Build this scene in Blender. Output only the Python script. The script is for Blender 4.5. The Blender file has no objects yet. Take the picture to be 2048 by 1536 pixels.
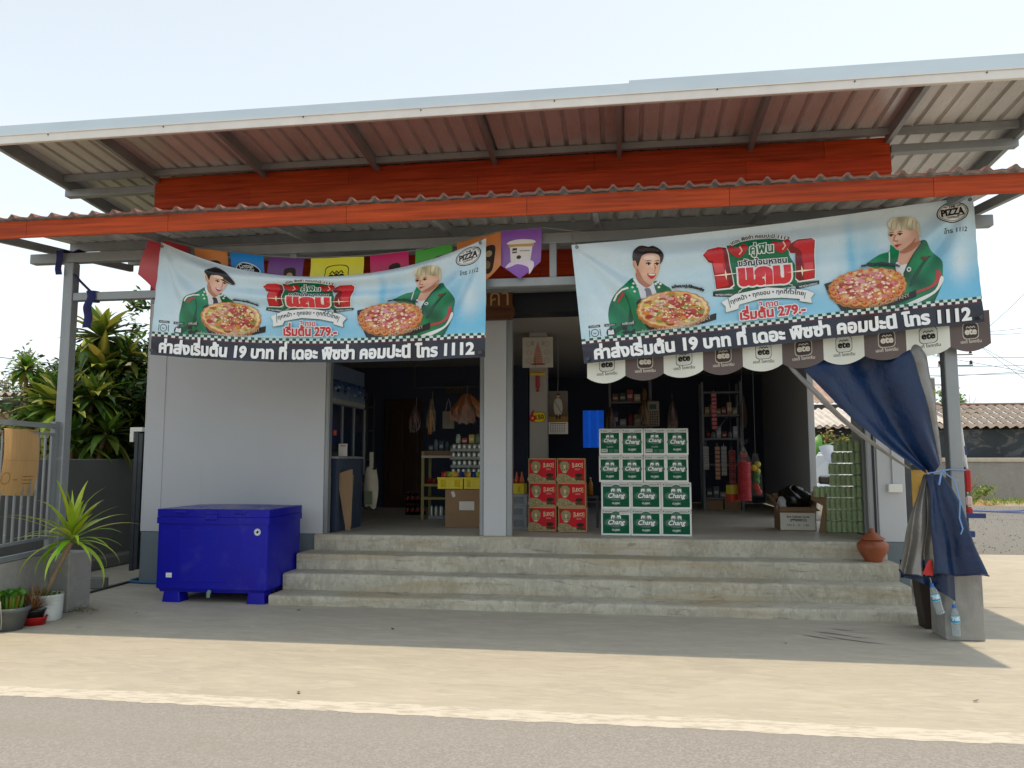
import bpy, math, random
import numpy as np
from mathutils import Vector, Matrix
from mathutils.geometry import delaunay_2d_cdt
sc = bpy.context.scene
C = sc.collection
R = math.radians
# ---------------------------------------------------------------- camera, sky, sun, exposure
cam = bpy.data.cameras.new('camera'); cam_o = bpy.data.objects.new('camera', cam); C.objects.link(cam_o)
cam.sensor_width = 36; cam.lens = 36*1540/2048; cam.clip_start = 0.05; cam.clip_end = 3000
cam_o.location = (0, 0, 1.4); cam_o.rotation_euler = (R(90)+math.atan(150/1540), 0, R(8.2))
sc.camera = cam_o
w = bpy.data.worlds.new('World'); sc.world = w; w.use_nodes = True
wt = w.node_tree; bg = wt.nodes['Background']
sky = wt.nodes.new('ShaderNodeTexSky'); sky.sky_type = 'NISHITA'; sky.sun_disc = False
SUN_EL, SUN_AZ = R(80.8), math.atan2(.146, .068)          # sun stands high behind the shop and to its right
sky.sun_elevation = SUN_EL; sky.sun_rotation = SUN_AZ
sky.air_density = 1.0; sky.dust_density = 2.0; sky.ozone_density = 1.0; sky.altitude = 200
hs = wt.nodes.new('ShaderNodeHueSaturation'); hs.inputs['Saturation'].default_value = .24; hs.inputs['Value'].default_value = 1.0
wt.links.new(sky.outputs[0], hs.inputs['Color']); hm = wt.nodes.new('ShaderNodeMix'); hm.data_type = 'RGBA'; hm.blend_type = 'MULTIPLY'; hm.inputs['Factor'].default_value = 1; hm.inputs['B'].default_value = (.93, .985, .985, 1)
wt.links.new(hs.outputs[0], hm.inputs['A']); wt.links.new(hm.outputs['Result'], bg.inputs[0]); bg.inputs[1].default_value = 0.15
sl = bpy.data.lights.new('sun', 'SUN'); sl.energy = 1.9; sl.angle = R(.6); sl.color = (1, .83, .60)
so = bpy.data.objects.new('sun', sl); C.objects.link(so)
sd = Vector((math.sin(SUN_AZ)*math.cos(SUN_EL), math.cos(SUN_AZ)*math.cos(SUN_EL), math.sin(SUN_EL)))
so.rotation_euler = sd.to_track_quat('Z', 'Y').to_euler(); so.location = (0, 0, 30)
sc.view_settings.view_transform = 'Standard'; sc.view_settings.look = 'None'; sc.view_settings.gamma = 1; sc.view_settings.exposure = 0.76
sc.cycles.use_denoising = True
sc.cycles.max_bounces = 8; sc.cycles.transparent_max_bounces = 16
try: sc.cycles.denoiser = 'OPENIMAGEDENOISE'
except Exception: pass
rnd = random.Random(7)

# ---------------------------------------------------------------- helpers
def S(h):
    h = h.lstrip('#'); c = [int(h[i:i+2], 16)/255 for i in (0, 2, 4)]
    return tuple(x/12.92 if x <= .04045 else ((x+.055)/1.055)**2.4 for x in c)
def mixc(a, b, t): return tuple(x+(y-x)*t for x, y in zip(a, b))
MATS = {}
def mat(name, col=(.5, .5, .5), rough=.6, metal=0, var=.12, scale=8, bump=0, bscale=None, spec=.5, stretch=(1, 1, 1), col2=None, detail=6, trans=0, ior=1.45, alpha=1, attr=False, coat=0, translucent=0, emit=None):
    if name in MATS: return MATS[name]
    m = bpy.data.materials.new(name); m.use_nodes = True; nt = m.node_tree; N = nt.nodes; L = nt.links
    b = N['Principled BSDF']; b.inputs['Roughness'].default_value = rough; b.inputs['Metallic'].default_value = metal
    b.inputs['Specular IOR Level'].default_value = spec; b.inputs['IOR'].default_value = ior
    b.inputs['Transmission Weight'].default_value = trans; b.inputs['Alpha'].default_value = alpha; b.inputs['Coat Weight'].default_value = coat
    tc = N.new('ShaderNodeTexCoord'); mp = N.new('ShaderNodeMapping'); mp.inputs['Scale'].default_value = stretch
    L.new(tc.outputs['Object'], mp.inputs[0])
    nz = N.new('ShaderNodeTexNoise'); nz.inputs['Scale'].default_value = scale; nz.inputs['Detail'].default_value = detail; nz.inputs['Roughness'].default_value = .62
    L.new(mp.outputs[0], nz.inputs[0])
    src = None
    if attr:
        at = N.new('ShaderNodeAttribute'); at.attribute_name = 'Col'; src = at.outputs['Color']
    cr = N.new('ShaderNodeValToRGB'); cr.color_ramp.elements[0].position = .3; cr.color_ramp.elements[1].position = .7
    c2 = col2 if col2 else tuple(min(1, x*(1+var)) for x in col); c1 = col if col2 else tuple(x*(1-var) for x in col)
    if attr: c1 = (1-var,)*3; c2 = (1,)*3
    cr.color_ramp.elements[0].color = (*c1, 1); cr.color_ramp.elements[1].color = (*c2, 1)
    L.new(nz.outputs[0], cr.inputs[0])
    if attr:
        mx = N.new('ShaderNodeMix'); mx.data_type = 'RGBA'; mx.blend_type = 'MULTIPLY'; mx.inputs['Factor'].default_value = 1
        L.new(src, mx.inputs['A']); L.new(cr.outputs[0], mx.inputs['B']); out = mx.outputs['Result']
    else: out = cr.outputs[0]
    L.new(out, b.inputs['Base Color'])
    rr = N.new('ShaderNodeMapRange'); rr.inputs['To Min'].default_value = max(0, rough-.08); rr.inputs['To Max'].default_value = min(1, rough+.1)
    L.new(nz.outputs[0], rr.inputs[0]); L.new(rr.outputs[0], b.inputs['Roughness'])
    if bump:
        n2 = N.new('ShaderNodeTexNoise'); n2.inputs['Scale'].default_value = bscale or scale*4; n2.inputs['Detail'].default_value = 5
        L.new(mp.outputs[0], n2.inputs[0])
        bp = N.new('ShaderNodeBump'); bp.inputs['Strength'].default_value = bump; bp.inputs['Distance'].default_value = .02
        L.new(n2.outputs[0], bp.inputs['Height']); L.new(bp.outputs[0], b.inputs['Normal'])
    if translucent:
        ts = N.new('ShaderNodeBsdfTranslucent'); L.new(out, ts.inputs[0]); ms = N.new('ShaderNodeMixShader'); ms.inputs[0].default_value = translucent
        L.new(b.outputs[0], ms.inputs[1]); L.new(ts.outputs[0], ms.inputs[2]); L.new(ms.outputs[0], N['Material Output'].inputs[0])
    m.diffuse_color = (*col, 1); MATS[name] = m
    return m
class MB:
    def __init__(s): s.v = []; s.f = []; s.mi = []; s.sm = []; s.col = []
    def add(s, vs, fs, mi=0, sm=False, M=None, col=None):
        o = len(s.v)
        for p in vs:
            p = Vector(p)
            if M is not None: p = M @ p
            s.v.append(tuple(p)); s.col.append(col or (1, 1, 1))
        for f in fs: s.f.append(tuple(i+o for i in f)); s.mi.append(mi); s.sm.append(sm)
        return s
    def box(s, x0, x1, y0, y1, z0, z1, b=0, mi=0, M=None, col=None):
        x0, x1 = min(x0, x1), max(x0, x1); y0, y1 = min(y0, y1), max(y0, y1); z0, z1 = min(z0, z1), max(z0, z1)
        if b <= 0:
            vs = [(x, y, z) for z in (z0, z1) for y in (y0, y1) for x in (x0, x1)]
            fs = [(0, 2, 3, 1), (4, 5, 7, 6), (0, 1, 5, 4), (2, 6, 7, 3), (0, 4, 6, 2), (1, 3, 7, 5)]
            return s.add(vs, fs, mi, False, M, col)
        b = min(b, (x1-x0)*.45, (y1-y0)*.45, (z1-z0)*.45); vs = []; idx = {}
        for sx in (0, 1):
            for sy in (0, 1):
                for sz in (0, 1):
                    X = (x0, x1)[sx]; Y = (y0, y1)[sy]; Z = (z0, z1)[sz]; ix = b*(1-2*sx); iy = b*(1-2*sy); iz = b*(1-2*sz)
                    for a, p in (('x', (X, Y+iy, Z+iz)), ('y', (X+ix, Y, Z+iz)), ('z', (X+ix, Y+iy, Z))):
                        idx[sx, sy, sz, a] = len(vs); vs.append(p)
        fs = []
        for a, k in (('x', 0), ('y', 1), ('z', 2)):
            for q in (0, 1):
                o = [(0, 0), (1, 0), (1, 1), (0, 1)]
                if (q == 0) != (a == 'y'): o = o[::-1]
                def key(u, v): t = [u, v]; t.insert(k, q); return (*t, a)
                fs.append(tuple(idx[key(*p)] for p in o))
        def nrm(f):
            c = sum((Vector(vs[i]) for i in f), Vector())/len(f); m = Vector(((x0+x1)/2, (y0+y1)/2, (z0+z1)/2))
            n = (Vector(vs[f[1]])-Vector(vs[f[0]])).cross(Vector(vs[f[2]])-Vector(vs[f[0]]))
            return f if n.dot(c-m) > 0 else tuple(reversed(f))
        for p in (0, 1):
            for q in (0, 1):
                fs.append(nrm((idx[0, p, q, 'y'], idx[1, p, q, 'y'], idx[1, p, q, 'z'], idx[0, p, q, 'z'])))
                fs.append(nrm((idx[p, 0, q, 'x'], idx[p, 1, q, 'x'], idx[p, 1, q, 'z'], idx[p, 0, q, 'z'])))
                fs.append(nrm((idx[p, q, 0, 'x'], idx[p, q, 1, 'x'], idx[p, q, 1, 'y'], idx[p, q, 0, 'y'])))
                for r in (0, 1): fs.append(nrm((idx[p, q, r, 'x'], idx[p, q, r, 'y'], idx[p, q, r, 'z'])))
        fs[:6] = [nrm(f) for f in fs[:6]]
        return s.add(vs, fs, mi, False, M, col)
    def tube(s, pts, r, n=8, mi=0, caps=True, M=None, sm=True, col=None):
        pts = [Vector(p) for p in pts]; k = len(pts); rs = r if isinstance(r, (list, tuple)) else [r]*k
        vs = []; fs = []; up = None
        for i, p in enumerate(pts):
            d = (pts[min(i+1, k-1)]-pts[max(i-1, 0)])
            d = d.normalized() if d.length > 1e-9 else Vector((0, 0, 1))
            if up is None: up = Vector((0, 0, 1)) if abs(d.z) < .9 else Vector((1, 0, 0))
            a = d.cross(up); a = a.normalized() if a.length > 1e-6 else Vector((1, 0, 0)); up = a.cross(d).normalized()
            for j in range(n):
                t = 2*math.pi*j/n; vs.append(p+(a*math.cos(t)+up*math.sin(t))*rs[i])
        for i in range(k-1):
            for j in range(n): fs.append((i*n+j, i*n+(j+1) % n, (i+1)*n+(j+1) % n, (i+1)*n+j))
        s.add(vs, fs, mi, sm, M, col)
        if caps: s.add(vs[:n], [tuple(range(n))], mi, False, M, col); s.add(vs[-n:], [tuple(reversed(range(n)))], mi, False, M, col)
        return s
    def lathe(s, prof, n=24, mi=0, M=None, sm=True, col=None):
        vs = []; fs = []
        for r, z in prof:
            for j in range(n): t = 2*math.pi*j/n; vs.append((r*math.cos(t), r*math.sin(t), z))
        for i in range(len(prof)-1):
            for j in range(n): fs.append((i*n+j, i*n+(j+1) % n, (i+1)*n+(j+1) % n, (i+1)*n+j))
        return s.add(vs, fs, mi, sm, M, col)
    def grid(s, fn, nu, nv, mi=0, sm=True, col=None, cfn=None, flip=False):
        o = len(s.v); vs = [fn(i/nu, j/nv) for j in range(nv+1) for i in range(nu+1)]
        fs = [(j*(nu+1)+i, j*(nu+1)+i+1, (j+1)*(nu+1)+i+1, (j+1)*(nu+1)+i) for j in range(nv) for i in range(nu)]
        if flip: fs = [tuple(reversed(f)) for f in fs]
        s.add(vs, fs, mi, sm, None, col)
        if cfn:
            for q, (j, i) in enumerate(((j, i) for j in range(nv+1) for i in range(nu+1))): s.col[o+q] = cfn(i/nu, j/nv)
        return s
    def prism(s, poly, y0, y1, mi=0, M=None):           # polygon in (x,z), pushed from y0 to y1
        n = len(poly); vs = [(x, y0, z) for x, z in poly]+[(x, y1, z) for x, z in poly]
        fs = [tuple(range(n)), tuple(reversed(range(n, 2*n)))]+[(i, i+n, (i+1) % n+n, (i+1) % n) for i in range(n)]
        return s.add(vs, fs, mi, False, M)
    def build(s, name, mats, parent=None, loc=None):
        me = bpy.data.meshes.new(name); me.from_pydata(s.v, [], s.f)
        ms = mats if isinstance(mats, (list, tuple)) else [mats]
        for m in ms: me.materials.append(m)
        me.polygons.foreach_set('material_index', s.mi); me.polygons.foreach_set('use_smooth', s.sm)
        ca = me.attributes.new('Col', 'FLOAT_COLOR', 'POINT'); ca.data.foreach_set('color', [x for c in s.col for x in (*c[:3], 1)])
        me.update()
        o = bpy.data.objects.new(name, me); C.objects.link(o)
        if loc is not None: o.location = loc
        if parent is not None: o.parent = parent
        return o
def tag(o, label, cat, group=None):
    o['label'] = label; o['category'] = cat
    if group: o['group'] = group
    return o
def thing(name, label, cat, loc=(0, 0, 0), rz=0, group=None):
    o = bpy.data.objects.new(name, None); C.objects.link(o); o.location = loc; o.rotation_euler = (0, 0, rz); o.empty_display_size = .1
    return tag(o, label, cat, group)
def struct(o): o['kind'] = 'structure'; return o
def dup(root, loc=None, label=None, rz=None, group=None):
    r = root.copy(); C.objects.link(r)
    if loc is not None: r.location = loc
    if rz is not None: r.rotation_euler = (root.rotation_euler[0], root.rotation_euler[1], rz)
    if label: r['label'] = label
    if group: r['group'] = group
    for ch in list(root.children):
        c = ch.copy(); C.objects.link(c); c.parent = r
        for g in list(ch.children): d = g.copy(); C.objects.link(d); d.parent = c
    return r
T = Matrix.Translation
def RX(a): return Matrix.Rotation(a, 4, 'X')
def RY(a): return Matrix.Rotation(a, 4, 'Y')
def RZ(a): return Matrix.Rotation(a, 4, 'Z')
def noise1(x, s=0): return math.sin(x*1.7+s)*.5+math.sin(x*3.9+s*2.1)*.3+math.sin(x*9.1+s*.7)*.2

# ---------------------------------------------------------------- lettering and printed artwork
TONE = '\u0e48\u0e49\u0e4a\u0e4b\u0e4c'; UPV = '\u0e31\u0e34\u0e35\u0e36\u0e37'
_gl = {}
def _splines(txt):
    cu = bpy.data.curves.new('lettering', 'FONT'); cu.body = txt; cu.size = 1
    o = bpy.data.objects.new('lettering', cu); C.objects.link(o)
    dg = bpy.context.evaluated_depsgraph_get(); dg.update()
    k = o.evaluated_get(dg).to_curve(dg); out = []
    for sp in k.splines:
        bp = sp.bezier_points; n = len(bp); pts = []
        for i in range(n):
            a = bp[i]; b = bp[(i+1) % n]; st = (a.handle_right-a.co).length+(b.handle_left-b.co).length
            straight = ((b.co-a.co).cross(a.handle_right-a.co)).length < 1e-5 and ((b.co-a.co).cross(b.handle_left-b.co)).length < 1e-5
            q = 1 if straight else 4
            for t in range(q):
                t /= q; m = 1-t
                p = a.co*m**3+a.handle_right*3*m*m*t+b.handle_left*3*m*t*t+b.co*t**3
                pts.append((p.x, p.y))
        out.append(pts)
    bpy.data.objects.remove(o); bpy.data.curves.remove(cu)
    return out
def contours(txt):
    if txt in _gl: return _gl[txt]
    cs = _splines(txt)
    for i, ch in enumerate(txt):
        if ch in TONE and i and txt[i-1] in UPV:
            n0 = len(_splines(txt[:i])); n1 = len(_splines(txt[:i+1]))
            for q in range(n0, n1): cs[q] = [(x, y+.17) for x, y in cs[q]]
    xs = [x for c in cs for x, y in c]; x0 = min(xs); wd = max(xs)-x0
    cs = [[(x-x0, y) for x, y in c] for c in cs]
    _gl[txt] = (cs, wd); return _gl[txt]
_tri = {}
def tri_text(txt, off):
    key = (txt, round(off, 4))
    if key in _tri: return _tri[key]
    cs, wd = contours(txt)
    def area(c): return .5*sum(c[i][0]*c[(i+1) % len(c)][1]-c[(i+1) % len(c)][0]*c[i][1] for i in range(len(c)))
    sgs = []                                              # outline direction differs between the Latin and the Thai letterforms
    i = 0
    while i < len(txt):
        j = i+1
        while j < len(txt) and (txt[j] < '\u0e00') == (txt[i] < '\u0e00'): j += 1
        n1 = len(_splines(txt[:j])); run = cs[len(sgs):n1]
        sgs += [1 if sum(area(c) for c in run) > 0 else -1]*len(run); i = j
    vs = []; es = []
    for c, sg in zip(cs, sgs):
        d = [c[0]]
        for p in c[1:]:
            if math.hypot(p[0]-d[-1][0], p[1]-d[-1][1]) > 1e-4: d.append(p)
        c = d; n = len(c)
        if n < 3: continue
        q = []
        for i in range(n):
            a, b, e = c[i-1], c[i], c[(i+1) % n]
            d1 = Vector((b[0]-a[0], b[1]-a[1])).normalized(); d2 = Vector((e[0]-b[0], e[1]-b[1])).normalized()
            n1 = Vector((d1.y, -d1.x)); n2 = Vector((d2.y, -d2.x)); m = n1+n2
            m = m.normalized() if m.length > 1e-4 else n1
            k = min(1.6, 1/max(.3, m.dot(n1)))
            q.append((b[0]+m.x*off*k*sg, b[1]+m.y*off*k*sg))
        o = len(vs); vs += q; es += [(o+i, o+(i+1) % n) for i in range(n)]
    V, E_, F, *_ = delaunay_2d_cdt([Vector(p) for p in vs], es, [], 0, 1e-5)
    V = np.array([(p.x, p.y) for p in V]); F = [f for f in F if len(f) == 3]; F = np.array(F)
    cen = V[F].mean(1); A = np.array(vs)[[e[0] for e in es]]; B = np.array(vs)[[e[1] for e in es]]
    py = cen[:, 1][:, None]; px = cen[:, 0][:, None]
    up = (A[None, :, 1] <= py) & (B[None, :, 1] > py); dn = (A[None, :, 1] > py) & (B[None, :, 1] <= py)
    cr = (B[None, :, 0]-A[None, :, 0])*(py-A[None, :, 1])-(px-A[None, :, 0])*(B[None, :, 1]-A[None, :, 1])
    wn = (up & (cr > 0)).sum(1)-(dn & (cr < 0)).sum(1)
    F = F[wn != 0]
    _tri[key] = (V, F, wd); return _tri[key]
def ns(c1, c2, f=20, seed=0, grad=None):
    """printed photographic tone: wanders between two inks, with an optional falloff (cx, cy, rx, ry) towards c2"""
    def fn(u, v):
        t = .5+.5*(math.sin(u*f+2.1*math.sin(v*f*.7+seed)+seed)*.6+math.sin(v*f*1.3+1.7*math.sin(u*f*.9)+seed*2)*.4)
        if grad: d = math.hypot((u-grad[0])/grad[2], (v-grad[1])/grad[3]); t = t*.25+.75*min(1, max(0, d))**1.6
        return mixc(c1, c2, t)
    return fn
class Print:
    """flat artwork in metres (u right, v up); every shape sits one print layer above the one before it"""
    def __init__(s): s.items = []; s.n = 0; s.bb = []
    def tris(s, V, F, col, layer=None):
        s.n += 1                                        # the layer is the first one free above whatever this shape overlaps
        lo = np.array(V).min(0)+1e-4; hi = np.array(V).max(0)-1e-4; lay_ = 1
        for a, b, l in s.bb:
            if l >= lay_ and lo[0] < b[0] and hi[0] > a[0] and lo[1] < b[1] and hi[1] > a[1]: lay_ = l+1
        s.bb.append((lo, hi, lay_)); s.items.append((V, F, col, lay_))
    def poly(s, pts, col, layer=None):
        pts = [tuple(p) for p in pts]; vs = [Vector(p) for p in pts]
        V, E_, F, *_ = delaunay_2d_cdt(vs, [(i, (i+1) % len(vs)) for i in range(len(vs))], [], 1, 1e-6)
        out = []
        for f in F:
            for i in range(1, len(f)-1): out.append((f[0], f[i], f[i+1]))
        s.tris(np.array([(p.x, p.y) for p in V]), np.array(out), col, layer)
    def smooth(s, pts, col, layer=None, k=4):            # closed Catmull-Rom outline
        n = len(pts); out = []
        for i in range(n):
            a, b, c, d = (Vector(pts[(i+j) % n]) for j in (-1, 0, 1, 2))
            for q in range(k):
                t = q/k; out.append(tuple(.5*((2*b)+(c-a)*t+(2*a-5*b+4*c-d)*t*t+(3*b-a-3*c+d)*t**3)))
        s.poly(out, col, layer)
    def ell(s, cx, cy, rx, ry, col, rot=0, n=24, layer=None, wob=0, wn=8):
        c, q = math.cos(rot), math.sin(rot); pts = []
        for i in range(n):
            t = 2*math.pi*i/n; k = 1+wob*math.cos(wn*t); x = rx*k*math.cos(t); y = ry*k*math.sin(t); pts.append((cx+x*c-y*q, cy+x*q+y*c))
        s.poly(pts, col, layer)
    def rect(s, x0, y0, x1, y1, col, layer=None): s.poly([(x0, y0), (x1, y0), (x1, y1), (x0, y1)], col, layer)
    def line(s, pts, wd, col, layer=None):
        L = []; Rr = []
        for i, p in enumerate(pts):
            p = Vector(p); d = (Vector(pts[min(i+1, len(pts)-1)])-Vector(pts[max(i-1, 0)])).normalized(); nn = Vector((-d.y, d.x))*wd/2
            L.append(tuple(p+nn)); Rr.append(tuple(p-nn))
        s.poly(L+Rr[::-1], col, layer)
    def ring(s, cx, cy, rx, ry, wd, col, n=28, rot=0):
        pts = [(cx+rx*math.cos(2*math.pi*i/n), cy+ry*math.sin(2*math.pi*i/n)) for i in range(n)]
        inn = [(cx+(rx-wd)*math.cos(2*math.pi*i/n), cy+(ry-wd)*math.sin(2*math.pi*i/n)) for i in range(n)]
        F = []
        for i in range(n): j = (i+1) % n; F += [(i, j, n+j), (i, n+j, n+i)]
        s.tris(np.array(pts+inn), np.array(F), col)
    def text(s, txt, p0, p1, col, off=.0, hk=1, shear=0, mid=None, halo=None, hw=.06, halo2=None):
        if halo2: s.text(txt, p0, p1, halo2, off+hw*1.6, hk, shear, mid)
        if halo: s.text(txt, p0, p1, halo, off+hw, hk, shear, mid)
        V, F, wd = tri_text(txt, off); p0 = Vector(p0); p1 = Vector(p1); pm = Vector(mid) if mid else (p0+p1)/2
        ln = (pm-p0).length+(p1-pm).length; sz = ln/wd; out = []
        for x, y in V:
            t = (x+shear*y)/wd; c = 2*pm-(p0+p1)/2
            b = p0*(1-t)**2+c*2*t*(1-t)+p1*t*t; d = (c-p0)*2*(1-t)+(p1-c)*2*t; d.normalize()
            out.append((b.x-d.y*y*sz*hk, b.y+d.x*y*sz*hk))
        s.tris(np.array(out), F, col)
    def mesh(s, fn, maxe=.08, mb=None, mi=0, clip=None):
        mb = mb or MB()
        for V, F, col, lay in s.items:
            V = [tuple(p) for p in V]; F = [tuple(f) for f in F]
            if maxe:
                done = []; mids = {}
                while F:
                    f = F.pop(); es = [(math.dist(V[f[i]], V[f[(i+1) % 3]]), i) for i in range(3)]; l, i = max(es)
                    if l <= maxe: done.append(f); continue
                    a, b, c = f[i], f[(i+1) % 3], f[(i+2) % 3]; k = (min(a, b), max(a, b))
                    if k not in mids: mids[k] = len(V); V.append(((V[a][0]+V[b][0])/2, (V[a][1]+V[b][1])/2))
                    m = mids[k]; F += [(a, m, c), (m, b, c)]
                F = done
            o = len(mb.v)
            G = []
            for f in F:
                a, b, c = (V[i] for i in f)
                G.append(f if (b[0]-a[0])*(c[1]-a[1])-(b[1]-a[1])*(c[0]-a[0]) > 0 else (f[0], f[2], f[1]))
            mb.add([fn(p[0], p[1], lay) for p in V], G, mi, True)
            for i, p in enumerate(V): mb.col[o+i] = col(*p) if callable(col) else col
        return mb
# ---------------------------------------------------------------- materials of the setting
def lay(name, base, layers, rough=.8, bumps=(), metal=0, spec=.4, roughvar=.1):
    """base colour with noise layers (scale, stretch, lo, hi, colour, amount) mixed over it"""
    m = bpy.data.materials.new(name); m.use_nodes = True; nt = m.node_tree; N = nt.nodes; L = nt.links
    b = N['Principled BSDF']; b.inputs['Roughness'].default_value = rough; b.inputs['Metallic'].default_value = metal; b.inputs['Specular IOR Level'].default_value = spec
    tc = N.new('ShaderNodeTexCoord'); cur = None; last = None
    def nz(scale, stretch, detail=6, dist=0):
        mp = N.new('ShaderNodeMapping'); mp.inputs['Scale'].default_value = stretch; mp.inputs['Location'].default_value = (scale*.37, scale*.11, .3)
        L.new(tc.outputs['Object'], mp.inputs[0]); n = N.new('ShaderNodeTexNoise'); n.inputs['Scale'].default_value = scale
        n.inputs['Detail'].default_value = detail; n.inputs['Roughness'].default_value = .62; n.inputs['Distortion'].default_value = dist
        L.new(mp.outputs[0], n.inputs[0]); return n
    for ly in layers:
        sc_, st, lo, hi, col, am = ly[:6]; n = nz(sc_, st, dist=ly[6] if len(ly) > 6 else 0); last = n
        mr = N.new('ShaderNodeMapRange'); mr.inputs['From Min'].default_value = lo; mr.inputs['From Max'].default_value = hi; mr.inputs['To Max'].default_value = am
        L.new(n.outputs[0], mr.inputs[0]); mx = N.new('ShaderNodeMix'); mx.data_type = 'RGBA'; L.new(mr.outputs[0], mx.inputs['Factor'])
        if cur is None: mx.inputs['A'].default_value = (*base, 1)
        else: L.new(cur, mx.inputs['A'])
        mx.inputs['B'].default_value = (*col, 1); cur = mx.outputs['Result']
    L.new(cur, b.inputs['Base Color']); h = None
    for sc_, st, k in bumps:
        n = nz(sc_, st); bp = N.new('ShaderNodeBump'); bp.inputs['Strength'].default_value = k; bp.inputs['Distance'].default_value = .02; L.new(n.outputs[0], bp.inputs['Height'])
        if h is not None: L.new(h, bp.inputs['Normal'])
        h = bp.outputs[0]
    if h is not None: L.new(h, b.inputs['Normal'])
    mr = N.new('ShaderNodeMapRange'); mr.inputs['To Min'].default_value = max(.05, rough-roughvar); mr.inputs['To Max'].default_value = min(1, rough+roughvar)
    L.new(last.outputs[0], mr.inputs[0]); L.new(mr.outputs[0], b.inputs['Roughness'])
    m.diffuse_color = (*base, 1); MATS[name] = m; return m
m_pave = lay('pavement concrete', (.40, .365, .295), [(.5, (1, 1, 1), .4, .65, (.345, .318, .262), .6), (3, (.5, 1.3, 1), .42, .62, (.455, .415, .335), .6, .8), (11, (.35, 1.2, 1), .50, .66, (.52, .475, .385), .45, 1.0), (15, (.3, 1.3, 1), .53, .68, (.30, .275, .225), .40, .8), (40, (.6, 1.5, 1), .63, .72, (.21, .19, .155), .40), (150, (1, 1, 1), .5, .7, (.33, .302, .245), .35)], .8, [(60, (1, 1, 1), .12), (12, (.4, 1.4, 1), .08)])
m_step = lay('step concrete', (.44, .415, .335), [(1.8, (1, 1, 1.4), .40, .62, (.59, .555, .455), .8, .4), (9, (1, 1, .7), .46, .62, (.31, .29, .225), .55, 1.0), (20, (1.2, 1, .5), .52, .68, (.66, .61, .49), .6, 1.0), (1.1, (.8, 1, 9), .48, .64, (.40, .30, .16), .5, .4), (6, (.5, 1, 3), .59, .68, (.17, .16, .13), .55, .6), (45, (1, 1, .6), .57, .72, (.25, .235, .19), .5)], .72, [(40, (1, 1, 1), .15), (9, (1, 1, 1), .15)])
m_floor = lay('shop floor concrete', (0.480, 0.448, 0.384), [(1.5, (1, 2, 1), .4, .7, (0.608, 0.576, 0.496), .8), (12, (.6, 2, 1), .55, .8, (0.352, 0.320, 0.272), .5)], .5, [(30, (0.860, 0.860, 0.860), .05)])
m_asph = lay('worn asphalt', (.235, .220, .203), [(75, (1, 1, 1), .44, .60, (.355, .334, .31), .7), (90, (1, 1, 1), .55, .66, (.13, .12, .108), .6), (150, (1, 1, 1), .56, .68, (.48, .445, .40), .45), (1.2, (.5, 2, 1), .4, .7, (.29, .272, .252), .5), (.6, (.4, 3, 1), .5, .65, (.26, .238, .215), .5), (5, (.5, 1.6, 1), .69, .74, (.12, .11, .10), .6)], .9, [(90, (1, 1, 1), .4)])
m_line = lay('worn white road paint', (.54, .50, .425), [(22, (.4, 1.5, 1), .47, .60, (.39, .355, .29), .9), (90, (1, 1, 1), .5, .7, (.45, .41, .35), .6)], .8, [(90, (1, 1, 1), .2)])
m_grav = lay('grey gravel', (.165, .158, .145), [(26, (1, 1, 1), .35, .6, (.235, .228, .212), .9), (60, (1, 1, 1), .5, .65, (.08, .076, .07), .9), (2, (1, 1, 1), .45, .7, (.20, .19, .17), .5)], .95, [(40, (1, 1, 1), 1.0)])
m_dirt = lay('dry earth', (.30, .23, .15), [(2, (1, 1, 1), .35, .7, (.40, .31, .21), .8), (30, (1, 1, 1), .5, .75, (.18, .13, .08), .6)], .95, [(20, (1, 1, 1), .6)])
m_wall = lay('grey painted wall', (0.532, 0.547, 0.561), [(.8, (1, 1, 1), .35, .7, (0.490, 0.511, 0.532), .8), (60, (1, 1, 1), .55, .8, (0.469, 0.483, 0.497), .25), (3, (2.5, 1, .35), .62, .8, (0.440, 0.440, 0.440), .30)], .62, [(110, (0.860, 0.860, 0.860), .04)], spec=.35)
m_band = lay('dark grey wall base paint', (0.150, 0.189, 0.211), [(1.2, (1, 1, 1), .4, .7, (0.176, 0.215, 0.234), .7), (40, (1, 1, 1), .6, .8, (0.208, 0.221, 0.221), .3)], .6, [(90, (0.860, 0.860, 0.860), .05)])
m_rend = lay('bare cement render', (0.319, 0.312, 0.288), [(1.4, (1, 1, 1), .35, .7, (0.250, 0.244, 0.225), .9), (9, (1, 1, 1), .5, .75, (0.388, 0.381, 0.350), .6), (2.5, (2, 2, .5), .58, .75, (0.163, 0.156, 0.138), .6)], .85, [(50, (0.860, 0.860, 0.860), .15)])
m_rendd = lay('dark cement render', (.15, .15, .145), [(1.2, (1, 1, 1), .35, .7, (.19, .19, .18), .9), (4, (2, 2, .5), .58, .8, (.10, .10, .09), .6)], .85, [(50, (1, 1, 1), .12)])
m_ceil = mat('white ceiling board', (.32, .30, .27), .8, var=.05, scale=2)
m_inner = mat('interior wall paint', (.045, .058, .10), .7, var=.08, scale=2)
m_wood = mat('red stained timber', (.5, .5, .5), .42, attr=True, var=.55, scale=3.2, stretch=(.45, 4, 11), bump=.08, bscale=20, spec=.2)
m_steel = lay('grey primed steel', (0.250, 0.269, 0.281), [(3, (1, 1, .4), .35, .7, (0.325, 0.344, 0.350), .8), (30, (1, 1, 1), .6, .8, (0.175, 0.188, 0.194), .5), (5, (1, 1, 3), .64, .74, (0.525, 0.537, 0.525), .4)], .42, [(60, (0.860, 0.860, 0.860), .04)], metal=.35)
m_steeld = mat('dark grey steel', (.055, .062, .07), .4, .4, var=.2, scale=6)
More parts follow.
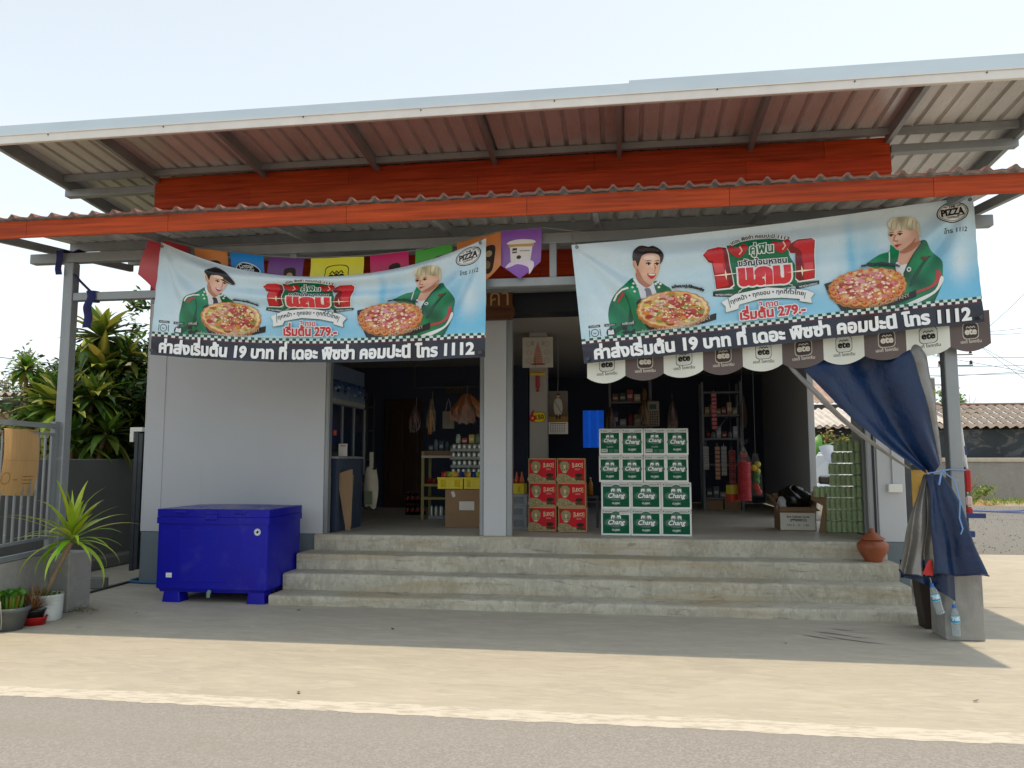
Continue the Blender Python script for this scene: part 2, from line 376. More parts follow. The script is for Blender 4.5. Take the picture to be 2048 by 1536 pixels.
m_zinc = lay('zinc sheet underside', (.68, .655, .635), [(2, (1, .3, 1), .4, .7, (.42, .41, .39), .7), (40, (3, .1, 1), .5, .7, (.60, .59, .56), .5)], .30, [(60, (4, .05, 1), .06)], metal=.32)
m_zincp = mat('bluezinc flashing', (.60, .67, .70), .34, .55, var=.06, scale=3, stretch=(.3, 1, 1))
m_trim = mat('white steel trim', (.78, .77, .72), .4, var=.06, scale=5)
m_redroof = lay('red brown roof paint', (.19, .080, .058), [(3, (1, 1, 1), .4, .7, (.24, .11, .085), .7), (25, (1, 1, 1), .55, .75, (.12, .05, .04), .6)], .55, [(40, (1, 1, 1), .08)])
m_black = mat('black shutter box', (.012, .014, .02), .5)
WOODC = (.53, .064, .018)

# ---------------------------------------------------------------- ground, road, pavement
def sheet(name, x0, x1, y0, y1, z, m, nx=1, ny=1, wob=0):
    mb = MB(); mb.grid(lambda u, v: (x0+(x1-x0)*u, y0+(y1-y0)*v, z+(noise1(u*9+v*23, 1)*wob if 0 < u < 1 and 0 < v < 1 else 0)), nx, ny)
    return struct(mb.build(name, m))
sheet('ground', -900, 900, -300, 1800, -.03, m_dirt)
sheet('road', -60, 60, -7, 4.31, 0, m_asph)
mb = MB(); mb.grid(lambda u, v: (-14+28*u, [4.255, 4.30, 4.39, 4.435][int(round(v*3))]+((.010*noise1(u*420, v*9)+.012*noise1(u*60, v*5)) if v in (0, 1) else 0), .001), 900, 3); struct(mb.build('road_marking', m_line))
sheet('pavement', -40, 40, 4.40, 8.04, .0, m_pave)
mb = MB()
for pts in ([(1.52, 6.62), (1.66, 6.50), (1.83, 6.40), (2.0, 6.33), (1.84, 6.375), (1.66, 6.47)], [(1.50, 6.72), (1.62, 6.66), (1.80, 6.55), (1.93, 6.53), (1.78, 6.575), (1.64, 6.69)], [(1.64, 6.86), (1.78, 6.82), (1.86, 6.79), (1.76, 6.80)], [(1.38, 6.60), (1.5, 6.53), (1.62, 6.42), (1.48, 6.51)]): mb.add([(x, y, .004) for x, y in pts], [tuple(range(len(pts)))])
struct(mb.build('pavement_stain', mat('dark streak on concrete', (.23, .215, .18), .8, var=.3, scale=20)))
sheet('yard_paving', -6.9, 14, 8.052, 12.4, 0, m_pave)
sheet('alley_paving', -6.9, -5.4, 12.4, 16, 0, m_pave)
sheet('gravel_yard', 2.9, 60, 12.4, 25.2, -.004, m_grav, 60, 20, .015)
sheet('earth_strip', 2.0, 60, 25.2, 29, -.008, m_dirt, 40, 6, .02)

# ---------------------------------------------------------------- shop building
P = .575
shop = thing('shop_building', 'grey rendered shop house with open front, concrete steps and red timber gable', 'building', (0, 8.25, 0))
def sp(mb, name, m, parent=None):
    o = mb.build(name, m, parent or shop)
    if parent is None: o.matrix_parent_inverse = T((0, -8.25, 0))
    return o
mb = MB(); mb.box(-5.5, -3.31, 8.25, 8.37, P, 3.33, .006); sp(mb, 'front_wall', m_wall)
mb = MB()                                                              # the thin joint between the corner pilaster and the panel
mb.box(-5.47, -5.255, 8.242, 8.252, P+.002, 3.32, .003); sp(mb, 'corner_pilaster', m_wall)
mb = MB()
mb.v = []; pr = [(-5.50, 8.37)]+[(-5.50+.06*(1-math.cos(a)), 8.285-.05*math.sin(a)) for a in [i*math.pi/12 for i in range(7)]]+[(-3.383, 8.235), (-3.383, 8.37)]
n = len(pr); mb.add([(x, y, 0) for x, y in pr]+[(x, y, P-.002) for x, y in pr], [tuple(range(n)), tuple(reversed(range(n, 2*n)))]+[(i, i+n, (i+1) % n+n, (i+1) % n) for i in range(n)])
sp(mb, 'wall_base', m_band)
mb = MB(); mb.box(-5.5, -5.38, 8.372, 15.1, 0, 3.33); sp(mb, 'side_wall', m_wall)
mb = MB(); mb.box(2.67, 2.79, 8.372, 9.6, P+.001, 3.33); mb.box(2.60, 2.69, 11.42, 12.1, P, 3.0, .005); mb.box(2.62, 2.74, 12.12, 15.1, P, 3.33); mb.box(2.62, 2.72, 9.6, 12.1, 3.002, 3.33)
sp(mb, 'side_wall', m_wall)
mb = MB(); mb.box(2.525, 2.79, 8.25, 8.37, P, 3.33, .006); sp(mb, 'front_wall', m_wall)
mb = MB(); mb.box(2.58, 2.79, 8.242, 8.62, 0, P-.002, .004); sp(mb, 'wall_base', m_band)
mb = MB(); mb.box(-1.5, -1.252, 8.25, 8.5, P, 3.0, .006); sp(mb, 'column', m_wall)
mb = MB(); mb.box(-1.16, -.945, 9.6, 9.82, P, 3.0, .005); sp(mb, 'column', m_ceil)
def guide(x0, x1, y0=8.262, z1=2.998):
    g = MB(); g.box(x0, x1, y0, y0+.09, P, z1, .003); g.box(x0+.012, x1-.012, y0-.004, y0+.02, P+.01, z1-.01); return sp(g, 'shutter_guide', m_steel)
guide(-3.308, -3.262); guide(-1.545, -1.502); guide(-1.25, -1.19); guide(2.43, 2.523)
mb = MB(); mb.box(2.485, 2.505, 8.25, 8.262, P, 3.0); sp(mb, 'shutter_slot', m_black)
mb = MB(); mb.box(-3.3, 2.52, 8.262, 8.6, 3.0, 3.325); sp(mb, 'shutter_box', m_black)
mb = MB(); mb.box(-5.37, 2.62, 8.62, 15.1, 3.001, 3.06); sp(mb, 'ceiling', m_ceil)
mb = MB(); mb.box(-3.381, 2.575, 8.2, 15.1, .02, P, .012); mb.box(-5.375, -3.382, 8.374, 15.1, .02, P); sp(mb, 'floor_slab', m_floor)
# back wall with an opening that a blue curtain closes from outside
bx0, bx1, bz0, bz1 = -.78, -.37, 1.62, 2.35
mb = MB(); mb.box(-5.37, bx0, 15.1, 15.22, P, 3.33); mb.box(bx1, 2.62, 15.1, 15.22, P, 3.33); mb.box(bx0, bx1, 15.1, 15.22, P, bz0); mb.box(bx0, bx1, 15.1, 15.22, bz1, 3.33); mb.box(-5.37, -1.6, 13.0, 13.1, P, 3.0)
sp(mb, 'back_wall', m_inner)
mb = MB(); mb.box(-4.1, -3.43, 12.94, 12.998, P, 2.42, .004)
for z0, z1 in ((.8, 1.35), (1.5, 2.25)):
    for x0 in (-4.0, -3.73): mb.box(x0, x0+.22, 12.925, 12.941, z0, z1, .006)
sp(mb, 'inner_door', mat('dark brown door', (.05, .025, .012), .5, var=.3, scale=5, stretch=(6, 1, .6)))
# steps
st = [(-3.41, 2.553, 7.19, .092), (-3.425, 2.553, 7.53, .251), (-3.42, 2.558, 7.84, .41)]
for i, (x0, x1, y0, z1) in enumerate(st):
    mb = MB()
    def face(u, v, x0=x0, x1=x1, y0=y0, z1=z1, i=i):
        # section: bottom of riser -> rounded nosing -> back of tread, slightly wavy like hand-laid cement
        zb = 0 if i == 0 else st[i-1][3]-.01; yb = (st[i+1][2] if i < 2 else 8.2)+.02
        sec = [(y0+.004, zb), (y0, zb+(z1-zb)*.5), (y0-.002, z1-.018), (y0+.004, z1-.006), (y0+.017, z1), (y0+.12, z1+.001), (yb, z1)]
        k = v*6; q = min(5, int(k)); t = k-q; y = sec[q][0]*(1-t)+sec[q+1][0]*t; z = sec[q][1]*(1-t)+sec[q+1][1]*t
        x = x0+(x1-x0)*u; wv = noise1(x*1.3, i*5)
        return (x, y+wv*.007*(1 if k < 5 else 0)+.0025*noise1(x*9, i), z+.004*noise1(x*1.1+2, i*3)*(1 if k > 1.5 else 0))
    mb.grid(face, 150, 6)
    mb.box(x0+.001, x1-.001, y0+.02, 8.2, 0, z1-.012)
    sp(mb, 'step', m_step)
mb = MB()
mb.grid(lambda u, v: (-3.379+(2.445+3.379)*u, [8.199, 8.195, 8.193, 8.197, 8.207, 8.24][int(round(v*5))]+.006*noise1(u*7, 2), [.40, .49, P-.02, P-.005, P+.003, P+.0035][int(round(v*5))]+.003*noise1(u*8, 4)*(v > .3)), 140, 5)
sp(mb, 'step', m_step)
# timber cladding on the gable: lapped boards with staggered joints
mb = MB(); zz = 3.335; k = 0; hts = [.17]*2+[.175, .185, .165, .16, .19, .18]
for k, hgt in enumerate(hts):
    x = -5.47 if k % 1 == 0 else 0; cuts = sorted([-5.47+o for o in ((0, 1.7, 4.6, 7.3), (0, 3.0, 5.9), (0, 1.2, 3.9, 6.8), (0, 2.4, 5.2, 7.6))[k % 4]])+[2.788-.006*(k % 2)]
    for a, b in zip(cuts[:-1], cuts[1:]):
        t = rnd.uniform(.85, 1.15); c = (WOODC[0]*t, WOODC[1]*t*rnd.uniform(.85, 1.2), WOODC[2])
        y0 = 8.2; o = [(y0-.016, zz-.012), (y0-.004, zz+hgt-.004), (y0+.012, zz+hgt-.004), (y0+.012, zz)]
        vs = [(xx, yy, z) for xx in (a+.0015, b-.0015) for yy, z in o]
        mb.add(vs, [(0, 4, 5, 1), (1, 5, 6, 2), (3, 2, 6, 7), (0, 3, 7, 4), (0, 1, 2, 3), (4, 7, 6, 5)], 0, False, None, c)
    zz += hgt
sp(mb, 'gable_cladding', m_wood)
mb = MB(); mb.box(-5.46, 2.78, 8.214, 8.3, 3.33, 4.7); sp(mb, 'gable_frame', m_steeld)
mb = MB(); mb.box(-5.4, -5.3, 8.6, 15.1, 3.33, 4.35); mb.box(2.65, 2.75, 8.6, 15.1, 3.33, 4.35); mb.box(-5.4, 2.75, 15.0, 15.1, 3.33, 4.2); sp(mb, 'upper_wall', m_rendd)
# upper roof, low pitch falling to the back
RS = -.075
def rz(y): return 4.865+RS*(y-7.0)
def ribbed(x0, x1, y0, y1, zf, per, rh, base, top, up=True, dz=0, nseg=2):
    mb = MB(); xs = []; x = x0
    while x < x1:
        for a, hh in ((0, 0), (per-base, 0), (per-base+(base-top)/2, rh), (per-(base-top)/2, rh)): xs.append((x+a, hh))
        x += per
    xs = [p for p in xs if p[0] <= x1]; ny = nseg
    vs = [(x, y0+(y1-y0)*j/ny, zf(y0+(y1-y0)*j/ny)+hh+dz) for j in range(ny+1) for x, hh in xs]; n = len(xs)
    fs = [(j*n+i, j*n+i+1, (j+1)*n+i+1, (j+1)*n+i) for j in range(ny) for i in range(n-1)]
    if not up: fs = [tuple(reversed(f)) for f in fs]
    return mb.add(vs, fs)
sp(ribbed(-6.64, 4.06, 7.03, 15.9, rz, .197, .034, .058, .026, False), 'roof_sheet', m_zinc)
sp(ribbed(-6.64, 4.06, 7.03, 15.9, rz, .197, .034, .058, .026, True, .003), 'roof_top', m_zincp)
mb = MB(); mb.box(-6.68, .13, 6.985, 7.0, 4.80, 4.905, .002); mb.box(-6.68, .13, 7.001, 7.18, 4.901, 4.905); sp(mb, 'roof_flashing', m_zincp)
mb = MB(); mb.box(.10, 4.10, 6.980, 6.984, 4.80, 4.925, 0); mb.box(.10, 4.10, 6.984, 7.18, 4.9215, 4.925); sp(mb, 'roof_flashing', m_zincp)
mb = MB(); mb.box(-6.68, 4.10, 6.984, 7.028, 4.705, 4.797, .004)
mb.box(-6.68, 4.1, 6.974, 6.9795, 4.788, 4.7985)
sp(mb, 'roof_trim', m_trim)
for x in (-5.9, -4.6, -3.1, -1.9, -.6, .9, 2.1, 3.2):
    mb = MB(); mb.tube([(x, 6.99, 4.77+.012*(x % 1)), (x, 6.974, 4.77+.012*(x % 1))], .007, 6); sp(mb, 'screw', m_steeld)
def csec(y0, y1, x, zf, h, w2=.045):
    g = MB(); vs = []
    for y in (y0, y1): vs += [(x-w2/2, y, zf(y)-h), (x+w2/2, y, zf(y)-h), (x+w2/2, y, zf(y)), (x-w2/2, y, zf(y))]
    return g.add(vs, [(0, 1, 2, 3), (7, 6, 5, 4), (0, 4, 5, 1), (1, 5, 6, 2), (2, 6, 7, 3), (3, 7, 4, 0)])
for x in (-6.6, -5.44, -4.09, -2.73, -1.37, 0.0, 1.38, 2.76, 4.0):
    long = x in (-6.6, 4.0); sp(csec(7.03, 15.8 if long else 8.19, x, lambda y: rz(y)-.002, .115 if not long else .14, .05), 'rafter', m_steel)
mb = MB(); mb.box(-6.57, 3.97, 8.06, 8.11, rz(8.1)-.075, rz(8.1)-.006); sp(mb, 'purlin', m_steel)
mb = MB(); mb.box(-6.66, -5.475, 8.2, 8.3, 4.565, 4.652, .004); sp(mb, 'roof_beam', m_steel)
mb = MB(); mb.box(2.795, 4.02, 8.2, 8.3, 4.565, 4.652, .004); sp(mb, 'roof_beam', m_steel)
for y in (9.6, 11.2, 12.8, 14.4):
    mb = MB(); mb.box(-6.57, 3.97, y, y+.05, rz(y)-.08, rz(y)-.008); sp(mb, 'purlin', m_steel)

# ---------------------------------------------------------------- lean-to canopy over the steps
can = thing('front_canopy', 'long grey steel lean-to canopy with red timber fascia and ridged red roof sheet', 'canopy', (0, 6.6, 0))
def cp(mb, name, m):
    o = mb.build(name, m, can); o.matrix_parent_inverse = T((0, -6.6, 0)); return o
def cz(y): return 3.535+.1*(y-6.0)
CX0, CX1 = -5.74, 3.06
def crib(dz, up, y0):
    mb = MB(); xs = []; per = .1975; x = CX0
    while x < CX1:
        for a, hh in ((0, 0), (.03, .003), (.06, .007), (.09, .003), (.118, 0), (.134, .014), (.148, .034), (.158, .037), (.168, .034), (.182, .014)): xs.append((x+a, hh))
        x += per
    xs = [q for q in xs if q[0] <= CX1+.03]; n = len(xs); ny = 8; vs = []
    for j in range(ny+1):
        y = y0+(8.19-y0)*j/ny; vs += [(x, y, cz(y)+hh+dz+.004*noise1(x*2.1, 3)*(j == 0)) for x, hh in xs]
    fs = [(j*n+i, j*n+i+1, (j+1)*n+i+1, (j+1)*n+i) for j in range(ny) for i in range(n-1)]
    if not up: fs = [tuple(reversed(f)) for f in fs]
    mb.add(vs, fs, 0, True)
    if up:                                                            # front lip of the sheet
        v2 = [(x, y0-.001, cz(y0)+hh+dz+.004*noise1(x*2.1, 3)) for x, hh in xs]+[(x, y0-.001, cz(y0)+hh*.86+dz-.011+.004*noise1(x*2.1, 3)) for x, hh in xs]
        mb.add(v2, [(i+n, i+n+1, i+1, i) for i in range(n-1)], 0, True)
    return mb
cp(crib(.006, True, 6.0), 'roof_sheet', m_redroof); cp(crib(0, False, 6.002), 'sheet_underside', m_zinc)
mb = MB(); cuts = [CX0+.02, -5.27, -3.9, -2.28, -.75, .85, 2.35, CX1]
for a, b in zip(cuts[:-1], cuts[1:]):
    t = rnd.uniform(.92, 1.12); mb.box(a+.0012, b-.0012, 6.045, 6.062, 3.372, 3.525+.0035*rnd.random(), .002, col=(WOODC[0]*t, WOODC[1]*t*1.2, WOODC[2]))
cp(mb, 'fascia_board', m_wood)
mb = MB(); mb.box(CX0+.03, CX1-.01, 6.065, 6.11, 3.42, 3.52); cp(mb, 'front_purlin', m_steel)
for x0 in (-5.325, 2.575):
    mb = MB(); mb.box(x0, x0+.1, 6.6, 6.7, .52, 3.29, .006); cp(mb, 'post', m_steel)
for x0, x1, y0, y1, zt in ((-5.36, -5.055, 6.55, 6.86, .53), (2.458, 2.744, 6.55, 6.84, .53)):
    mb = MB(); mb.box(x0, x1, y0, y1, 0, zt, .008); cp(mb, 'pedestal', m_rend)
mb = MB(); mb.box(-5.70, CX1-.05, 6.605, 6.695, 3.292, 3.385, .005); cp(mb, 'top_beam', m_steel)
mb = MB(); mb.box(-5.222, 2.572, 6.61, 6.69, 2.915, 2.992, .005); cp(mb, 'lower_beam', m_steel)
for x in (-4.2, -3.0, -1.8, -.59, .62, 1.8):
    mb = MB(); mb.box(x-.03, x+.03, 6.62, 6.68, 2.992, 3.292); cp(mb, 'stub', m_steel)
for y in (7.15, 7.65, 8.1):
    mb = MB(); mb.box(CX0+.03, CX1-.01, y, y+.05, cz(y)-.085, cz(y)-.003); cp(mb, 'purlin', m_steel)
for x in (CX0+.05, -4.30, -2.95, -1.55, -.2, 1.2, 2.62, CX1-.06):
    cp(csec(6.115, 8.15, x, lambda y: cz(y)-.086, .075), 'rafter', m_steel)
mb = MB(); mb.box(-5.4, 2.7, 8.1, 8.18, 3.20, 3.29); cp(mb, 'wall_beam', m_steel)
# ---------------------------------------------------------------- printed vinyl banners
m_print = mat('printed vinyl', rough=.26, attr=True, var=.06, scale=3, spec=.6)
m_cloth = mat('printed cloth', rough=.75, attr=True, var=.06, scale=6, spec=.2, bump=.05, bscale=60)
m_card = mat('printed carton', rough=.7, attr=True, var=.08, scale=12, spec=.25)
W_, DK, GRN, RED = S('#e9ecea'), S('#14161f'), S('#04724a'), S('#c4121f')
BW, BH = 3.2, 1.04
QC = ((1168, 727), (1971, 641), (1945, 392), (1143, 490))            # artwork tracing frame: bl br tr tl
def art(px, py):
    u, v = .5, .5
    (ax, ay), (bx, by), (cx, cy), (dx, dy) = QC
    for _ in range(8):
        X = ax*(1-u)*(1-v)+bx*u*(1-v)+cx*u*v+dx*(1-u)*v-px; Y = ay*(1-u)*(1-v)+by*u*(1-v)+cy*u*v+dy*(1-u)*v-py
        Xu = (bx-ax)*(1-v)+(cx-dx)*v; Xv = (dx-ax)*(1-u)+(cx-bx)*u; Yu = (by-ay)*(1-v)+(cy-dy)*v; Yv = (dy-ay)*(1-u)+(cy-by)*u
        D = Xu*Yv-Xv*Yu; u -= (X*Yv-Y*Xv)/D; v -= (Y*Xu-X*Yu)/D
    return (u*BW, v*BH)
def fr(ox, oy, k): return lambda *pts: [art(ox+x/k, oy+y/k) for x, y in pts]
A7, A1, A4, A5, A8 = fr(1130, 440, 4.518), fr(1400, 440, 6.827), fr(1280, 470, 7.678), fr(1640, 440, 6.4), fr(1540, 380, 3.84)
def banner_art(cap):
    g = Print(); rr = random.Random(3)
    def sky_(u, v):
        u /= BW; v /= BH
        c = mixc(S('#d3e4ee'), S('#abdcf0'), min(1, max(0, (1-v)*1.1)))
        def blob(cu, cv, ru, rv): return math.exp(-((u-cu)/ru)**2-((v-cv)/rv)**2)
        c = mixc(c, S('#58bbe6'), min(.9, .8*blob(.98, .3, .16, .25)+.6*blob(.70, .62, .012, .3)+.5*blob(.74, .6, .03, .25)+.6*blob(.55, .28, .3, .14)+.5*blob(.92, .6, .05, .2)+.35*blob(.6, .7, .08, .1)))
        return mixc(c, S('#e4edf0'), min(.8, .7*blob(.955, .5, .03, .16)+.6*blob(.1, .35, .12, .3)+.4*blob(.64, .6, .03, .2)))
    nx, ny = 64, 20; V = [(BW*i/nx, BH*j/ny) for j in range(ny+1) for i in range(nx+1)]; F = []
    for j in range(ny):
        for i in range(nx): a = j*(nx+1)+i; F += [(a, a+1, a+nx+2), (a, a+nx+2, a+nx+1)]
    g.tris(np.array(V), np.array(F), sky_)
    strip = lambda u, v: mixc(S('#191b28'), S('#23273a'), .5+.5*math.sin(u*9+v*20))
    g.rect(0, 0, BW, .158*BH, strip)
    # left man
    sk0, skd, lip = S('#f0c6ae'), S('#b97f66'), S('#b8323f')
    fa = A7((800, 420))[0]; fb = A5((1080, 190))[0]
    skin = lambda u, v: ns(sk0, S('#c48b70'), 30, 1, (fa[0]+.02, fa[1]+.02, .19, .24) if u < 1.6 else (fb[0]-.03, fb[1]+.02, .21, .26))(u, v)
    jk, jd = ns(S('#12905f'), S('#04543a'), 16, 2), S('#034a30')
    g.smooth(A7((640, 505), (560, 585), (470, 668), (425, 755), (408, 860), (425, 960), (450, 1062), (640, 1050), (800, 1035), (900, 1010), (1010, 900), (1030, 760), (1005, 618), (955, 580), (905, 548), (850, 535), (760, 600), (690, 560)), jk)
    g.smooth(A7((560, 660), (600, 720), (640, 860), (650, 960), (600, 900), (610, 780)), jd)
    g.smooth(A7((450, 1000), (520, 950), (650, 920), (560, 965), (480, 1030)), jd)
    g.line(A7((462, 725), (490, 670), (540, 630), (600, 610)), .016, W_)
    g.line(A7((500, 735), (530, 690), (560, 655)), .022, S('#b0433c'))
    g.smooth(A7((645, 512), (690, 600), (738, 728), (860, 668), (850, 600), (830, 540), (770, 600), (700, 540)), ns(S('#f2f5f8'), S('#b4bcc8'), 18, 3))
    g.smooth(A7((752, 612), (790, 600), (812, 620), (826, 690), (775, 698), (765, 640)), S('#3a3a44') if cap else S('#77757d'))
    g.smooth(A7((680, 450), (685, 530), (735, 580), (778, 598), (825, 560), (840, 480)), skd)
    for x, y in ((650, 560), (640, 600), (660, 640), (690, 590), (860, 560), (890, 590), (905, 560), (880, 545)): g.poly(A7((x-16, y), (x+4, y-12), (x+14, y+6), (x-4, y+14)), W_)
    g.ell(*A7((668, 385))[0], .022, .040, skin)
    g.smooth(A7((660, 330), (664, 420), (690, 490), (735, 550), (785, 578), (830, 552), (868, 500), (893, 430), (905, 360), (892, 290), (800, 255), (700, 270)), skin)
    g.smooth(A7((680, 420), (690, 490), (735, 550), (785, 578), (800, 570), (750, 530), (715, 470)), skd)
    g.smooth(A7((820, 330), (870, 330), (850, 400), (830, 430), (800, 400)), S('#f3cdb5'))
    if cap:
        g.smooth(A7((645, 330), (640, 300), (690, 240), (730, 205), (850, 225), (935, 290), (985, 350), (960, 372), (890, 345), (800, 325), (720, 330), (690, 400), (668, 350)), ns(S('#2a2930'), S('#0c0b10'), 30, 2))
        g.smooth(A7((760, 330), (850, 338), (940, 372), (985, 352), (970, 380), (900, 372), (800, 345)), S('#2d2b33'))
    else:
        g.smooth(A7((645, 360), (640, 320), (650, 270), (690, 225), (735, 212), (790, 222), (835, 212), (893, 242), (930, 295), (925, 345), (900, 385), (897, 330), (868, 295), (790, 290), (735, 310), (712, 355), (690, 410), (668, 360)), ns(S('#3a302d'), S('#120e0e'), 40, 2))
        g.smooth(A7((690, 260), (760, 235), (850, 240), (900, 270), (800, 262), (730, 275)), S('#4a3f3b'))
    for x in (792, 870):
        g.smooth(A7((x-32, 366), (x, 352), (x+30, 362), (x, 358)), S('#4d342a'))
        g.smooth(A7((x-24, 388), (x, 376), (x+22, 386), (x, 396)), S('#f1ebe6')); g.ell(*A7((x, 386))[0], .0095, .0105, S('#1d1512'))
        g.line(A7((x-26, 388), (x-4, 374), (x+22, 384)), .008, S('#2a1b17'))
    g.smooth(A7((822, 430), (836, 440), (855, 440), (848, 452), (828, 448)), skd); g.line(A7((846, 395), (858, 432)), .008, skd)
    g.smooth(A7((780, 470), (830, 470), (860, 470), (850, 500), (820, 518), (795, 500)), lip); g.smooth(A7((788, 474), (825, 474), (855, 472), (845, 484), (810, 486)), S('#f7f1ee'))
    g.ell(*A7((812, 446))[0], .03, .026, ns(S('#efb8a2'), S('#e9bfa8'), 30)); g.ell(*A7((800, 330))[0], .05, .022, S('#f6d6c2')); g.line(A7((690, 440), (700, 500), (740, 552)), .012, S('#b9826a'))
    # pizza held by the left man
    def pizza(cx, cy, rx, ry, rot, frm, balls):
        fx = frm; k = math.cos(rot), math.sin(rot)
        def pt(a, r): return (cx+rx*r*math.cos(a)*k[0]-ry*r*math.sin(a)*k[1], cy+rx*r*math.cos(a)*k[1]+ry*r*math.sin(a)*k[0])
        rim = lambda q, dy=0: fx(*[(lambda p: (p[0], p[1]+dy))(pt(2*math.pi*i/72, q*(1+.022*math.cos(i*22*2*math.pi/72)))) for i in range(72)])
        g.poly(rim(1.0, ry*.13), ns(S('#c08044'), S('#8e5424'), 30)); g.poly(rim(1.0), ns(S('#e0a35a'), S('#b8722e'), 36, 1)); g.poly(rim(.95), ns(S('#f7dba6'), S('#e3ad66'), 34, 2))
        if not balls: g.poly(rim(.86), ns(S('#ecd077'), S('#c9963f'), 44, 3))
        else: g.poly(rim(.80), ns(S('#f0ba88'), S('#d5875a'), 44, 3))
        for i in range(190 if not balls else 150):
            a = rr.uniform(0, 6.28); q = math.sqrt(rr.random())*(.84 if not balls else .74); x, y = pt(a, q); s = rr.uniform(.035, .095)*rx
            c = rr.choice((['#c8392b', '#d9776a', '#e8a79b', '#e0c34e', '#8a9a35', '#b32f26', '#efe0a8', '#d88a3a'] if not balls else ['#d9707c', '#e79aa0', '#c9525a', '#e8b53c', '#d98548', '#e58a8e', '#b8453c', '#efc9a0']))
            th = rr.uniform(0, 3.14); ps = [(x+s*(1+.3*rr.random())*math.cos(th+i2*1.05)*1.1, y+s*.55*math.sin(th+i2*1.05)*(1+.4*rr.random())) for i2 in range(6)]
            g.smooth(fx(*ps), ns(S(c), mixc(S(c), (.30, .08, .04), .25), 70, i), k=2)
        for i in range(70):
            a = rr.uniform(0, 6.28); q = math.sqrt(rr.random())*.78; x, y = pt(a, q); s = rx*rr.uniform(.012, .03); g.ell(*fx((x, y))[0], s*.0011, s*.0008, mixc(S('#ffe9c4'), S('#f6b9a8'), rr.random()), n=7)
        for i in range(22 if balls else 0):
            a = 2*math.pi*i/22; x, y = pt(a, .9); r_ = .085*rx*(1.15 if math.sin(a) > 0 else .85)
            p = fx((x, y), (x+r_, y), (x, y-r_*.85)); ru = abs(p[1][0]-p[0][0]); rv = abs(p[2][1]-p[0][1])
            l = g.n+1+(i % 2)*3
            g.ell(p[0][0], p[0][1], ru, rv, S('#d98f48'), layer=l, n=12); g.ell(p[0][0]-ru*.1, p[0][1]+rv*.15, ru*.62, rv*.55, S('#c24b33'), layer=l+1, n=10); g.ell(p[0][0]-ru*.25, p[0][1]+rv*.35, ru*.22, rv*.18, S('#f0b48a'), layer=l+2, n=8)
        g.n += 7
    tray, gold = ns(S('#2e2b33'), S('#121116'), 12, 1), S('#b9a894')
    g.poly(A7((675, 745), (700, 715), (760, 700), (800, 900), (1010, 960), (1422, 826), (1422, 884), (1010, 1012), (830, 1020), (770, 960), (690, 820)), tray)
    pizza(1020, 795, 338, 168, -.05, A7, False)
    g.text('PIZZA COMPANY', *A7((1010, 1000), (1372, 882)), gold, .012)
    g.text('แป้งหนานุ่มไส้กรอกชีส', *A7((1012, 606), (1300, 636)), DK, .02, mid=A7((1160, 600))[0], halo=S('#30303a'))
    # headline block
    g.smooth(A1((440, 330), (500, 300), (760, 225), (1100, 208), (1300, 250), (1300, 420), (1390, 600), (1420, 800), (1300, 890), (900, 920), (560, 930), (520, 800), (470, 560)), GRN)
    g.poly(A1((260, 955), (1712, 800), (1712, 850), (1000, 925), (560, 1010), (260, 1010)), S('#055a3c'))
    def one(pts, side, dark):
        g.smooth(A1(*pts), W_, k=1); c = (sum(p[0] for p in pts)/len(pts), sum(p[1] for p in pts)/len(pts))
        sh = lambda p, q=.93: (c[0]+(p[0]-c[0])*q, c[1]+(p[1]-c[1])*q*1.02)
        g.poly(A1(*[sh(p) for p in pts]), DK if False else S('#7d1019')); g.poly(A1(*dark), S('#c91a26')); g.poly(A1(*side), ns(S('#e65658'), S('#c0202c'), 9, 1))
    one([(95, 445), (170, 360), (330, 318), (440, 330), (470, 430), (555, 880), (500, 925), (300, 945), (235, 560), (180, 545)], [(250, 560), (390, 560), (420, 700), (285, 700)], [(125, 440), (185, 378), (330, 336), (382, 342), (476, 878), (312, 915), (255, 530), (195, 525)])
    one([(1265, 350), (1310, 270), (1400, 215), (1610, 195), (1655, 230), (1665, 790), (1440, 830), (1385, 790), (1380, 410), (1310, 410)], [(1500, 560), (1620, 540), (1625, 660), (1510, 690)], [(1345, 320), (1385, 250), (1595, 215), (1630, 235), (1640, 772), (1500, 785), (1470, 400), (1420, 350)])
    for pts, a, b in (((( 260, 968), (566, 1000), (566, 1032), (260, 1024)), (290, 1013), (530, 1013)), (((1392, 872), (1712, 808), (1712, 852), (1400, 925)), (1440, 905), (1690, 855))):
        g.poly(A1(*pts), DK); g.text('THE PIZZA COMPANY', *A1(a, b), W_, .02, 1.4)
    for i in range(5):
        for j in range(3):
            if (i+j) % 2 == 0: x, y = 580+i*18+j*6, 985-i*18; g.poly(A1((x, y), (x+14, y-8), (x+18, y+6), (x+4, y+12)), W_); x2 = 1300+i*18; y2 = 830+i*14+j*8; g.poly(A1((x2, y2), (x2+12, y2+2), (x2+14, y2+14), (x2+2, y2+12)), W_)
    g.text('เดอะ พิซซ่า คอมปะนี 1112', *A1((515, 300), (1290, 240)), DK, .03, 1.0, mid=A1((880, 190))[0], halo=W_, hw=.16)
    for x, y in ((600, 395), (1190, 325)):
        p = A1((x, y))[0]; c = S('#b8161f'); g.smooth([(p[0], p[1]-.055), (p[0]-.075, p[1]+.01), (p[0]-.06, p[1]+.055), (p[0]-.01, p[1]+.035), (p[0]+.05, p[1]+.06), (p[0]+.075, p[1]+.015)], c); g.line([(p[0]+.015, p[1]+.04), (p[0]+.03, p[1]), (p[0]+.005, p[1]-.03)], .012, S('#f2b9a6'))
    g.text('คู่ฟิน', *A1((765, 425), (1075, 400)), S('#0a6a46'), .03, halo=W_, hw=.07)
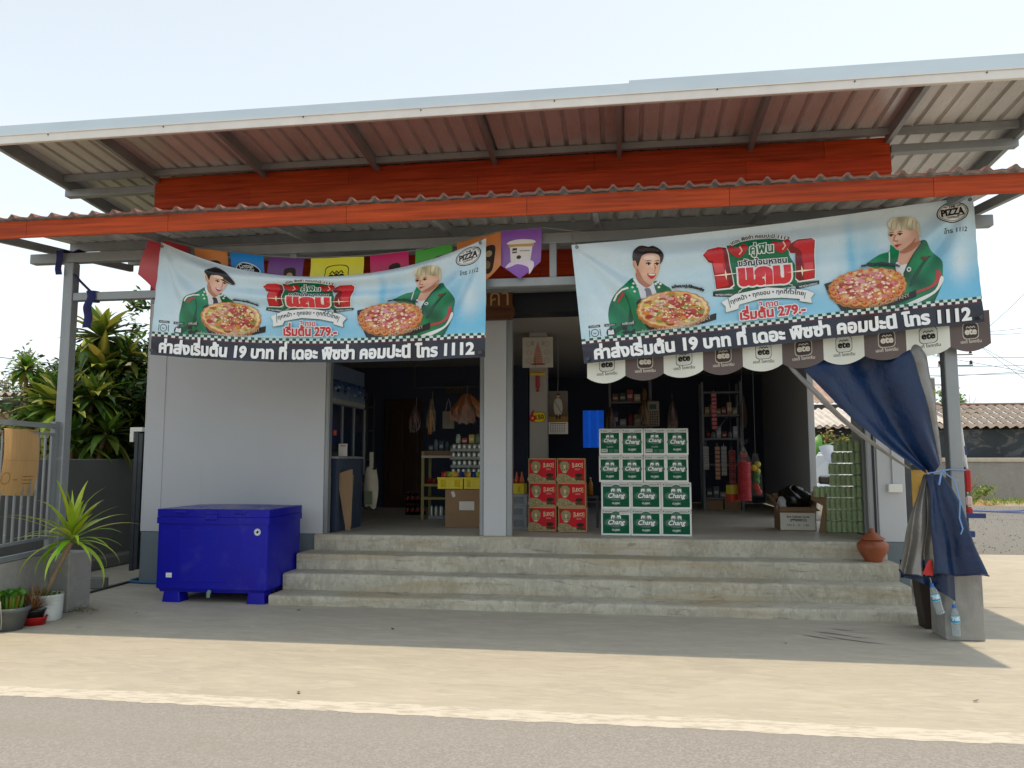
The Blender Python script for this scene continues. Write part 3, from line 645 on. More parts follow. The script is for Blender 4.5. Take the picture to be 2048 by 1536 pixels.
    g.text('ขวัญใจมหาชน', *A1((612, 600), (1268, 548)), DK, .035, halo=W_, hw=.08)
    g.text('แถม', *A1((640, 865), (1300, 815)), S('#d8323c'), .075, .98, halo=W_, hw=.06)
    for x, y in ((430, 728), (1470, 675)):
        p = A1((x, y))[0]; g.poly([(p[0]-.12, p[1]), (p[0], p[1]+.008), (p[0]+.12, p[1]), (p[0], p[1]-.008)], S('#ffe9c9')); g.poly([(p[0], p[1]-.05), (p[0]+.008, p[1]), (p[0], p[1]+.05), (p[0]-.008, p[1])], S('#ffe9c9'))
    rib = lambda q: g.poly(A1((440-q, 1070+q), (370-q, 1110), (430, 1165), (435-q, 1245+q), (600, 1200+q), (620, 1140), (900, 1062+q), (1200, 1046+q), (1440, 1062+q), (1440, 1092+q), (1605+q, 1118+q), (1590, 1050), (1640+q, 985), (1530, 935-q), (1000, 905-q), (560, 1000-q)), W_ if q == 0 else S('#0c5f45'))
    rib(7); rib(0)
    g.line(A1((462, 1050), (500, 1180)), .006, S('#0c5f45')); g.line(A1((1520, 975), (1500, 1060)), .006, S('#0c5f45'))
    g.text('ทุกหน้า • ทุกขอบ • ทุกที่ทั่วไทย', *A1((512, 1130), (1490, 1015)), DK, .02, 1.0, mid=A1((990, 1000))[0])
    g.text('2 ถาด', *A1((890, 1180), (1148, 1152)), S('#c2404c'), .03, halo=W_, hw=.09)
    g.text('เริ่มต้น 279.-', *A1((640, 1345), (1515, 1248)), S('#c8323e'), .045, halo=W_, hw=.07)
    # right man
    g.smooth(A5((668, 562), (700, 500), (830, 412), (945, 372), (963, 283), (1000, 312), (1060, 370), (1200, 330), (1308, 258), (1372, 253), (1425, 325), (1540, 460), (1582, 545), (1584, 690), (1596, 755), (1560, 870), (1505, 1000), (1470, 1062), (1300, 1080), (900, 1110), (900, 700)), jk)
    g.poly(A5((1065, 365), (1045, 450), (1020, 560), (1060, 640), (1120, 640), (1170, 520), (1240, 390), (1312, 285), (1290, 180), (1180, 260)), skin)
    g.poly(A5((1075, 370), (1145, 345), (1235, 275), (1300, 255), (1310, 285), (1200, 390), (1110, 420), (1060, 410)), skd)
    g.smooth(A5((1018, 528), (1070, 570), (1150, 560), (1118, 700), (1040, 680), (1005, 600)), S('#d5dbe0'))
    g.line(A5((1330, 290), (1230, 420), (1160, 560), (1115, 690)), .012, jd); g.smooth(A5((1400, 470), (1460, 440), (1400, 520), (1330, 640), (1250, 790), (1200, 830), (1270, 660)), jd); g.smooth(A5((1330, 465), (1420, 450), (1370, 500)), S('#6d3a3a'))
    g.line(A5((945, 380), (930, 560)), .008, W_)
    g.smooth(A5((1272, 895), (1430, 838), (1490, 760), (1505, 645), (1552, 655), (1552, 760), (1450, 862), (1282, 925)), S('#b8433f'))
    g.smooth(A5((1558, 720), (1592, 770), (1490, 930), (1250, 1065), (1030, 1112), (1300, 990), (1490, 890)), W_)
    g.ell(*A5((1180, 620))[0], .019, .019, W_); g.ell(*A5((1180, 620))[0], .011, .011, S('#3c6a86'))
    g.smooth(A5((935, 110), (945, 190), (985, 275), (1025, 340), (1075, 378), (1145, 350), (1235, 275), (1275, 190), (1275, 60), (1180, 20), (1000, 30)), skin)
    g.smooth(A5((1085, 374), (1145, 350), (1235, 275), (1262, 205), (1205, 278), (1135, 338)), skd); g.smooth(A5((1000, 260), (1045, 250), (1030, 190), (1010, 160)), S('#f0c8b0'))
    g.ell(*A5((1268, 140))[0], .022, .042, skin)
    bl, bd = ns(S('#e2dcbf'), S('#9c9474'), 40, 1), S('#a39c7e')
    g.smooth(A5((930, 75), (915, 10), (965, -45), (1050, -62), (1150, -68), (1250, -48), (1312, 20), (1322, 120), (1308, 225), (1290, 130), (1262, 85), (1225, 110), (1150, 85), (1100, 108), (1040, 85), (985, 118), (950, 100)), bl)
    for a, b in (((960, 80), (985, -30)), ((1020, 85), (1045, -40)), ((1090, 95), (1110, -45)), ((1160, 85), (1170, -50)), ((1230, 95), (1230, -30)), ((1280, 90), (1275, -10))): g.line(A5(a, ((a[0]+b[0])/2-8, (a[1]+b[1])/2), b), .007, bd)
    for x, y in ((962, 165), (1072, 150)):
        g.smooth(A5((x-30, y-22), (x, y-40), (x+42, y-36), (x, y-30)), S('#5a4433')); g.smooth(A5((x-26, y+4), (x, y-10), (x+32, y-2), (x, y+12)), S('#efe9e4')); g.ell(*A5((x+2, y))[0], .010, .011, S('#1d1512')); g.line(A5((x-28, y+2), (x, y-12), (x+34, y-4)), .009, S('#2a1b17'))
    g.smooth(A5((1000, 238), (1030, 252), (1062, 244), (1050, 230), (1020, 225)), skd); g.line(A5((1020, 160), (1004, 215), (1003, 238)), .010, skd)
    g.smooth(A5((1012, 296), (1040, 284), (1100, 286), (1060, 306), (1042, 326), (1022, 312)), lip)
    g.poly(A5((130, 800), (235, 768), (300, 900), (330, 1040), (900, 1040), (1270, 878), (1275, 965), (870, 1122), (368, 1195), (255, 1020), (170, 920)), tray)
    pizza(665, 845, 490, 240, -.10, A5, True)
    g.text('PIZZA COMPANY', *A5((690, 1130), (1190, 965)), gold, .012)
    g.text('ขอบไส้กรอกชีสและเบคอน', *A5((590, 590), (1040, 605)), DK, .02, mid=A5((820, 560))[0], halo=S('#30303a'))
    # round logo and phone number
    p = A8((1410, 165))[0]; g.ell(p[0], p[1], .118, .088, DK, n=36); g.ell(p[0], p[1], .109, .079, W_, n=36); g.ring(p[0], p[1], .103, .073, .004, DK)
    g.text('PIZZA', (p[0]-.082, p[1]-.022), (p[0]+.082, p[1]-.022), DK, .05, 1.25); g.text('THE', (p[0]-.024, p[1]+.040), (p[0]+.024, p[1]+.040), DK, .04); g.text('COMPANY', (p[0]-.046, p[1]-.050), (p[0]+.046, p[1]-.050), DK, .03, 1.1)
    g.line([(p[0]-.06, p[1]+.05), (p[0]-.034, p[1]+.05)], .005, DK); g.line([(p[0]+.034, p[1]+.05), (p[0]+.06, p[1]+.05)], .005, DK); g.line([(p[0]+.03, p[1]-.032), (p[0]+.085, p[1]-.029)], .006, DK)
    g.text('โทร 1112', *A8((1352, 328), (1515, 312)), DK, .02, 1.15, shear=.12)
    # icons, chequer line and bottom line of lettering
    for k, (x, wd) in enumerate(((.07, .1), (.205, .1), (.345, .12))):
        y = .285*BH; g.rect(x, y, x+wd, y+.022, S('#2c2c3a')); g.text(('ทานที่ร้าน', 'รับกลับบ้าน', 'เดลิเวอรี่')[k], (x+.012, y+.005), (x+wd-.012, y+.005), W_, .01, .9)
        cx = x+wd/2; cy = y-.045
        if k == 0: g.ring(cx, cy, .034, .034, .006, DK); g.line([(cx-.012, cy+.002), (cx, cy-.008), (cx+.012, cy+.002)], .006, DK); g.line([(cx-.048, cy-.03), (cx-.044, cy+.03)], .006, DK); g.line([(cx+.048, cy-.03), (cx+.044, cy+.03)], .006, DK)
        elif k == 1: g.smooth([(cx-.034, cy-.034), (cx+.034, cy-.034), (cx+.028, cy+.02), (cx-.028, cy+.02)], DK, k=2); g.poly([(cx-.026, cy-.027), (cx+.026, cy-.027), (cx+.022, cy+.014), (cx-.022, cy+.014)], S('#dfe7ea')); g.ring(cx, cy+.022, .014, .016, .005, DK)
        else: g.smooth([(cx-.05, cy-.01), (cx-.02, cy+.0), (cx+.02, cy-.012), (cx+.046, cy+.01), (cx+.05, cy-.02), (cx-.05, cy-.024)], DK, k=2); g.ell(cx-.03, cy-.028, .014, .014, DK, n=10); g.ell(cx+.03, cy-.028, .014, .014, DK, n=10); g.rect(cx-.05, cy+.006, cx-.012, cy+.036, DK)
    g.text('ราคานี้เป็นราคาโปรโมชั่นสำหรับทานที่ร้านและเดลิเวอรี่ สินค้าและราคาอาจเปลี่ยนแปลงได้', (.46, .207*BH), (1.35, .207*BH), W_, .0, .9)
    sq = .0104*BW; hh = .0205*BH; y0 = .163*BH; n = int(BW/sq)+1; l = g.n+1; ck, cl = S('#0e4a38'), S('#bfe3da')
    for r_ in (0, 1):
        for i in range(n):
            x0, x1 = i*sq, min(BW, (i+1)*sq)
            if x1 > x0: g.rect(x0, y0+r_*hh, x1, y0+(r_+1)*hh, ((W_ if r_ == 0 else cl) if (i+r_) % 2 == 0 else (S('#22463c') if r_ else S('#141c22'))), l)
    g.n = l; g.rect(0, .153*BH, BW, .163*BH, S('#5a1f2c'))
    g.text('ค่าส่งเริ่มต้น 19 บาท ที่ เดอะ พิซซ่า คอมปะนี โทร 1112', (.10, .030*BH), (BW-.10, .030*BH), S('#f4f7f8'), .05, .98)
    return g
def banner(name_loc, art_, bl, br, tl, tr, sagt, sagb, y, label, amp, seed):
    bl, br, tl, tr = map(Vector, (bl, br, tl, tr))
    hL = ((tl-bl).length+(tr-br).length)/2
    def pos(a, b, lay_):
        u, v = a/BW, b/BH
        B = bl.lerp(br, u)+Vector((0, 0, -sagb*4*u*(1-u))); Tt = tl.lerp(tr, u)+Vector((0, 0, -sagt*4*u*(1-u)))
        full = tl.lerp(tr, u)-bl.lerp(br, u); hh = Tt.z-B.z; k = .45
        zz = v*full.z if v < k else k*full.z+(v-k)/(1-k)*(hh-k*full.z)
        p = B+Vector((full.x*v, 0, zz)); d = 0
        for cx, sg in ((0, 1), (1, -1)):
            du = (u-cx)*sg*3.1; dv = (1-v); r_ = math.hypot(du, dv)+1e-6; an = math.atan2(dv, du)
            d += amp*math.sin(an*11+seed+cx*2+.8*math.sin(an*5+seed))*min(1, r_*2.0)**2*math.exp(-r_*1.0)
        d += amp*.55*math.sin((v*hh+sagt*1.4*4*u*(1-u)*.35)*26+seed)*math.exp(-((u-.5)/.32)**2)*(v**1.5)*(2.2 if sagt > .1 else .9)
        d += .010*math.sin(u*31+seed*2)*max(0, .22-v)*4+.03*math.sin(u*5+seed)*(1-v)*.6
        d += .003*math.sin(v*40+3*math.sin(u*8))*math.exp(-u*28)+.003*math.sin(v*38+2)*math.exp(-(1-u)*28)
        return (p.x, y+d-lay_*.0009, p.z)
    mb = art_.mesh(pos, .024)
    o = mb.build('vinyl_banner', [m_print]); tag(o, label, 'banner', 'banners hung under the canopy')
    for u, v in ((.014, .965), (.986, .965), (.012, .035), (.988, .035)):
        q = MB(); p = Vector(pos(u*BW, v*BH, 0)); q.lathe([(.006, .0), (.006, .012), (.014, .012), (.014, 0)], 12, M=T((p.x, p.y-.055, p.z)) @ RX(R(-90))); q.build('eyelet', m_steel, o)
    # tie cords up to the canopy frame
    for u, v, dx in ((.014, .975, -.06), (.986, .975, .03)):
        p = Vector(pos(u*BW, v*BH, 0)); q = MB(); q.tube([p+Vector((0, -.055, 0)), p+Vector((dx*.5, 0, .05)), p+Vector((dx, .16, .16))], .004, 5); q.build('tie_cord', mat('grey cord', (.3, .3, .28)), o)
    return o
banner('l', banner_art(True), (-4.285, 0, 2.353), (-1.163, 0, 2.271), (-4.221, 0, 3.405), (-1.158, 0, 3.315), .335, .06, 6.45, 'drooping pale blue banner on the left, its top edge sagging in front of flags', .042, .6)
banner('r', banner_art(False), (-.318, 0, 2.199), (2.835, 0, 2.478), (-.415, 0, 3.223), (2.796, 0, 3.493), .035, .01, 6.45, 'taut pale blue banner on the right, rising over the scalloped valance', .042, 2.1)

# ---------------------------------------------------------------- scalloped valance behind the right banner
g = Print(); nP = 10; pw = 3.2/nP; VH = .27
cr, br_ = S('#dcded4'), S('#6a5f5d')
for i in range(nP):
    lt = i % 2 == 0; x0 = i*pw; c = cr if lt else br_
    pts = [(x0, VH)]+[(x0, 0)]+[(x0+pw*t/10, -.052*math.sin(math.pi*t/10)**.8) for t in range(1, 10)]+[(x0+pw, 0), (x0+pw, VH)]
    g.poly(pts, c, 1)
    ink = S('#2a2624') if lt else S('#d9d3c6'); cx = x0+pw*.52; cy = .115; g.n = 2
    rs = [(cx+sx*(.045+.018*math.cos(a)), cy+sy*(.045+.018*math.sin(a))) for sx, sy, a0 in ((1, 1, 0), (-1, 1, 90), (-1, -1, 180), (1, -1, 270)) for a in (0,)]
    def rr_(r_): return [(cx+(r_-.03)*sx+.03*math.cos(R(a0+q)), cy+(r_-.03)*sy+.03*math.sin(R(a0+q))) for sx, sy, a0 in ((1, 1, 0), (-1, 1, 90), (-1, -1, 180), (1, -1, 270)) for q in (0, 30, 60, 90)]
    g.poly(rr_(.066), ink); g.poly(rr_(.062), c); g.poly(rr_(.059), ink if not lt else mixc(c, ink, .12)); 
    if not lt: g.poly(rr_(.0585), S('#4c4341'))
    g.text('ete', (cx-.046, cy-.028), (cx+.046, cy-.028), ink, .045)
    for sx in (-1, 0, 1): g.line([(cx+sx*.024-.012, cy+.022), (cx+sx*.024, cy+.036), (cx+sx*.024+.012, cy+.024)], .007, ink)
    g.text('เอเต้ ไอศกรีม', (cx-.085, .018), (cx+.085, .018), ink, .012)
def vpos(a, b, l):
    u = a/3.2; x = -.295+u*3.205; z = 2.083+u*.235-.02*math.sin(math.pi*u)+b; return (x, 6.535+.018*math.sin(u*40)*(1 if b < .3 else .4)+.01*math.sin(u*13)-l*.0009, z)
mb = g.mesh(vpos, .028); o = mb.build('awning_valance', [m_cloth]); tag(o, 'cream and brown scalloped valance printed with round badges below right banner', 'valance')

# ---------------------------------------------------------------- string of pennants behind the left banner
PEN = [(-4.42, 3.50, .40, '#c23a48', 'red pennant'), (-3.955, 3.368, .33, '#d98a4e', 'orange pennant'), (-3.585, 3.31, .33, '#1f86d8', 'bright blue pennant'), (-3.21, 3.255, .345, '#6d3f86', 'purple pennant'), (-2.80, 3.222, .50, '#e4dc3f', 'yellow pennant'), (-2.235, 3.225, .355, '#c42a68', 'pink pennant'), (-1.82, 3.255, .335, '#54b04a', 'green pennant'), (-1.445, 3.315, .40, '#d9874a', 'orange pennant with a printed bottle'), (-1.04, 3.40, .36, '#8a55b8', 'violet pennant with a tub of ice cream')]
bunt = thing('pennant_string', 'string of coloured pointed pennants hung behind the left banner', 'bunting', (-2.6, 6.56, 3.3))
def bp(mb, name, m, lb=None):
    o = mb.build(name, m, bunt); o.matrix_parent_inverse = T((2.6, -6.56, -3.3))
    if lb: o['label'] = lb
    return o
mb = MB(); mb.tube([(-4.6, 6.56, 3.53)]+[(x, 6.565, z+.008) for x, z, *_ in PEN]+[(-.66, 6.56, 3.42), (-.30, 6.56, 3.36)], .004, 5); bp(mb, 'string', mat('grey cord', (.3, .3, .28)))
for k, (x, z, wd, cc, lb) in enumerate(PEN):
    g = Print(); c = S(cc); h = .50 if k == 0 else .44; tipx = wd*.5
    gr = lambda a, b, c=c: mixc(c, mixc(c, (1, 1, 1), .25), max(0, min(1, (.5-abs(b-h*.45)/h))))
    g.poly([(0, h), (0, .14), (tipx, 0), (wd, .14), (wd, h)], gr, 1)
    if k == 8:
        cx = wd*.5; g.poly([(cx-.10, .30), (cx+.10, .31), (cx+.085, .165), (cx-.085, .16)], S('#e8e6e6')); g.rect(cx-.112, .292, cx+.112, .318, S('#c2a465')); g.smooth([(cx-.11, .318), (cx+.11, .318), (cx+.105, .345), (cx, .355), (cx-.105, .342)], S('#e6e3ea'))
        g.rect(cx-.075, .235, cx-.035, .28, S('#4a4440')); g.text('ete', (cx-.071, .247), (cx-.039, .247), W_, .03); g.text('เอเต้ ไอศกรีม', (cx-.01, .25), (cx+.075, .25), S('#5b4d55'), .02); g.ell(cx-.015, .195, .02, .018, S('#4b4540'))
        g.smooth([(cx-.13, .11), (cx-.07, .16), (cx+.09, .165), (cx+.12, .11), (cx+.08, .04), (cx+.07, .10), (cx-.02, .13), (cx-.08, .11)], S('#e9dff2'))
    elif k == 4:
        cx = wd*.5; g.smooth([(cx-.115, .30), (cx-.10, .36), (cx, .375), (cx+.10, .36), (cx+.115, .30), (cx+.10, .2), (cx-.10, .2)], DK); g.smooth([(cx-.108, .30), (cx-.094, .353), (cx, .368), (cx+.094, .353), (cx+.108, .30), (cx+.095, .205), (cx-.095, .205)], c)
        for sx in (-1, 0, 1): g.line([(cx+sx*.045-.024, .29), (cx+sx*.045, .318), (cx+sx*.045+.024, .292)], .012, DK)
        g.text('ete', (cx-.08, .22), (cx+.08, .22), DK, .05)
    elif k == 2:
        g.smooth([(.05, .30), (.12, .355), (.22, .35), (.29, .30), (.24, .25), (.12, .25)], W_); g.smooth([(.06, .30), (.12, .348), (.215, .343), (.28, .30), (.235, .256), (.12, .256)], S('#10202c')); g.text('Cotton', (.09, .305), (.22, .318), W_, .02); g.text('Candy', (.10, .272), (.23, .285), W_, .02)
    else:
        cx = wd*(.62 if k != 7 else .72); g.smooth([(cx-.055, .30), (cx-.03, .34), (cx+.04, .345), (cx+.06, .29), (cx+.03, .12), (cx-.04, .11)], S('#3b3330')); g.ell(cx, .27, .03, .03, S('#b9a27c')); g.ell(cx-.01, .17, .025, .035, S('#8b6d4c'))
        if k in (1, 7): g.smooth([(cx-.14, .30), (cx-.11, .345), (cx-.08, .30), (cx-.10, .26)], S('#6b4a32'))
        if k == 6: g.ell(cx, .3, .06, .03, W_)
    dz = (PEN[k+1][1]-z)*wd/(PEN[k+1][0]-x) if k < 8 else .014
    f = lambda a, b, l, x=x, z=z, wd=wd, h=h, dz=dz, k=k: (x+a+(-.14*(1-b/h)*(1-a/wd) if k == 0 else 0)+.02*(1-b/h)*math.sin(k*1.3), 6.56+.02*math.sin(a*22+k)*(1-b/h*.7)+.012*math.sin(b*17+k*2)-l*.0006, z-(h-b)+dz*a/wd)
    bp(g.mesh(f, .03), 'pennant', [m_cloth], lb)
# ---------------------------------------------------------------- blue curtain gathered and tied to the right post
m_tarp = mat('blue tarpaulin', (.005, .021, .072), .36, var=.25, scale=5, bump=.30, bscale=22, spec=.5)
m_silv = mat('silver tarpaulin lining', (.22, .21, .195), .33, .5, var=.16, scale=5, bump=.30, bscale=22)
def lerp(a, b, t): return a+(b-a)*t
def bez(ps, t):
    ps = [Vector(p) for p in ps]
    while len(ps) > 1: ps = [a.lerp(b, t) for a, b in zip(ps[:-1], ps[1:])]
    return ps[0]
cur = thing('tarpaulin_curtain', 'blue tarpaulin curtain with silver lining gathered and tied to the right post', 'curtain', (2.45, 6.5, 1.3))
def cup(mb, name, m):
    o = mb.build(name, m, cur); o.matrix_parent_inverse = T((-2.45, -6.5, -1.3)); return o
KN = (2.40, 6.50, 1.30)
TL0, TL1 = Vector((1.38, 6.62, 2.26)), Vector((2.27, 6.64, 2.40))
def upper(u, v):                    # u across the gathered cloth, v from the top edge down to the tie
    a = TL0.lerp(TL1, u); k = Vector((2.33+.12*u, 6.49, 1.285+.055*u+.02*math.sin(u*9)))
    p = a.lerp(k, v); sag = math.sin(math.pi*v)*(.10*(1-u)-.02*u); p.z -= sag*.7; p.x -= sag*.35
    fold = (.085*math.sin(u*7.5+.2+v*1.8)+.020*math.sin(u*17+v*3))*(1-v*.5)*min(1, v*4+.25)+.012*math.sin(u*24+v)*max(0, v-.6)*2
    p.y += -.02-fold-.03*math.sin(math.pi*v)+.012*math.sin(v*17+u*8)*(1-v)
    return tuple(p)
mb = MB(); mb.grid(upper, 60, 50); cup(mb, 'upper_drape', m_tarp)
def hem(p, q, wd, up=0):
    pass
def edge1(u, v):                    # silver lining rolling round the left edge of the gathered cloth
    p = Vector(upper(0, v)); w2 = lerp(.085, .04, v)*math.sin(math.pi*min(1, .08+v))**.3
    an = lerp(2.9, -.2, u); return (p.x-.5*w2+w2*.55*math.cos(an)-.01, p.y+.01-w2*.35*math.sin(an), p.z-.035+w2*.5*math.sin(an)*.9-.05*u*(1-v))
mb = MB(); mb.grid(edge1, 10, 40, flip=True); cup(mb, 'lining_edge', m_silv)
def edge2(u, v):
    p = Vector(upper(1, v)); w2 = lerp(.15, .045, v); return (p.x-.02+w2*u, p.y+.028-.05*math.sin(math.pi*u)*(1-v*.6), p.z+.012*u)
mb = MB(); mb.grid(edge2, 10, 40); cup(mb, 'lining_edge', m_silv)
def skirt(x0, x1, zb, xk0, xk1, yb, nf, ph, fold, yk=6.485):
    def f(u, v):
        t = v**.8; x = lerp(lerp(xk0, xk1, u), lerp(x0, x1, u), t); zk = KN[2]-.02; z = lerp(zk, zb(u), v)
        fd = fold*math.sin(u*nf+ph+.5*math.sin(v*4))*(.25+.9*t)+fold*.35*math.sin(u*nf*2.3+ph*2)*t*(1-.3*v)
        return (x+.008*math.sin(v*9+u*5), lerp(yk, yb, t)-fd-.05*math.sin(math.pi*min(1, v*1.3))*(.5), z+.012*math.sin(u*nf+ph)*v)
    return f
bl_sk = skirt(2.335, 2.705, lambda u: .528-.01*u, 2.345, 2.47, 6.40, 8.2, .8, .030)
mb = MB(); mb.grid(bl_sk, 56, 46, flip=True); cup(mb, 'lower_drape', m_tarp)
sv_sk = skirt(2.085, 2.36, lambda u: .545-.06*u*(1-u)*2-.03*u, 2.335, 2.385, 6.43, 11, 2.4, .036, 6.50)
mb = MB(); mb.grid(sv_sk, 56, 46, flip=True); cup(mb, 'lining_drape', m_silv)
mb = MB(); mb.grid(lambda u, v: (lerp(2.12, 2.52, u), 6.47+.03*math.sin(u*14), lerp(.62, .50-.02-.17*max(0, min(1, (u-.05)/.93))**1.5, v)), 40, 6, flip=True); cup(mb, 'back_drape', m_tarp)
mb = MB(); pts = [Vector(sv_sk(i/30, 1)) for i in range(31)]; mb.tube([p+Vector((0, -.003, 0)) for p in pts], .007, 6); pts = [Vector(bl_sk(i/30, 1)) for i in range(31)]; mb.tube([p+Vector((0, -.003, 0)) for p in pts], .006, 6); pts = [Vector(bl_sk(0, i/30)) for i in range(31)]; mb.tube([p+Vector((-.002, -.004, 0)) for p in pts], .005, 6)
cup(mb, 'hem', mat('dark blue hem', (.008, .016, .05), .5))
mb = MB(); a = Vector(sv_sk(.72, .94)); mb.add([(a.x-.02, a.y-.035, a.z-.02), (a.x+.055, a.y-.04, a.z-.03), (a.x+.055, a.y-.035, a.z+.09), (a.x+.03, a.y-.03, a.z+.085)], [(0, 1, 2, 3)]); cup(mb, 'red_patch', mat('red plastic', (.5, .02, .02), .4))
m_cord = mat('pale blue cord', (.16, .30, .58), .6)
mb = MB(); mb.tube([(2.34, 6.46, 1.285), (2.40, 6.425, 1.30), (2.48, 6.44, 1.315), (2.56, 6.57, 1.318), (2.68, 6.59, 1.312), (2.70, 6.71, 1.31)], .006, 6); mb.tube([(2.44, 6.425, 1.30), (2.425, 6.41, 1.26), (2.41, 6.405, 1.20)], .008, 6); mb.tube([(2.45, 6.425, 1.305), (2.52, 6.40, 1.24), (2.545, 6.38, 1.08), (2.53, 6.37, .95), (2.548, 6.365, .87), (2.53, 6.365, .83)], .006, 6)
cup(mb, 'tie_cord', m_cord)

# ---------------------------------------------------------------- water bottles hanging as weights
m_pet = mat('clear bottle plastic', (.80, .88, .92), .12, trans=.8, ior=1.25, var=.03)
m_cap = mat('blue bottle cap', (.02, .16, .55), .35)
m_lab = mat('printed bottle label', rough=.4, attr=True, var=.05)
def hang_bottle(loc, tilt, label, topz):
    t = thing('water_bottle', label, 'bottle', loc, 0, 'bottles hung from the curtain'); t.rotation_euler = (0, tilt, 0)
    mb = MB(); pr = [(.001, 0), (.026, .0), (.031, .008)]
    for i in range(6): pr += [(.031, .015+i*.014), (.0292, .022+i*.014)]
    pr += [(.031, .10), (.031, .155), (.028, .175), (.017, .20), (.0125, .21), (.0125, .222)]
    mb.lathe(pr, 20); mb.build('bottle', m_pet, t)
    mb = MB(); mb.lathe([(.0145, .212), (.0148, .232), (.013, .238), (.001, .238)], 16); mb.build('cap', m_cap, t)
    g = Print(); g.rect(-.097, 0, .097, .05, S('#8fd0e4')); g.smooth([(-.06, .005), (-.03, .04), (.0, .02), (.04, .046), (.05, .01)], S('#1a8fc0')); g.text('น้ำดื่ม', (-.035, .018), (.03, .018), W_, .04)
    mb = g.mesh(lambda a, b, l: ((.0315+l*.0003)*math.sin(a/.0315), -(.0315+l*.0003)*math.cos(a/.0315), .103+b), .012); mb.build('label', m_lab, t)
    mb = MB(); mb.tube([(0, 0, .236), (.004, 0, .27), (0, 0, topz)], .0025, 5); mb.build('string', mat('white string', (.6, .6, .58)), t)
hang_bottle((2.516, 6.50, .045), R(-2), 'clear water bottle hanging lowest, in front of the concrete pedestal', .34)
hang_bottle((2.398, 6.47, .215), R(-14), 'tilted clear water bottle hanging beside the left face of the pedestal', .30)

# ---------------------------------------------------------------- big blue cool box
m_cool = lay('royal blue plastic', (.003, .006, .37), [(2, (1, 1, 1), .35, .7, (.010, .006, .30), .8), (26, (.6, 1, 2.4), .62, .72, (.05, .05, .45), .5, 1.5), (5, (1, 1, 1), .58, .75, (.06, .06, .36), .35), (70, (.3, 1, 3), .70, .74, (.30, .32, .6), .5)], .42, [(30, (1, 1, 1), .04)], spec=.3)
m_lid = lay('dusty blue lid', (.02, .018, .36), [(3, (1, 1, 1), .35, .65, (.22, .22, .30), .9), (20, (1, 1, 1), .45, .65, (.34, .33, .33), .7)], .6, [(30, (1, 1, 1), .04)], spec=.3)
cool = thing('cool_box', 'large royal blue plastic ice chest standing left of the steps', 'ice chest', (-4.0, 7.2, 0), R(.5)); cool.scale = (1, .76, 1)
def tapered(mb, x0, x1, y0, y1, z0, z1, tx, ty, r=.03, n=4):
    rings = []
    for zi, (z, s) in enumerate(((z0, 1), (z1, 0))):
        a0, a1, b0, b1 = x0+tx*s, x1-tx*s, y0+ty*s, y1-ty*s
        rings.append([(cx+r*math.cos(R(a+q*90/n)), cy+r*math.sin(R(a+q*90/n)), z) for cx, cy, a in ((a1-r, b1-r, 0), (a0+r, b1-r, 90), (a0+r, b0+r, 180), (a1-r, b0+r, 270)) for q in range(n+1)])
    k = len(rings[0]); mb.add(rings[0]+rings[1], [(i, (i+1) % k, (i+1) % k+k, i+k) for i in range(k)], 0, True); mb.add(rings[0], [tuple(reversed(range(k)))]); mb.add(rings[1], [tuple(range(k))]); return mb
mb = MB(); tapered(mb, -.575, .55, -.02, 1.0, .10, .135, .015, .012); tapered(mb, -.59, .565, -.033, 1.01, .135, .80, 0, 0); mb.box(-.35, .3, -.037, -.03, .2, .7, .003); mb.build('body', m_cool, cool)
mb = MB(); tapered(mb, -.605, .58, -.05, 1.03, .765, .828, 0, 0, .035); mb.build('rim', m_cool, cool)
mb = MB(); tapered(mb, -.602, .577, -.047, 1.027, .832, .905, 0, 0, .035); mb.grid(lambda u, v: (lerp(-.56, .535, u), lerp(-.0, .985, v), .907+.018*math.sin(math.pi*u)**.5*math.sin(math.pi*v)**.5), 12, 12, mi=1); mb.build('lid', [m_cool, m_lid], cool)
for x0, x1 in ((-.40, -.28), (.22, .34)): mb = MB(); mb.box(x0, x1, -.066, -.046, .862, .89, .006); mb.build('handle', m_cool, cool)
mb = MB(); mb.box(-.085, .04, -.062, -.045, .80, .895, .005); mb.box(-.105, .06, -.072, -.06, .858, .872, .004); mb.box(-.09, .045, -.068, -.058, .806, .83, .004); mb.build('latch', m_cool, cool)
for x in (-.51, .37): mb = MB(); tapered(mb, x, x+.165, -.01, .2, 0, .105, -.012, -.01, .015); mb.build('foot', m_cool, cool)
for x in (-.51, .37): mb = MB(); tapered(mb, x, x+.165, .78, .98, 0, .105, -.012, -.01, .015); mb.build('foot', m_cool, cool)
g = Print(); g.ell(0, 0, .034, .034, W_); g.ring(0, 0, .030, .030, .003, DK); g.line([(-.02, 0), (.02, .002)], .006, DK); g.smooth([(-.006, .012), (.012, .014), (.008, -.012), (-.01, -.01)], DK)
mb = g.mesh(lambda a, b, l: (.458+a, -.0345-l*.0004, .69+b), .03); mb.build('round_sticker', m_lab, cool)
g = Print(); g.rect(0, 0, .062, .045, W_); g.rect(.008, .012, .05, .016, S('#a9b0b8')); mb = g.mesh(lambda a, b, l: (-.48+a, -.0345-l*.0004, .24+b), .03); mb.build('paper_sticker', m_lab, cool)
mb = MB(); mb.tube([(-.02, -.028, .11), (-.02, -.05, .10), (-.02, -.056, .055)], [.022, .022, .018], 12); mb.build('drain_plug', mat('grey green plastic', (.16, .24, .2), .5), cool)
mb = MB(); mb.tube([(-.55, -.0, 1.0), (-.2, .1, 1.0)], .001, 3)

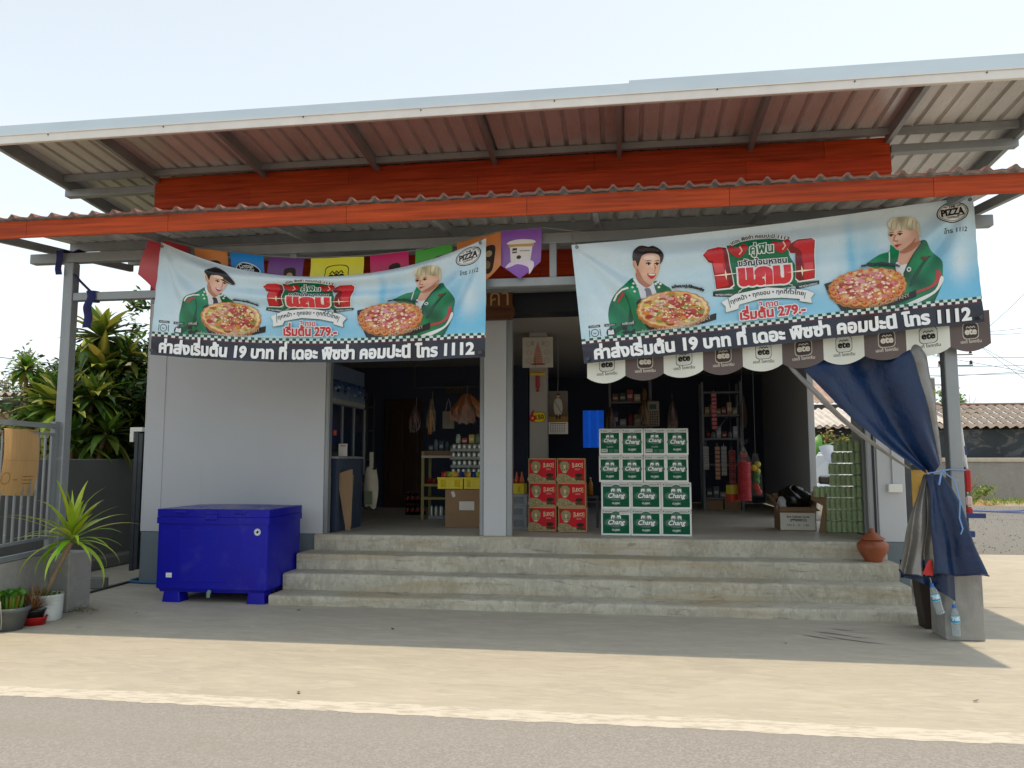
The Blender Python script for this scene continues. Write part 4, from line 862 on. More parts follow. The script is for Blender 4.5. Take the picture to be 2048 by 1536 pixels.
# ---------------------------------------------------------------- clay pot, switch box, conduit, timber shop sign
m_clay = mat('red clay', (.30, .085, .035), .42, var=.25, scale=4, bump=.08, bscale=25, spec=.5)
pot = thing('clay_pot', 'round terracotta water pot with knobbed lid at the right end of the steps', 'pot', (2.385, 8.02, .412))
mb = MB(); mb.lathe([(.001, 0), (.075, 0), (.082, .012), (.088, .028), (.12, .075), (.142, .13), (.145, .155), (.138, .175), (.10, .20), (.092, .215)], 36); mb.build('pot_body', m_clay, pot)
mb = MB(); mb.lathe([(.112, .212), (.115, .22), (.105, .228), (.085, .238), (.06, .262), (.03, .278), (.022, .285), (.026, .298), (.022, .312), (.001, .318)], 32); mb.build('pot_lid', m_clay, pot)
sw = thing('switch_box', 'small white electric box with thin conduit on the right wall', 'switch box', (2.68, 8.25, 1.11))
mb = MB(); mb.box(-.066, .066, -.045, -.001, -.042, .042, .006); mb.build('box', m_trim, sw)
mb = MB(); mb.tube([(-.01, -.012, .042), (-.01, -.012, .62)], .008, 8); mb.build('conduit', m_wall, sw)
sign = thing('timber_sign', 'carved brown timber shop sign with flowing letters above the column', 'sign', (-1.4, 8.17, 3.07))
mb = MB(); pts = [(-.52, -.16), (-.5, .12), (-.46, .17), (.20, .168), (.232, .15), (.225, .02), (.238, -.02), (.25, -.04), (.255, -.10), (.235, -.13), (.235, -.15), (.2, -.165)]; mb.prism([(x, z) for x, z in pts], -.03, .03)
mb.box(-.50, .225, -.045, -.03, -.155, -.05, .006); mb.build('board', mat('dark varnished wood', (.11, .038, .014), .4, var=.45, scale=3, stretch=(.6, 1, 5)), sign)
g = Print(); g.text('ร้านค้า', (-.38, .0), (.19, .0), S('#b98a55'), .0, 1.1); mb = g.mesh(lambda a, b, l: (a, -.0335, b-.01), 0); mb.build('lettering', m_lab, sign)
# ---------------------------------------------------------------- beer cartons
WHT, KRA = S('#f0f0ec'), S('#b08a5c')
def carton(mb, wd, dp, ht, c):
    mb.box(0, wd, 0, dp, 0, ht, .004, col=c); return mb
def elephant(g, cx, cy, s, f, c):
    g.smooth([(cx+f*x*s, cy+y*s) for x, y in ((-1.0, -1.0), (-1.0, .2), (-.8, .75), (-.2, .95), (.4, .85), (.8, .95), (1.15, .6), (1.3, 0), (1.35, -.7), (1.15, -.75), (1.05, -.1), (.8, .0), (.75, -1.0), (.35, -1.0), (.3, -.3), (-.35, -.3), (-.45, -1.0))], c, k=2)
def green_art(wd, ht, kind):
    g = Print(); bx = .018; gc = S('#0a5c3e'); gy = S('#5f8272'); gy2 = S('#1d4f3c')
    g.rect(0.003, ht-.045, wd-.003, ht-.004, S('#cfd1cd'))
    for x0, x1 in ((.04, wd*.38), (wd*.6, wd-.04)): g.rect(x0, ht-.030, x1, ht-.024, S('#7c8a84')); g.rect(x0, ht-.021, x1*.97, ht-.018, S('#9aa39e'))
    for x in (.024, wd-.03): g.poly([(x-.006, ht-.022), (x, ht-.03), (x+.008, ht-.022), (x, ht-.012)], S('#2f5a48'))
    g.rect(bx, .022, wd-bx, ht-.045, gc)
    cx = wd*.5; k = 1.0 if wd > .28 else .86; cy = ht*(.52 if kind != 'code' else .57); k *= .88 if kind == 'code' else 1
    for q, c in ((1.05, gy), (1.0, gy2), (.95, gy)):
        g.smooth([(cx+q*x*k, cy+q*y*k) for x, y in ((-.105, -.035), (-.118, -.005), (-.100, .022), (-.062, .035), (-.055, .07), (-.03, .098), (0, .106), (.03, .098), (.055, .07), (.062, .035), (.100, .022), (.118, -.005), (.105, -.035), (.06, -.045), (.03, -.058), (-.03, -.058), (-.06, -.045))], c)
    for i in range(7): a = math.pi*(i+.5)/7; g.line([(cx+.045*k*math.cos(a), cy+(.045+.03*math.sin(a))*k), (cx+.056*k*math.cos(a), cy+(.045+.045*math.sin(a))*k)], .006, gy2)
    for f in (1, -1): elephant(g, cx-f*.034*k, cy+.052*k, .019*k, f, S('#f4f5f2'))
    g.text('Chang', (cx-.088*k, cy-.030*k), (cx+.088*k, cy-.026*k), S('#ffffff'), .03, 1.0, shear=.28, halo=S('#0a3f2c'), hw=.05)
    if kind == 'code':
        g.text('CLASSIC', (cx-.036, ht*.29), (cx+.036, ht*.29), S('#a9b8b0'), .03)
        g.rect(bx+.006, .032, bx+.075, .068, S('#cfd3cf'))
        for i in range(14): g.rect(bx+.012+i*.0042, .044, bx+.012+i*.0042+.0012+.0012*(i % 3 == 0), .062, DK, g.n+1 if i == 0 else g.n)
        for i in range(3): g.rect(wd*.45, .034+i*.011, wd*(.6+.02*i), .037+i*.011, S('#7d998c')); g.rect(wd*.68, .034+i*.011, wd*.9, .037+i*.011, S('#9db0a6'))
    else:
        g.text('CLASSIC', (cx-.042, ht*.185), (cx+.042, ht*.185), S('#dfe5e0'), .05, 1.05); g.text('BEER', (cx-.014, ht*.145), (cx+.014, ht*.145), S('#9db0a6'), .02)
    if kind == 'tape': g.rect(wd*.62, ht-.062, wd*.95, ht-.035, S('#e2e2de')); g.rect(wd*.64, ht-.044, wd*.9, ht-.041, S('#55605a'))
    return g
def make_green(wd, dp, ht, kind):
    mb = carton(MB(), wd, dp, ht, WHT); green_art(wd, ht, kind).mesh(lambda a, b, l: (a, -.0003-l*.0003, b), .2, mb)
    mb.v = [(x-wd/2, y, z) for x, y, z in mb.v]
    return mb.build('beer_carton', m_card)
GY = 8.5
rows = [(3, .318, .283, .235, -.250), (3, .318, .285, .235, -.246), (4, .2365, .290, .318, -.268), (4, .2365, .288, .318, -.263)]
z = P+.004; protos = {}; lab_g = {0: 'at the bottom row', 1: 'in the second row up', 2: 'in the third row up', 3: 'in the top row'}
for r_, (n, wd, ht, dp, x0) in enumerate(rows):
    for i in range(n):
        kind = 'code' if r_ == 3 and i in (0, 2) else ('tape' if r_ == 0 and i == 0 else '')
        key = (n, ht, kind)
        where = {3: ('left', 'middle', 'right'), 4: ('leftmost', 'second from left', 'third from left', 'rightmost')}[n][i]
        lb = 'white and green beer carton %s, %s%s' % (lab_g[r_], where, ', with a barcode panel' if kind == 'code' else ', with a paper tape flap' if kind == 'tape' else '')
        loc = (x0+wd/2+i*(wd+.0035)+rnd.uniform(-.002, .002), GY+rnd.uniform(-.014, .014), z)
        if key not in protos: o = make_green(wd, dp, ht, kind); protos[key] = o
        else: o = protos[key].copy(); C.objects.link(o)
        o.location = loc; o.rotation_euler = (0, 0, R(rnd.uniform(-2.2, 2.2))); tag(o, lb, 'beer carton', 'stacked green beer cartons')
    z += ht+.0015
def red_art(wd, ht):
    g = Print(); rd = S('#cc2430'); lp, ld, ll = S('#a3966f'), S('#3a3422'), S('#d2c69c')
    g.rect(.008, .010, wd-.008, ht-.012, rd)
    g.poly([(.008, ht-.012), (.06, ht-.012), (.03, ht-.06), (.008, ht-.075)], S('#8a3a20'))
    g.smooth([(.010, .012), (.010, .085), (.03, .10), (.07, .098), (.12, .085), (.155, .062), (.20, .055), (.245, .042), (.30, .02), (.30, .012)], lp)
    rr = random.Random(4)
    for i in range(90):
        x = .012+.27*rr.random(); y = .012+rr.random()*max(.005, .085-.25*max(0, x-.09)-.02); g.ell(x, y, .0035+.002*rr.random(), .0028, ld if rr.random() < .7 else ll, n=7, layer=g.n+(1 if i == 0 else 0))
    hx, hy = .086, .175
    for sx in (-1, 1): g.ell(hx+sx*.042, hy+.052, .017, .016, S('#5c5238'), n=12); g.ell(hx+sx*.042, hy+.051, .009, .008, ld, n=10)
    g.smooth([(hx-.052, hy+.03), (hx-.035, hy+.058), (hx, hy+.066), (hx+.035, hy+.058), (hx+.052, hy+.03), (hx+.05, hy-.01), (hx+.032, hy-.045), (hx+.016, hy-.068), (hx-.016, hy-.068), (hx-.032, hy-.045), (hx-.05, hy-.01)], lp)
    g.smooth([(hx-.022, hy-.028), (hx-.012, hy+.02), (hx+.012, hy+.02), (hx+.022, hy-.028), (hx+.018, hy-.06), (hx-.018, hy-.06)], ll)
    for i in range(34):
        a = rr.uniform(0, 6.28); q = .022+.026*rr.random(); x, y = hx+q*math.cos(a), hy+.012+q*1.0*math.sin(a)
        if abs(x-hx) > .012: g.ell(x, y, .003, .0026, ld, n=6, layer=g.n+(1 if i == 0 else 0))
    for sx in (-1, 1): g.smooth([(hx+sx*.012, hy+.006), (hx+sx*.024, hy+.016), (hx+sx*.034, hy+.014), (hx+sx*.024, hy+.004)], S('#c8b45c')); g.ell(hx+sx*.024, hy+.010, .004, .005, DK, n=8); g.line([(hx+sx*.012, hy+.004), (hx+sx*.018, hy-.03), (hx+sx*.02, hy-.045)], .004, ld)
    g.poly([(hx-.013, hy-.022), (hx+.013, hy-.022), (hx, hy-.036)], S('#3a2320')); g.line([(hx-.018, hy-.046), (hx, hy-.040), (hx+.018, hy-.046)], .004, ld)
    g.smooth([(.205, .075), (.215, .10), (.25, .105), (.285, .095), (.28, .07), (.24, .06)], S('#3d3128')); g.smooth([(.20, .05), (.24, .06), (.28, .052), (.30, .035), (.22, .03)], S('#54482f'))
    cb = S('#e6d2ad'); x0, x1, y0, y1 = .172, .292, .168, .222
    for sx, X in ((1, x0), (-1, x1)): g.rect(X, y0, X+sx*.005, y1, cb); g.rect(X, y0, X+sx*.02, y0+.005, cb); g.rect(X, y1-.005, X+sx*.02, y1, cb)
    g.text('LEO', (x0+.014, y0+.012), (x1-.014, y0+.012), cb, .03, .95); g.text('BEER', (.205, .142), (.262, .142), S('#d98a84'), .03)
    return g
def make_red():
    wd, dp, ht = .32, .26, .275; mb = carton(MB(), wd, dp, ht, S('#c9a273')); red_art(wd, ht).mesh(lambda a, b, l: (a, -.0003-l*.0003, b), .2, mb); mb.v = [(x-wd/2, y, z) for x, y, z in mb.v]
    return mb.build('beer_carton', m_card)
pr = make_red(); k = 0
for c, (x, y, nm) in enumerate(((-.925, 8.85, 'left'), (-.578, 8.80, 'right'))):
    for r_, nn in enumerate(('bottom', 'middle', 'top')):
        o = pr if k == 0 else pr.copy()
        if k: C.objects.link(o)
        o.location = (x+(0, .004, .0)[r_]*(1-2*c)-.006*r_*c, y, P+.004+r_*.277); o.rotation_euler = (0, 0, R((0, -.8, .6)[r_])); k += 1
        tag(o, 'kraft carton printed with a spotted cat on red, %s of the %s column' % (nn, nm), 'beer carton', 'stacked red beer cartons')

# ---------------------------------------------------------------- things standing inside the shop
m_kraft = mat('brown cardboard', (.27, .175, .10), .8, var=.1, scale=5, bump=.05, bscale=40, spec=.2)
m_paper = mat('white paper', (.62, .60, .54), .8, var=.05)
m_yel = mat('yellow crate plastic', (.62, .50, .02), .45, var=.08)
m_gcr = mat('grey crate plastic', (.30, .32, .35), .5, var=.08)
def crate(name, wd, dp, ht, m, label, loc, group, holes='dots'):
    t = thing(name, label, 'crate', loc, 0, group); mb = MB(); th = .012
    def wall(y, f):
        nx, nz = (14, 5); mb.box(-wd/2, wd/2, y, y+th, 0, .02); mb.box(-wd/2, wd/2, y, y+th, ht-.03, ht)
        z0, z1 = .02, ht-.03
        for s in (-1, 1): mb.box(s*wd/2, s*(wd/2-.035), y, y+th, z0, z1); mb.box(-.055 if s < 0 else .02, -.02 if s < 0 else .055, y, y+th, z0, z1) if holes == 'dots' else None
        if holes == 'dots': mb.box(-.02, .02, y+.001, y+th-.001, z0, z1)
        for i in range(9):
            for s in (-1, 1):
                xa = s*(wd/2-.035); xb = s*.055 if holes == 'dots' else 0; a = lerp(xa, xb, i/8)
                mb.tube([(a, y+th/2, z0), (lerp(a, lerp(xa, xb, min(1, i/8+.35)), 1), y+th/2, z1)], .005, 4, sm=False); mb.tube([(a, y+th/2, z0), (lerp(xa, xb, max(0, i/8-.35)), y+th/2, z1)], .005, 4, sm=False)
    wall(-dp/2, 1); wall(dp/2-th, 1)
    for s in (-1, 1): mb.box(s*wd/2, s*(wd/2-th), -dp/2+th, dp/2-th, 0, ht)
    mb.box(-wd/2+th, wd/2-th, -dp/2+th, dp/2-th, 0, .012); mb.box(-wd/2-.006, wd/2+.006, -dp/2-.006, -dp/2-.0005, ht-.02, ht+.004, .003); mb.build('crate_shell', m, t)
    return t
def bottle(mb, x, y, z, h, r, c, cap=None, n=10):
    mb.lathe([(.001, 0), (r, .002), (r, h*.58), (r*.85, h*.68), (r*.36, h*.85), (r*.36, h*.95)], n, 0, T((x, y, z)), col=c)
    mb.lathe([(r*.42, h*.94), (r*.42, h), (.001, h)], n, 0, T((x, y, z)), col=cap or c); return mb
m_goods = mat('shop goods', rough=.4, attr=True, var=.15, scale=30)
m_glass = mat('drink in bottles', rough=.15, attr=True, var=.1, scale=20, spec=.6)
def goods(name, label, cat, loc, fn, m=None, group=None, rz=0):
    mb = MB(); fn(mb); o = mb.build(name, m or m_goods); o.location = loc; o.rotation_euler = (0, 0, rz); return tag(o, label, cat, group)
box = thing('carton_box', 'big brown cardboard box with taped paper label beside the column', 'box', (-1.86, 9.23, P))
mb = MB(); mb.box(-.29, .30, 0, .5, 0, .462, .004); mb.box(-.288, .298, .245, .255, .4625, .4635); mb.build('carton', m_kraft, box)
mb = MB(); mb.box(-.115, .07, -.002, -.0005, .21, .315); mb.build('paper_label', m_paper, box)
mb = MB(); mb.box(-.02, .02, -.002, -.0005, -.035, .035, M=T((-.19, 0, .40)) @ RY(R(-18))); mb.build('paper_strip', m_paper, box)
crate('bottle_crate', .31, .34, .135, m_yel, 'yellow crate on the left half of the big cardboard box', (-2.08, 9.36, P+.466), 'yellow crates on the box')
crate('bottle_crate', .27, .34, .135, m_yel, 'yellow crate at the right, between big box and column', (-1.775, 9.36, P+.466), 'yellow crates on the box')
for x, n in ((-2.08, 'left'), (-1.775, 'right')):
    for i in range(5):
        cc = S(('#b33a20', '#c8a02a', '#9aa832', '#2a3a8a', '#b8b0a0')[(i*2+(n == 'right')) % 5])
        goods('snack_packet', '%s packet heaped in the %s yellow crate' % (('orange', 'golden', 'lime', 'dark blue', 'pale')[(i*2+(n == 'right')) % 5], n), 'packet', (x-.10+.05*i, 9.27+.03*(i % 3), P+.58), lambda mb, cc=cc, i=i: mb.grid(lambda u, v: ((u-.5)*.1, .03*math.sin(math.pi*u)*math.sin(math.pi*v)*-1, v*.09), 8, 8, col=cc), group='packets in the crates', rz=R(-40+20*i))
for k in range(4):
    t = thing('can_tray', 'shrink-wrapped tray of pale cans, %s in the pile behind the yellow crates' % ('lowest', 'second up', 'third up', 'topmost')[k], 'can tray', (-1.96+.008*(k % 2), 9.66, P+.612+k*.102), R((-1, 1.5, .5, -1)[k]), 'trays of cans on the box')
    mb = MB(); mb.box(-.205, .205, -.13, .13, 0, .004); mb.box(-.205, .205, -.13, -.126, 0, .038); mb.box(-.205, -.201, -.13, .13, 0, .038); mb.box(.201, .205, -.13, .13, 0, .038); mb.box(-.205, .205, .126, .13, 0, .038); mb.build('cardboard_tray', mat('grey tray card', (.24, .27, .25), .6, var=.15), t)
    mb = MB()
    for i in range(6):
        for j in range(2): mb.lathe([(.022, .005), (.0265, .01), (.0265, .085), (.021, .095), (.001, .094)], 12, 0, T((-.165+i*.066, -.09+j*.07, 0)), col=S('#a9b3a4'))
    mb.build('cans', mat('pale can', (.48, .52, .46), .3, .5, var=.15), t)
mb = MB(); mb.box(-1.78, -1.55, 9.85, 9.9, P, P+.6)
goods('support_box', 'plain cardboard box under the trays of cans', 'box', (-1.96, 9.53, P+.004), lambda mb: mb.box(-.25, .25, 0, .3, 0, .604, .004), m_kraft)
# yellow-legged shelf with goods
sh = thing('low_shelf', 'low shelf with pale yellow frame behind the cardboard box', 'shelf', (-2.45, 10.4, P))
m_yfr = mat('pale yellow steel', (.36, .31, .10), .5)
for x in (-.29, .45):
    for y in (0, .4): mb = MB(); mb.box(x-.018, x+.018, y-.018, y+.018, 0, .93); mb.build('leg', m_yfr, sh)
for z_ in (.29, .47, .86): mb = MB(); mb.box(-.31, .47, -.02, .42, z_-.02, z_+.014, .003); mb.build('shelf_board', m_paper if z_ > .5 else m_yfr, sh)
goods('egg_tray', 'flat brown carton lying on the pale yellow shelf', 'carton', (-2.55, 10.5, P+.877), lambda mb: mb.box(-.2, .2, -.1, .1, 0, .06, .005), m_kraft)
for i in range(6):
    cc = S(('#7a1f1a', '#8a3a1a', '#5a1630', '#a0382a', '#3a2a5a', '#7a5a20')[i])
    goods('snack_packet', '%s packet on the middle board of the yellow shelf' % ('dark red', 'rust brown', 'plum', 'brick red', 'violet', 'mustard')[i], 'packet', (-2.68+.075*i, 10.46+.02*(i % 2), P+.486), lambda mb, cc=cc: mb.grid(lambda u, v: ((u-.5)*.08, -.025*math.sin(math.pi*u)*math.sin(math.pi*v), v*.07+.005), 6, 6, col=cc), group='packets on the yellow shelf')
for r_ in range(2):
    t = thing('cola_pack', 'pack of dark cola bottles with red labels, %s of two' % ('lower', 'upper')[r_], 'drink pack', (-3.06, 11.2, P+r_*.175), 0, 'cola packs on the floor'); mb = MB(); m2 = MB()
    for i in range(4):
        for j in range(2): bottle(mb, -.12+i*.075, j*.08, 0, .17, .033, S('#180a06'), S('#8a1a16')); m2.lathe([(.0338, .05), (.0338, .09)], 10, 0, T((-.12+i*.075, j*.08, 0)))
    mb.build('bottles', m_glass, t); m2.build('bottle_labels', mat('dark red label', (.32, .02, .02), .4), t)
t = thing('can_tray', 'single tray of tall pale cans on the floor left of the big box', 'can tray', (-2.57, 10.6, P)); mb = MB(); mb.box(-.12, .1, -.09, .09, 0, .045); mb.build('cardboard_tray', m_gcr, t); mb = MB()
for i in range(3): mb.lathe([(.027, .046), (.027, .17), (.022, .18), (.001, .18)], 12, 0, T((-.08+i*.066, -.05, 0)))
mb.build('cans', MATS['pale can'], t)
def hangbag(name, label, cat, loc, wd, ht, cols, n, seed, group=None, m=None):
    def f(mb):
        r2 = random.Random(seed)
        for i in range(n):
            a = 6.28*i/n; x = wd*.42*math.cos(a)*r2.random(); y = -.08*abs(math.sin(a)); s = wd*r2.uniform(.28, .42); h2 = ht*r2.uniform(.6, .95); c = S(cols[i % len(cols)])
            mb.grid(lambda u, v, x=x, y=y, s=s, h2=h2, i=i: (x*(.15+.85*min(1, v*1.6))+(u-.5)*s*(.3+.7*min(1, v*2)), y-.035*math.sin(math.pi*u)*math.sin(math.pi*min(1, v+.1))+.006*math.sin(u*25+i), -h2*v+.012*math.sin(u*9+i)*v), 8, 10, col=c)
        mb.tube([(0, 0, -.02), (0, .02, .12)], .004, 4, col=(.3, .3, .3))
    return goods(name, label, cat, loc, f, m, group)
m_bag = mat('thin plastic bag', rough=.25, attr=True, var=.2, scale=30, spec=.6)
hangbag('snack_bunch', 'bunch of golden snack bags hanging by the inner doorway', 'snack bags', (-2.64, 10.5, 2.23), .17, .52, ['#8a8478', '#a8742c', '#6d665c', '#b3812f'], 7, 1, 'bunches hung inside', m_bag)
hangbag('snack_bunch', 'wide bunch of brown puffed snack bags hanging beside the column', 'snack bags', (-2.10, 10.3, 2.28), .42, .47, ['#8a5228', '#a3693a', '#6f4a30', '#9a5a2a', '#7d6c60'], 12, 2, 'bunches hung inside', m_bag)
t = thing('paper_bag', 'plain grey paper bag hanging by its handles', 'bag', (-2.405, 10.5, 1.82)); mb = MB(); mb.box(-.08, .08, -.04, 0, 0, .24, .006); mb.build('bag_body', mat('grey paper', (.28, .26, .23), .8), t); mb = MB(); mb.tube([(-.04, -.02, .24), (-.02, -.02, .36), (0, -.01, .42), (.02, -.02, .36), (.04, -.02, .24)], .003, 4); mb.build('bag_handle', m_paper, t)
t = thing('rail', 'dark steel rail from which the snack bunches hang', 'rail', (-2.2, 10.5, 2.40)); mb = MB(); mb.tube([(-.75, 0, 0), (.72, 0, 0)], .012, 8); mb.tube([(-.7, 0, 0), (-.7, 0, .6)], .008, 6); mb.tube([(.65, 0, 0), (.65, 0, .6)], .008, 6); mb.build('bar', m_steeld, t)
t = thing('picture', 'small framed picture high on the inner wall', 'picture', (-2.87, 12.99, 2.59)); mb = MB(); mb.box(-.18, .18, -.02, 0, -.09, .09, .004); mb.build('frame', m_steeld, t); mb = MB(); mb.box(-.155, .155, -.024, -.0205, -.065, .065); mb.build('print', mat('faded print', (.08, .06, .06), .5, var=.6, scale=20), t)
# glass-door drinks fridge with a picture header
fr_ = thing('drinks_fridge', 'tall glass-door drinks fridge with blue picture header at the left', 'fridge', (-3.30, 8.46, P))
m_fb = mat('fridge enamel', (.10, .13, .20), .4)
mb = MB(); mb.box(-.62, -.05, 0, 1.22, 0, 1.95, .01); mb.build('cabinet', m_fb, fr_)
g = Print(); rr = random.Random(9); g.rect(0, 0, 1.24, .28, lambda u, v: mixc(S('#16305e'), S('#7d8fa0'), min(1, max(0, 1.1-v*4))))
for i in range(26): g.smooth([(x0+rr.uniform(-.03, .03), y0) for x0, y0 in ((1.24*rr.random(), .10+.12*rr.random()),)]+[], S('#0a1830')) if False else g.ell(1.2*rr.random()+.02, .13+.09*rr.random(), .02+.04*rr.random(), .015, S(rr.choice(['#0c1a34', '#2a5a9a', '#8aa6c0'])), n=9, wob=.3, wn=3)
g.rect(0, .0, 1.24, .055, S('#9a9a94'))
mb = g.mesh(lambda a, b, l: (-.045+l*.0005, a-.01, 1.48+b+.0), .2); mb.build('header_panel', m_print, fr_)
for y0 in (.02, .42, .82):
    mb = MB(); mb.box(-.049, -.035, y0, y0+.38, .62, 1.46); mb.build('glass_door', mat('dark fridge glass', (.012, .02, .035), .12, spec=.6), fr_)
    mb = MB(); mb.box(-.034, -.020, y0+.36, y0+.385, .62, 1.46); mb.build('door_frame', m_steel, fr_)
mb = MB(); mb.box(-.034, -.028, .12, .20, 1.10, 1.16); mb.build('orange_sticker', mat('orange paper', (.8, .12, .02), .5), fr_)
ct = thing('service_counter', 'dark blue corrugated counter just inside the left opening', 'counter', (-3.25, 8.42, P))
mb = MB(); mb.grid(lambda u, v: (.02+.006*math.sin(u*180), .02+u*.83, v*.83), 160, 1); mb.grid(lambda u, v: (lerp(-.04, .02, u), .02, v*.83), 2, 1); mb.build('front_panel', mat('dark blue corrugated sheet', (.025, .04, .075), .4), ct)
mb = MB(); mb.box(-.05, .045, .0, .88, .83, .855, .004); mb.build('counter_top', m_gcr, ct)
g = Print(); g.rect(-.05, 0, .05, .145, S('#c9c7c0')); g.rect(-.03, .115, .03, .125, S('#5a5a58'))
mb = g.mesh(lambda a, b, l: (a, -l*.0004+.02*b, b), .2); mb.box(-.05, .05, .003, .04, 0, .004); o = mb.build('paper_card', m_card); o.location = (-3.23, 8.62, P+.857); o.rotation_euler = (0, 0, R(14)); tag(o, 'small white card standing on the counter', 'card')
t = goods('cardboard_sheet', 'brown cardboard sheet leaning at the counter, nearest the wall edge', 'cardboard', (-3.18, 8.50, P), lambda mb: mb.prism([(.045, .02), (.105, .06), (.11, .71), (.065, .70), (-.055, .66), (-.06, .60)], -.004, .004), m_kraft)
t.rotation_euler = (R(-4), 0, R(20))
t = goods('board_strip', 'narrow pale board leaning upright against the counter', 'board', (-3.185, 8.70, P), lambda mb: mb.box(-.03, .035, -.005, .005, 0, .64, M=RX(R(-3)) @ RY(R(1.5))), mat('pale fibreboard', (.34, .28, .20), .8))
t = thing('tote_bag', 'cream cloth bag hanging from the counter end', 'bag', (-3.10, 9.27, P+.05)); mb = MB(); mb.grid(lambda u, v: ((u-.5)*.17*(.75+.35*math.sin(math.pi*v)), -.05*math.sin(math.pi*u)*math.sin(math.pi*min(1, v*1.1)), .66-v*.48+.02*math.sin(u*6)), 14, 14); mb.grid(lambda u, v: ((u-.5)*.05, .0, .66+v*.2), 2, 4); mb.build('bag_body', mat('cream cloth', (.40, .36, .28), .85, var=.15), t); mb = MB(); mb.grid(lambda u, v: (-.015+(u-.5)*.1, -.056, .22+.16*v), 4, 4); mb.build('bag_print', mat('dull green print', (.12, .14, .09), .8), t)
# goods behind the red cartons
crate('bottle_crate', .30, .34, .13, m_gcr, 'grey lattice crate at the bottom of the stack behind the column', (-1.30, 9.4, P), 'grey crates behind the column', 'x')
crate('bottle_crate', .30, .34, .13, m_gcr, 'grey lattice crate in the middle of the stack behind the column', (-1.305, 9.4, P+.136), 'grey crates behind the column', 'x')
crate('bottle_crate', .30, .34, .13, m_gcr, 'grey lattice crate at the top of its stack, under the orange bottles', (-1.30, 9.4, P+.272), 'grey crates behind the column', 'x')
crate('bottle_crate', .26, .3, .12, m_yel, 'orange yellow crate on the grey crates behind the column', (-1.32, 9.4, P+.408), None)
for i in range(3): goods('juice_bottle', 'orange juice bottle standing behind the column, %s' % ('left', 'middle', 'right')[i], 'bottle', (-1.37+.065*i, 9.44+.02*(i % 2), P+.43), lambda mb: bottle(mb, 0, 0, 0, .24, .03, S('#c8581a'), S('#b83a18')), m_glass, 'juice bottles')
goods('mustard_bottle', 'yellow bottle standing right of the red cartons', 'bottle', (-.402, 9.5, P+.38), lambda mb: bottle(mb, 0, 0, 0, .22, .03, S('#b87a1a'), S('#d8d0c0')), m_glass)
goods('dark_stool', 'dark stool standing behind the right column of red cartons', 'stool', (-.40, 9.5, P), lambda mb: (mb.box(-.1, .1, -.1, .1, .355, .38), [mb.box(x-.012, x+.012, y-.012, y+.012, 0, .354) for x in (-.08, .08) for y in (-.08, .08)]), m_steeld)
# papers on the inner column
t = thing('paper_poster', 'square cream poster with red line drawing on the inner column', 'poster', (-1.05, 9.575, 2.545)); mb = MB(); mb.box(-.196, .19, 0, .012, 0, .388, .002); mb.build('sheet', mat('cream card', (.50, .47, .40), .8, var=.06), t)
g = Print(); rc = S('#96584c')
g.smooth([(-.055, .06), (-.05, .15), (-.035, .22), (-.02, .27), (0, .33), (.02, .27), (.035, .22), (.05, .15), (.055, .06)], S('#b98a78')); g.smooth([(-.08, .035), (.08, .035), (.07, .055), (-.07, .055)], rc)
for k in range(7): g.line([(-.045+.004*k, .08+.03*k), (.045-.004*k, .08+.03*k)], .004, rc)
for sx in (-1, 1):
    for k in range(3): g.ring(sx*.115, .09+k*.105, .036, .036, .004, S('#b08474')); g.ring(sx*.115, .09+k*.105, .022, .022, .003, S('#b08474'))
    for k in range(3): g.line([(sx*(.05+.012*k), .28), (sx*(.055+.012*k), .34)], .004, S('#6e5a44'))
g.line([(-.035, .02), (-.05, .14)], .003, S('#4a2418')); g.line([(-.028, .0), (-.03, .13)], .003, S('#4a2418'))
g.mesh(lambda a, b, l: (a, -.0005-l*.0004, b), .1).build('line_drawing', m_card, t)
t = thing('gold_ornament', 'small gold and red hanging ornament on the inner column', 'ornament', (-1.055, 9.59, 2.27)); mb = MB(); mb.box(-.10, .09, -.012, 0, .17, .215, .01)
for i in range(7): mb.lathe([(.001, .0), (.014, .008), (.001, .035)], 8, 0, T((-.085+i*.028, -.008, .212)))
mb.build('gold_band', mat('gold foil', (.55, .36, .05), .35, .6), t); mb = MB(); mb.box(-.026, .026, -.014, 0, .02, .17, .006); mb.box(-.012, .012, -.018, -.012, .05, .15, .004); mb.tube([(0, -.007, .02), (0, -.007, -.03)], [.01, .02], 8); mb.build('red_tassel', mat('red foil', (.35, .015, .02), .4), t)
g = Print(); yy = S('#d6c024'); g.smooth([(.02, .02), (.05, -.0), (.11, -.005), (.165, .01), (.185, .05), (.18, .105), (.14, .13), (.09, .125), (.05, .125), (.025, .09)], S('#8a6a1a')); g.smooth([(.027, .024), (.055, .006), (.11, .001), (.16, .015), (.178, .05), (.172, .10), (.138, .123), (.09, .118), (.052, .118), (.032, .088)], yy)
g.smooth([(-.01, .03), (-.005, .085), (.02, .14), (.045, .15), (.03, .10), (.06, .07), (.055, .025), (.02, .005)], S('#b82030')); g.ell(.025, .05, .014, .018, yy, n=12); g.text('150', (.065, .035), (.165, .04), S('#7a5a10'), .05, 1.0)
mb = g.mesh(lambda a, b, l: (a, -l*.0006, b), .1); mb.box(-.0, .17, 0, .003, .02, .11); o = mb.build('price_sticker', m_card); o.location = (-1.145, 9.592, 1.86); tag(o, 'yellow and red price burst stuck on the inner column', 'sticker')
t = thing('wall_calendar', 'hanging calendar with a standing figure in white robes above a date grid', 'calendar', (-.815, 9.75, 1.715)); mb = MB(); mb.box(-.12, .125, 0, .006, 0, .548); mb.build('sheet', m_paper, t)
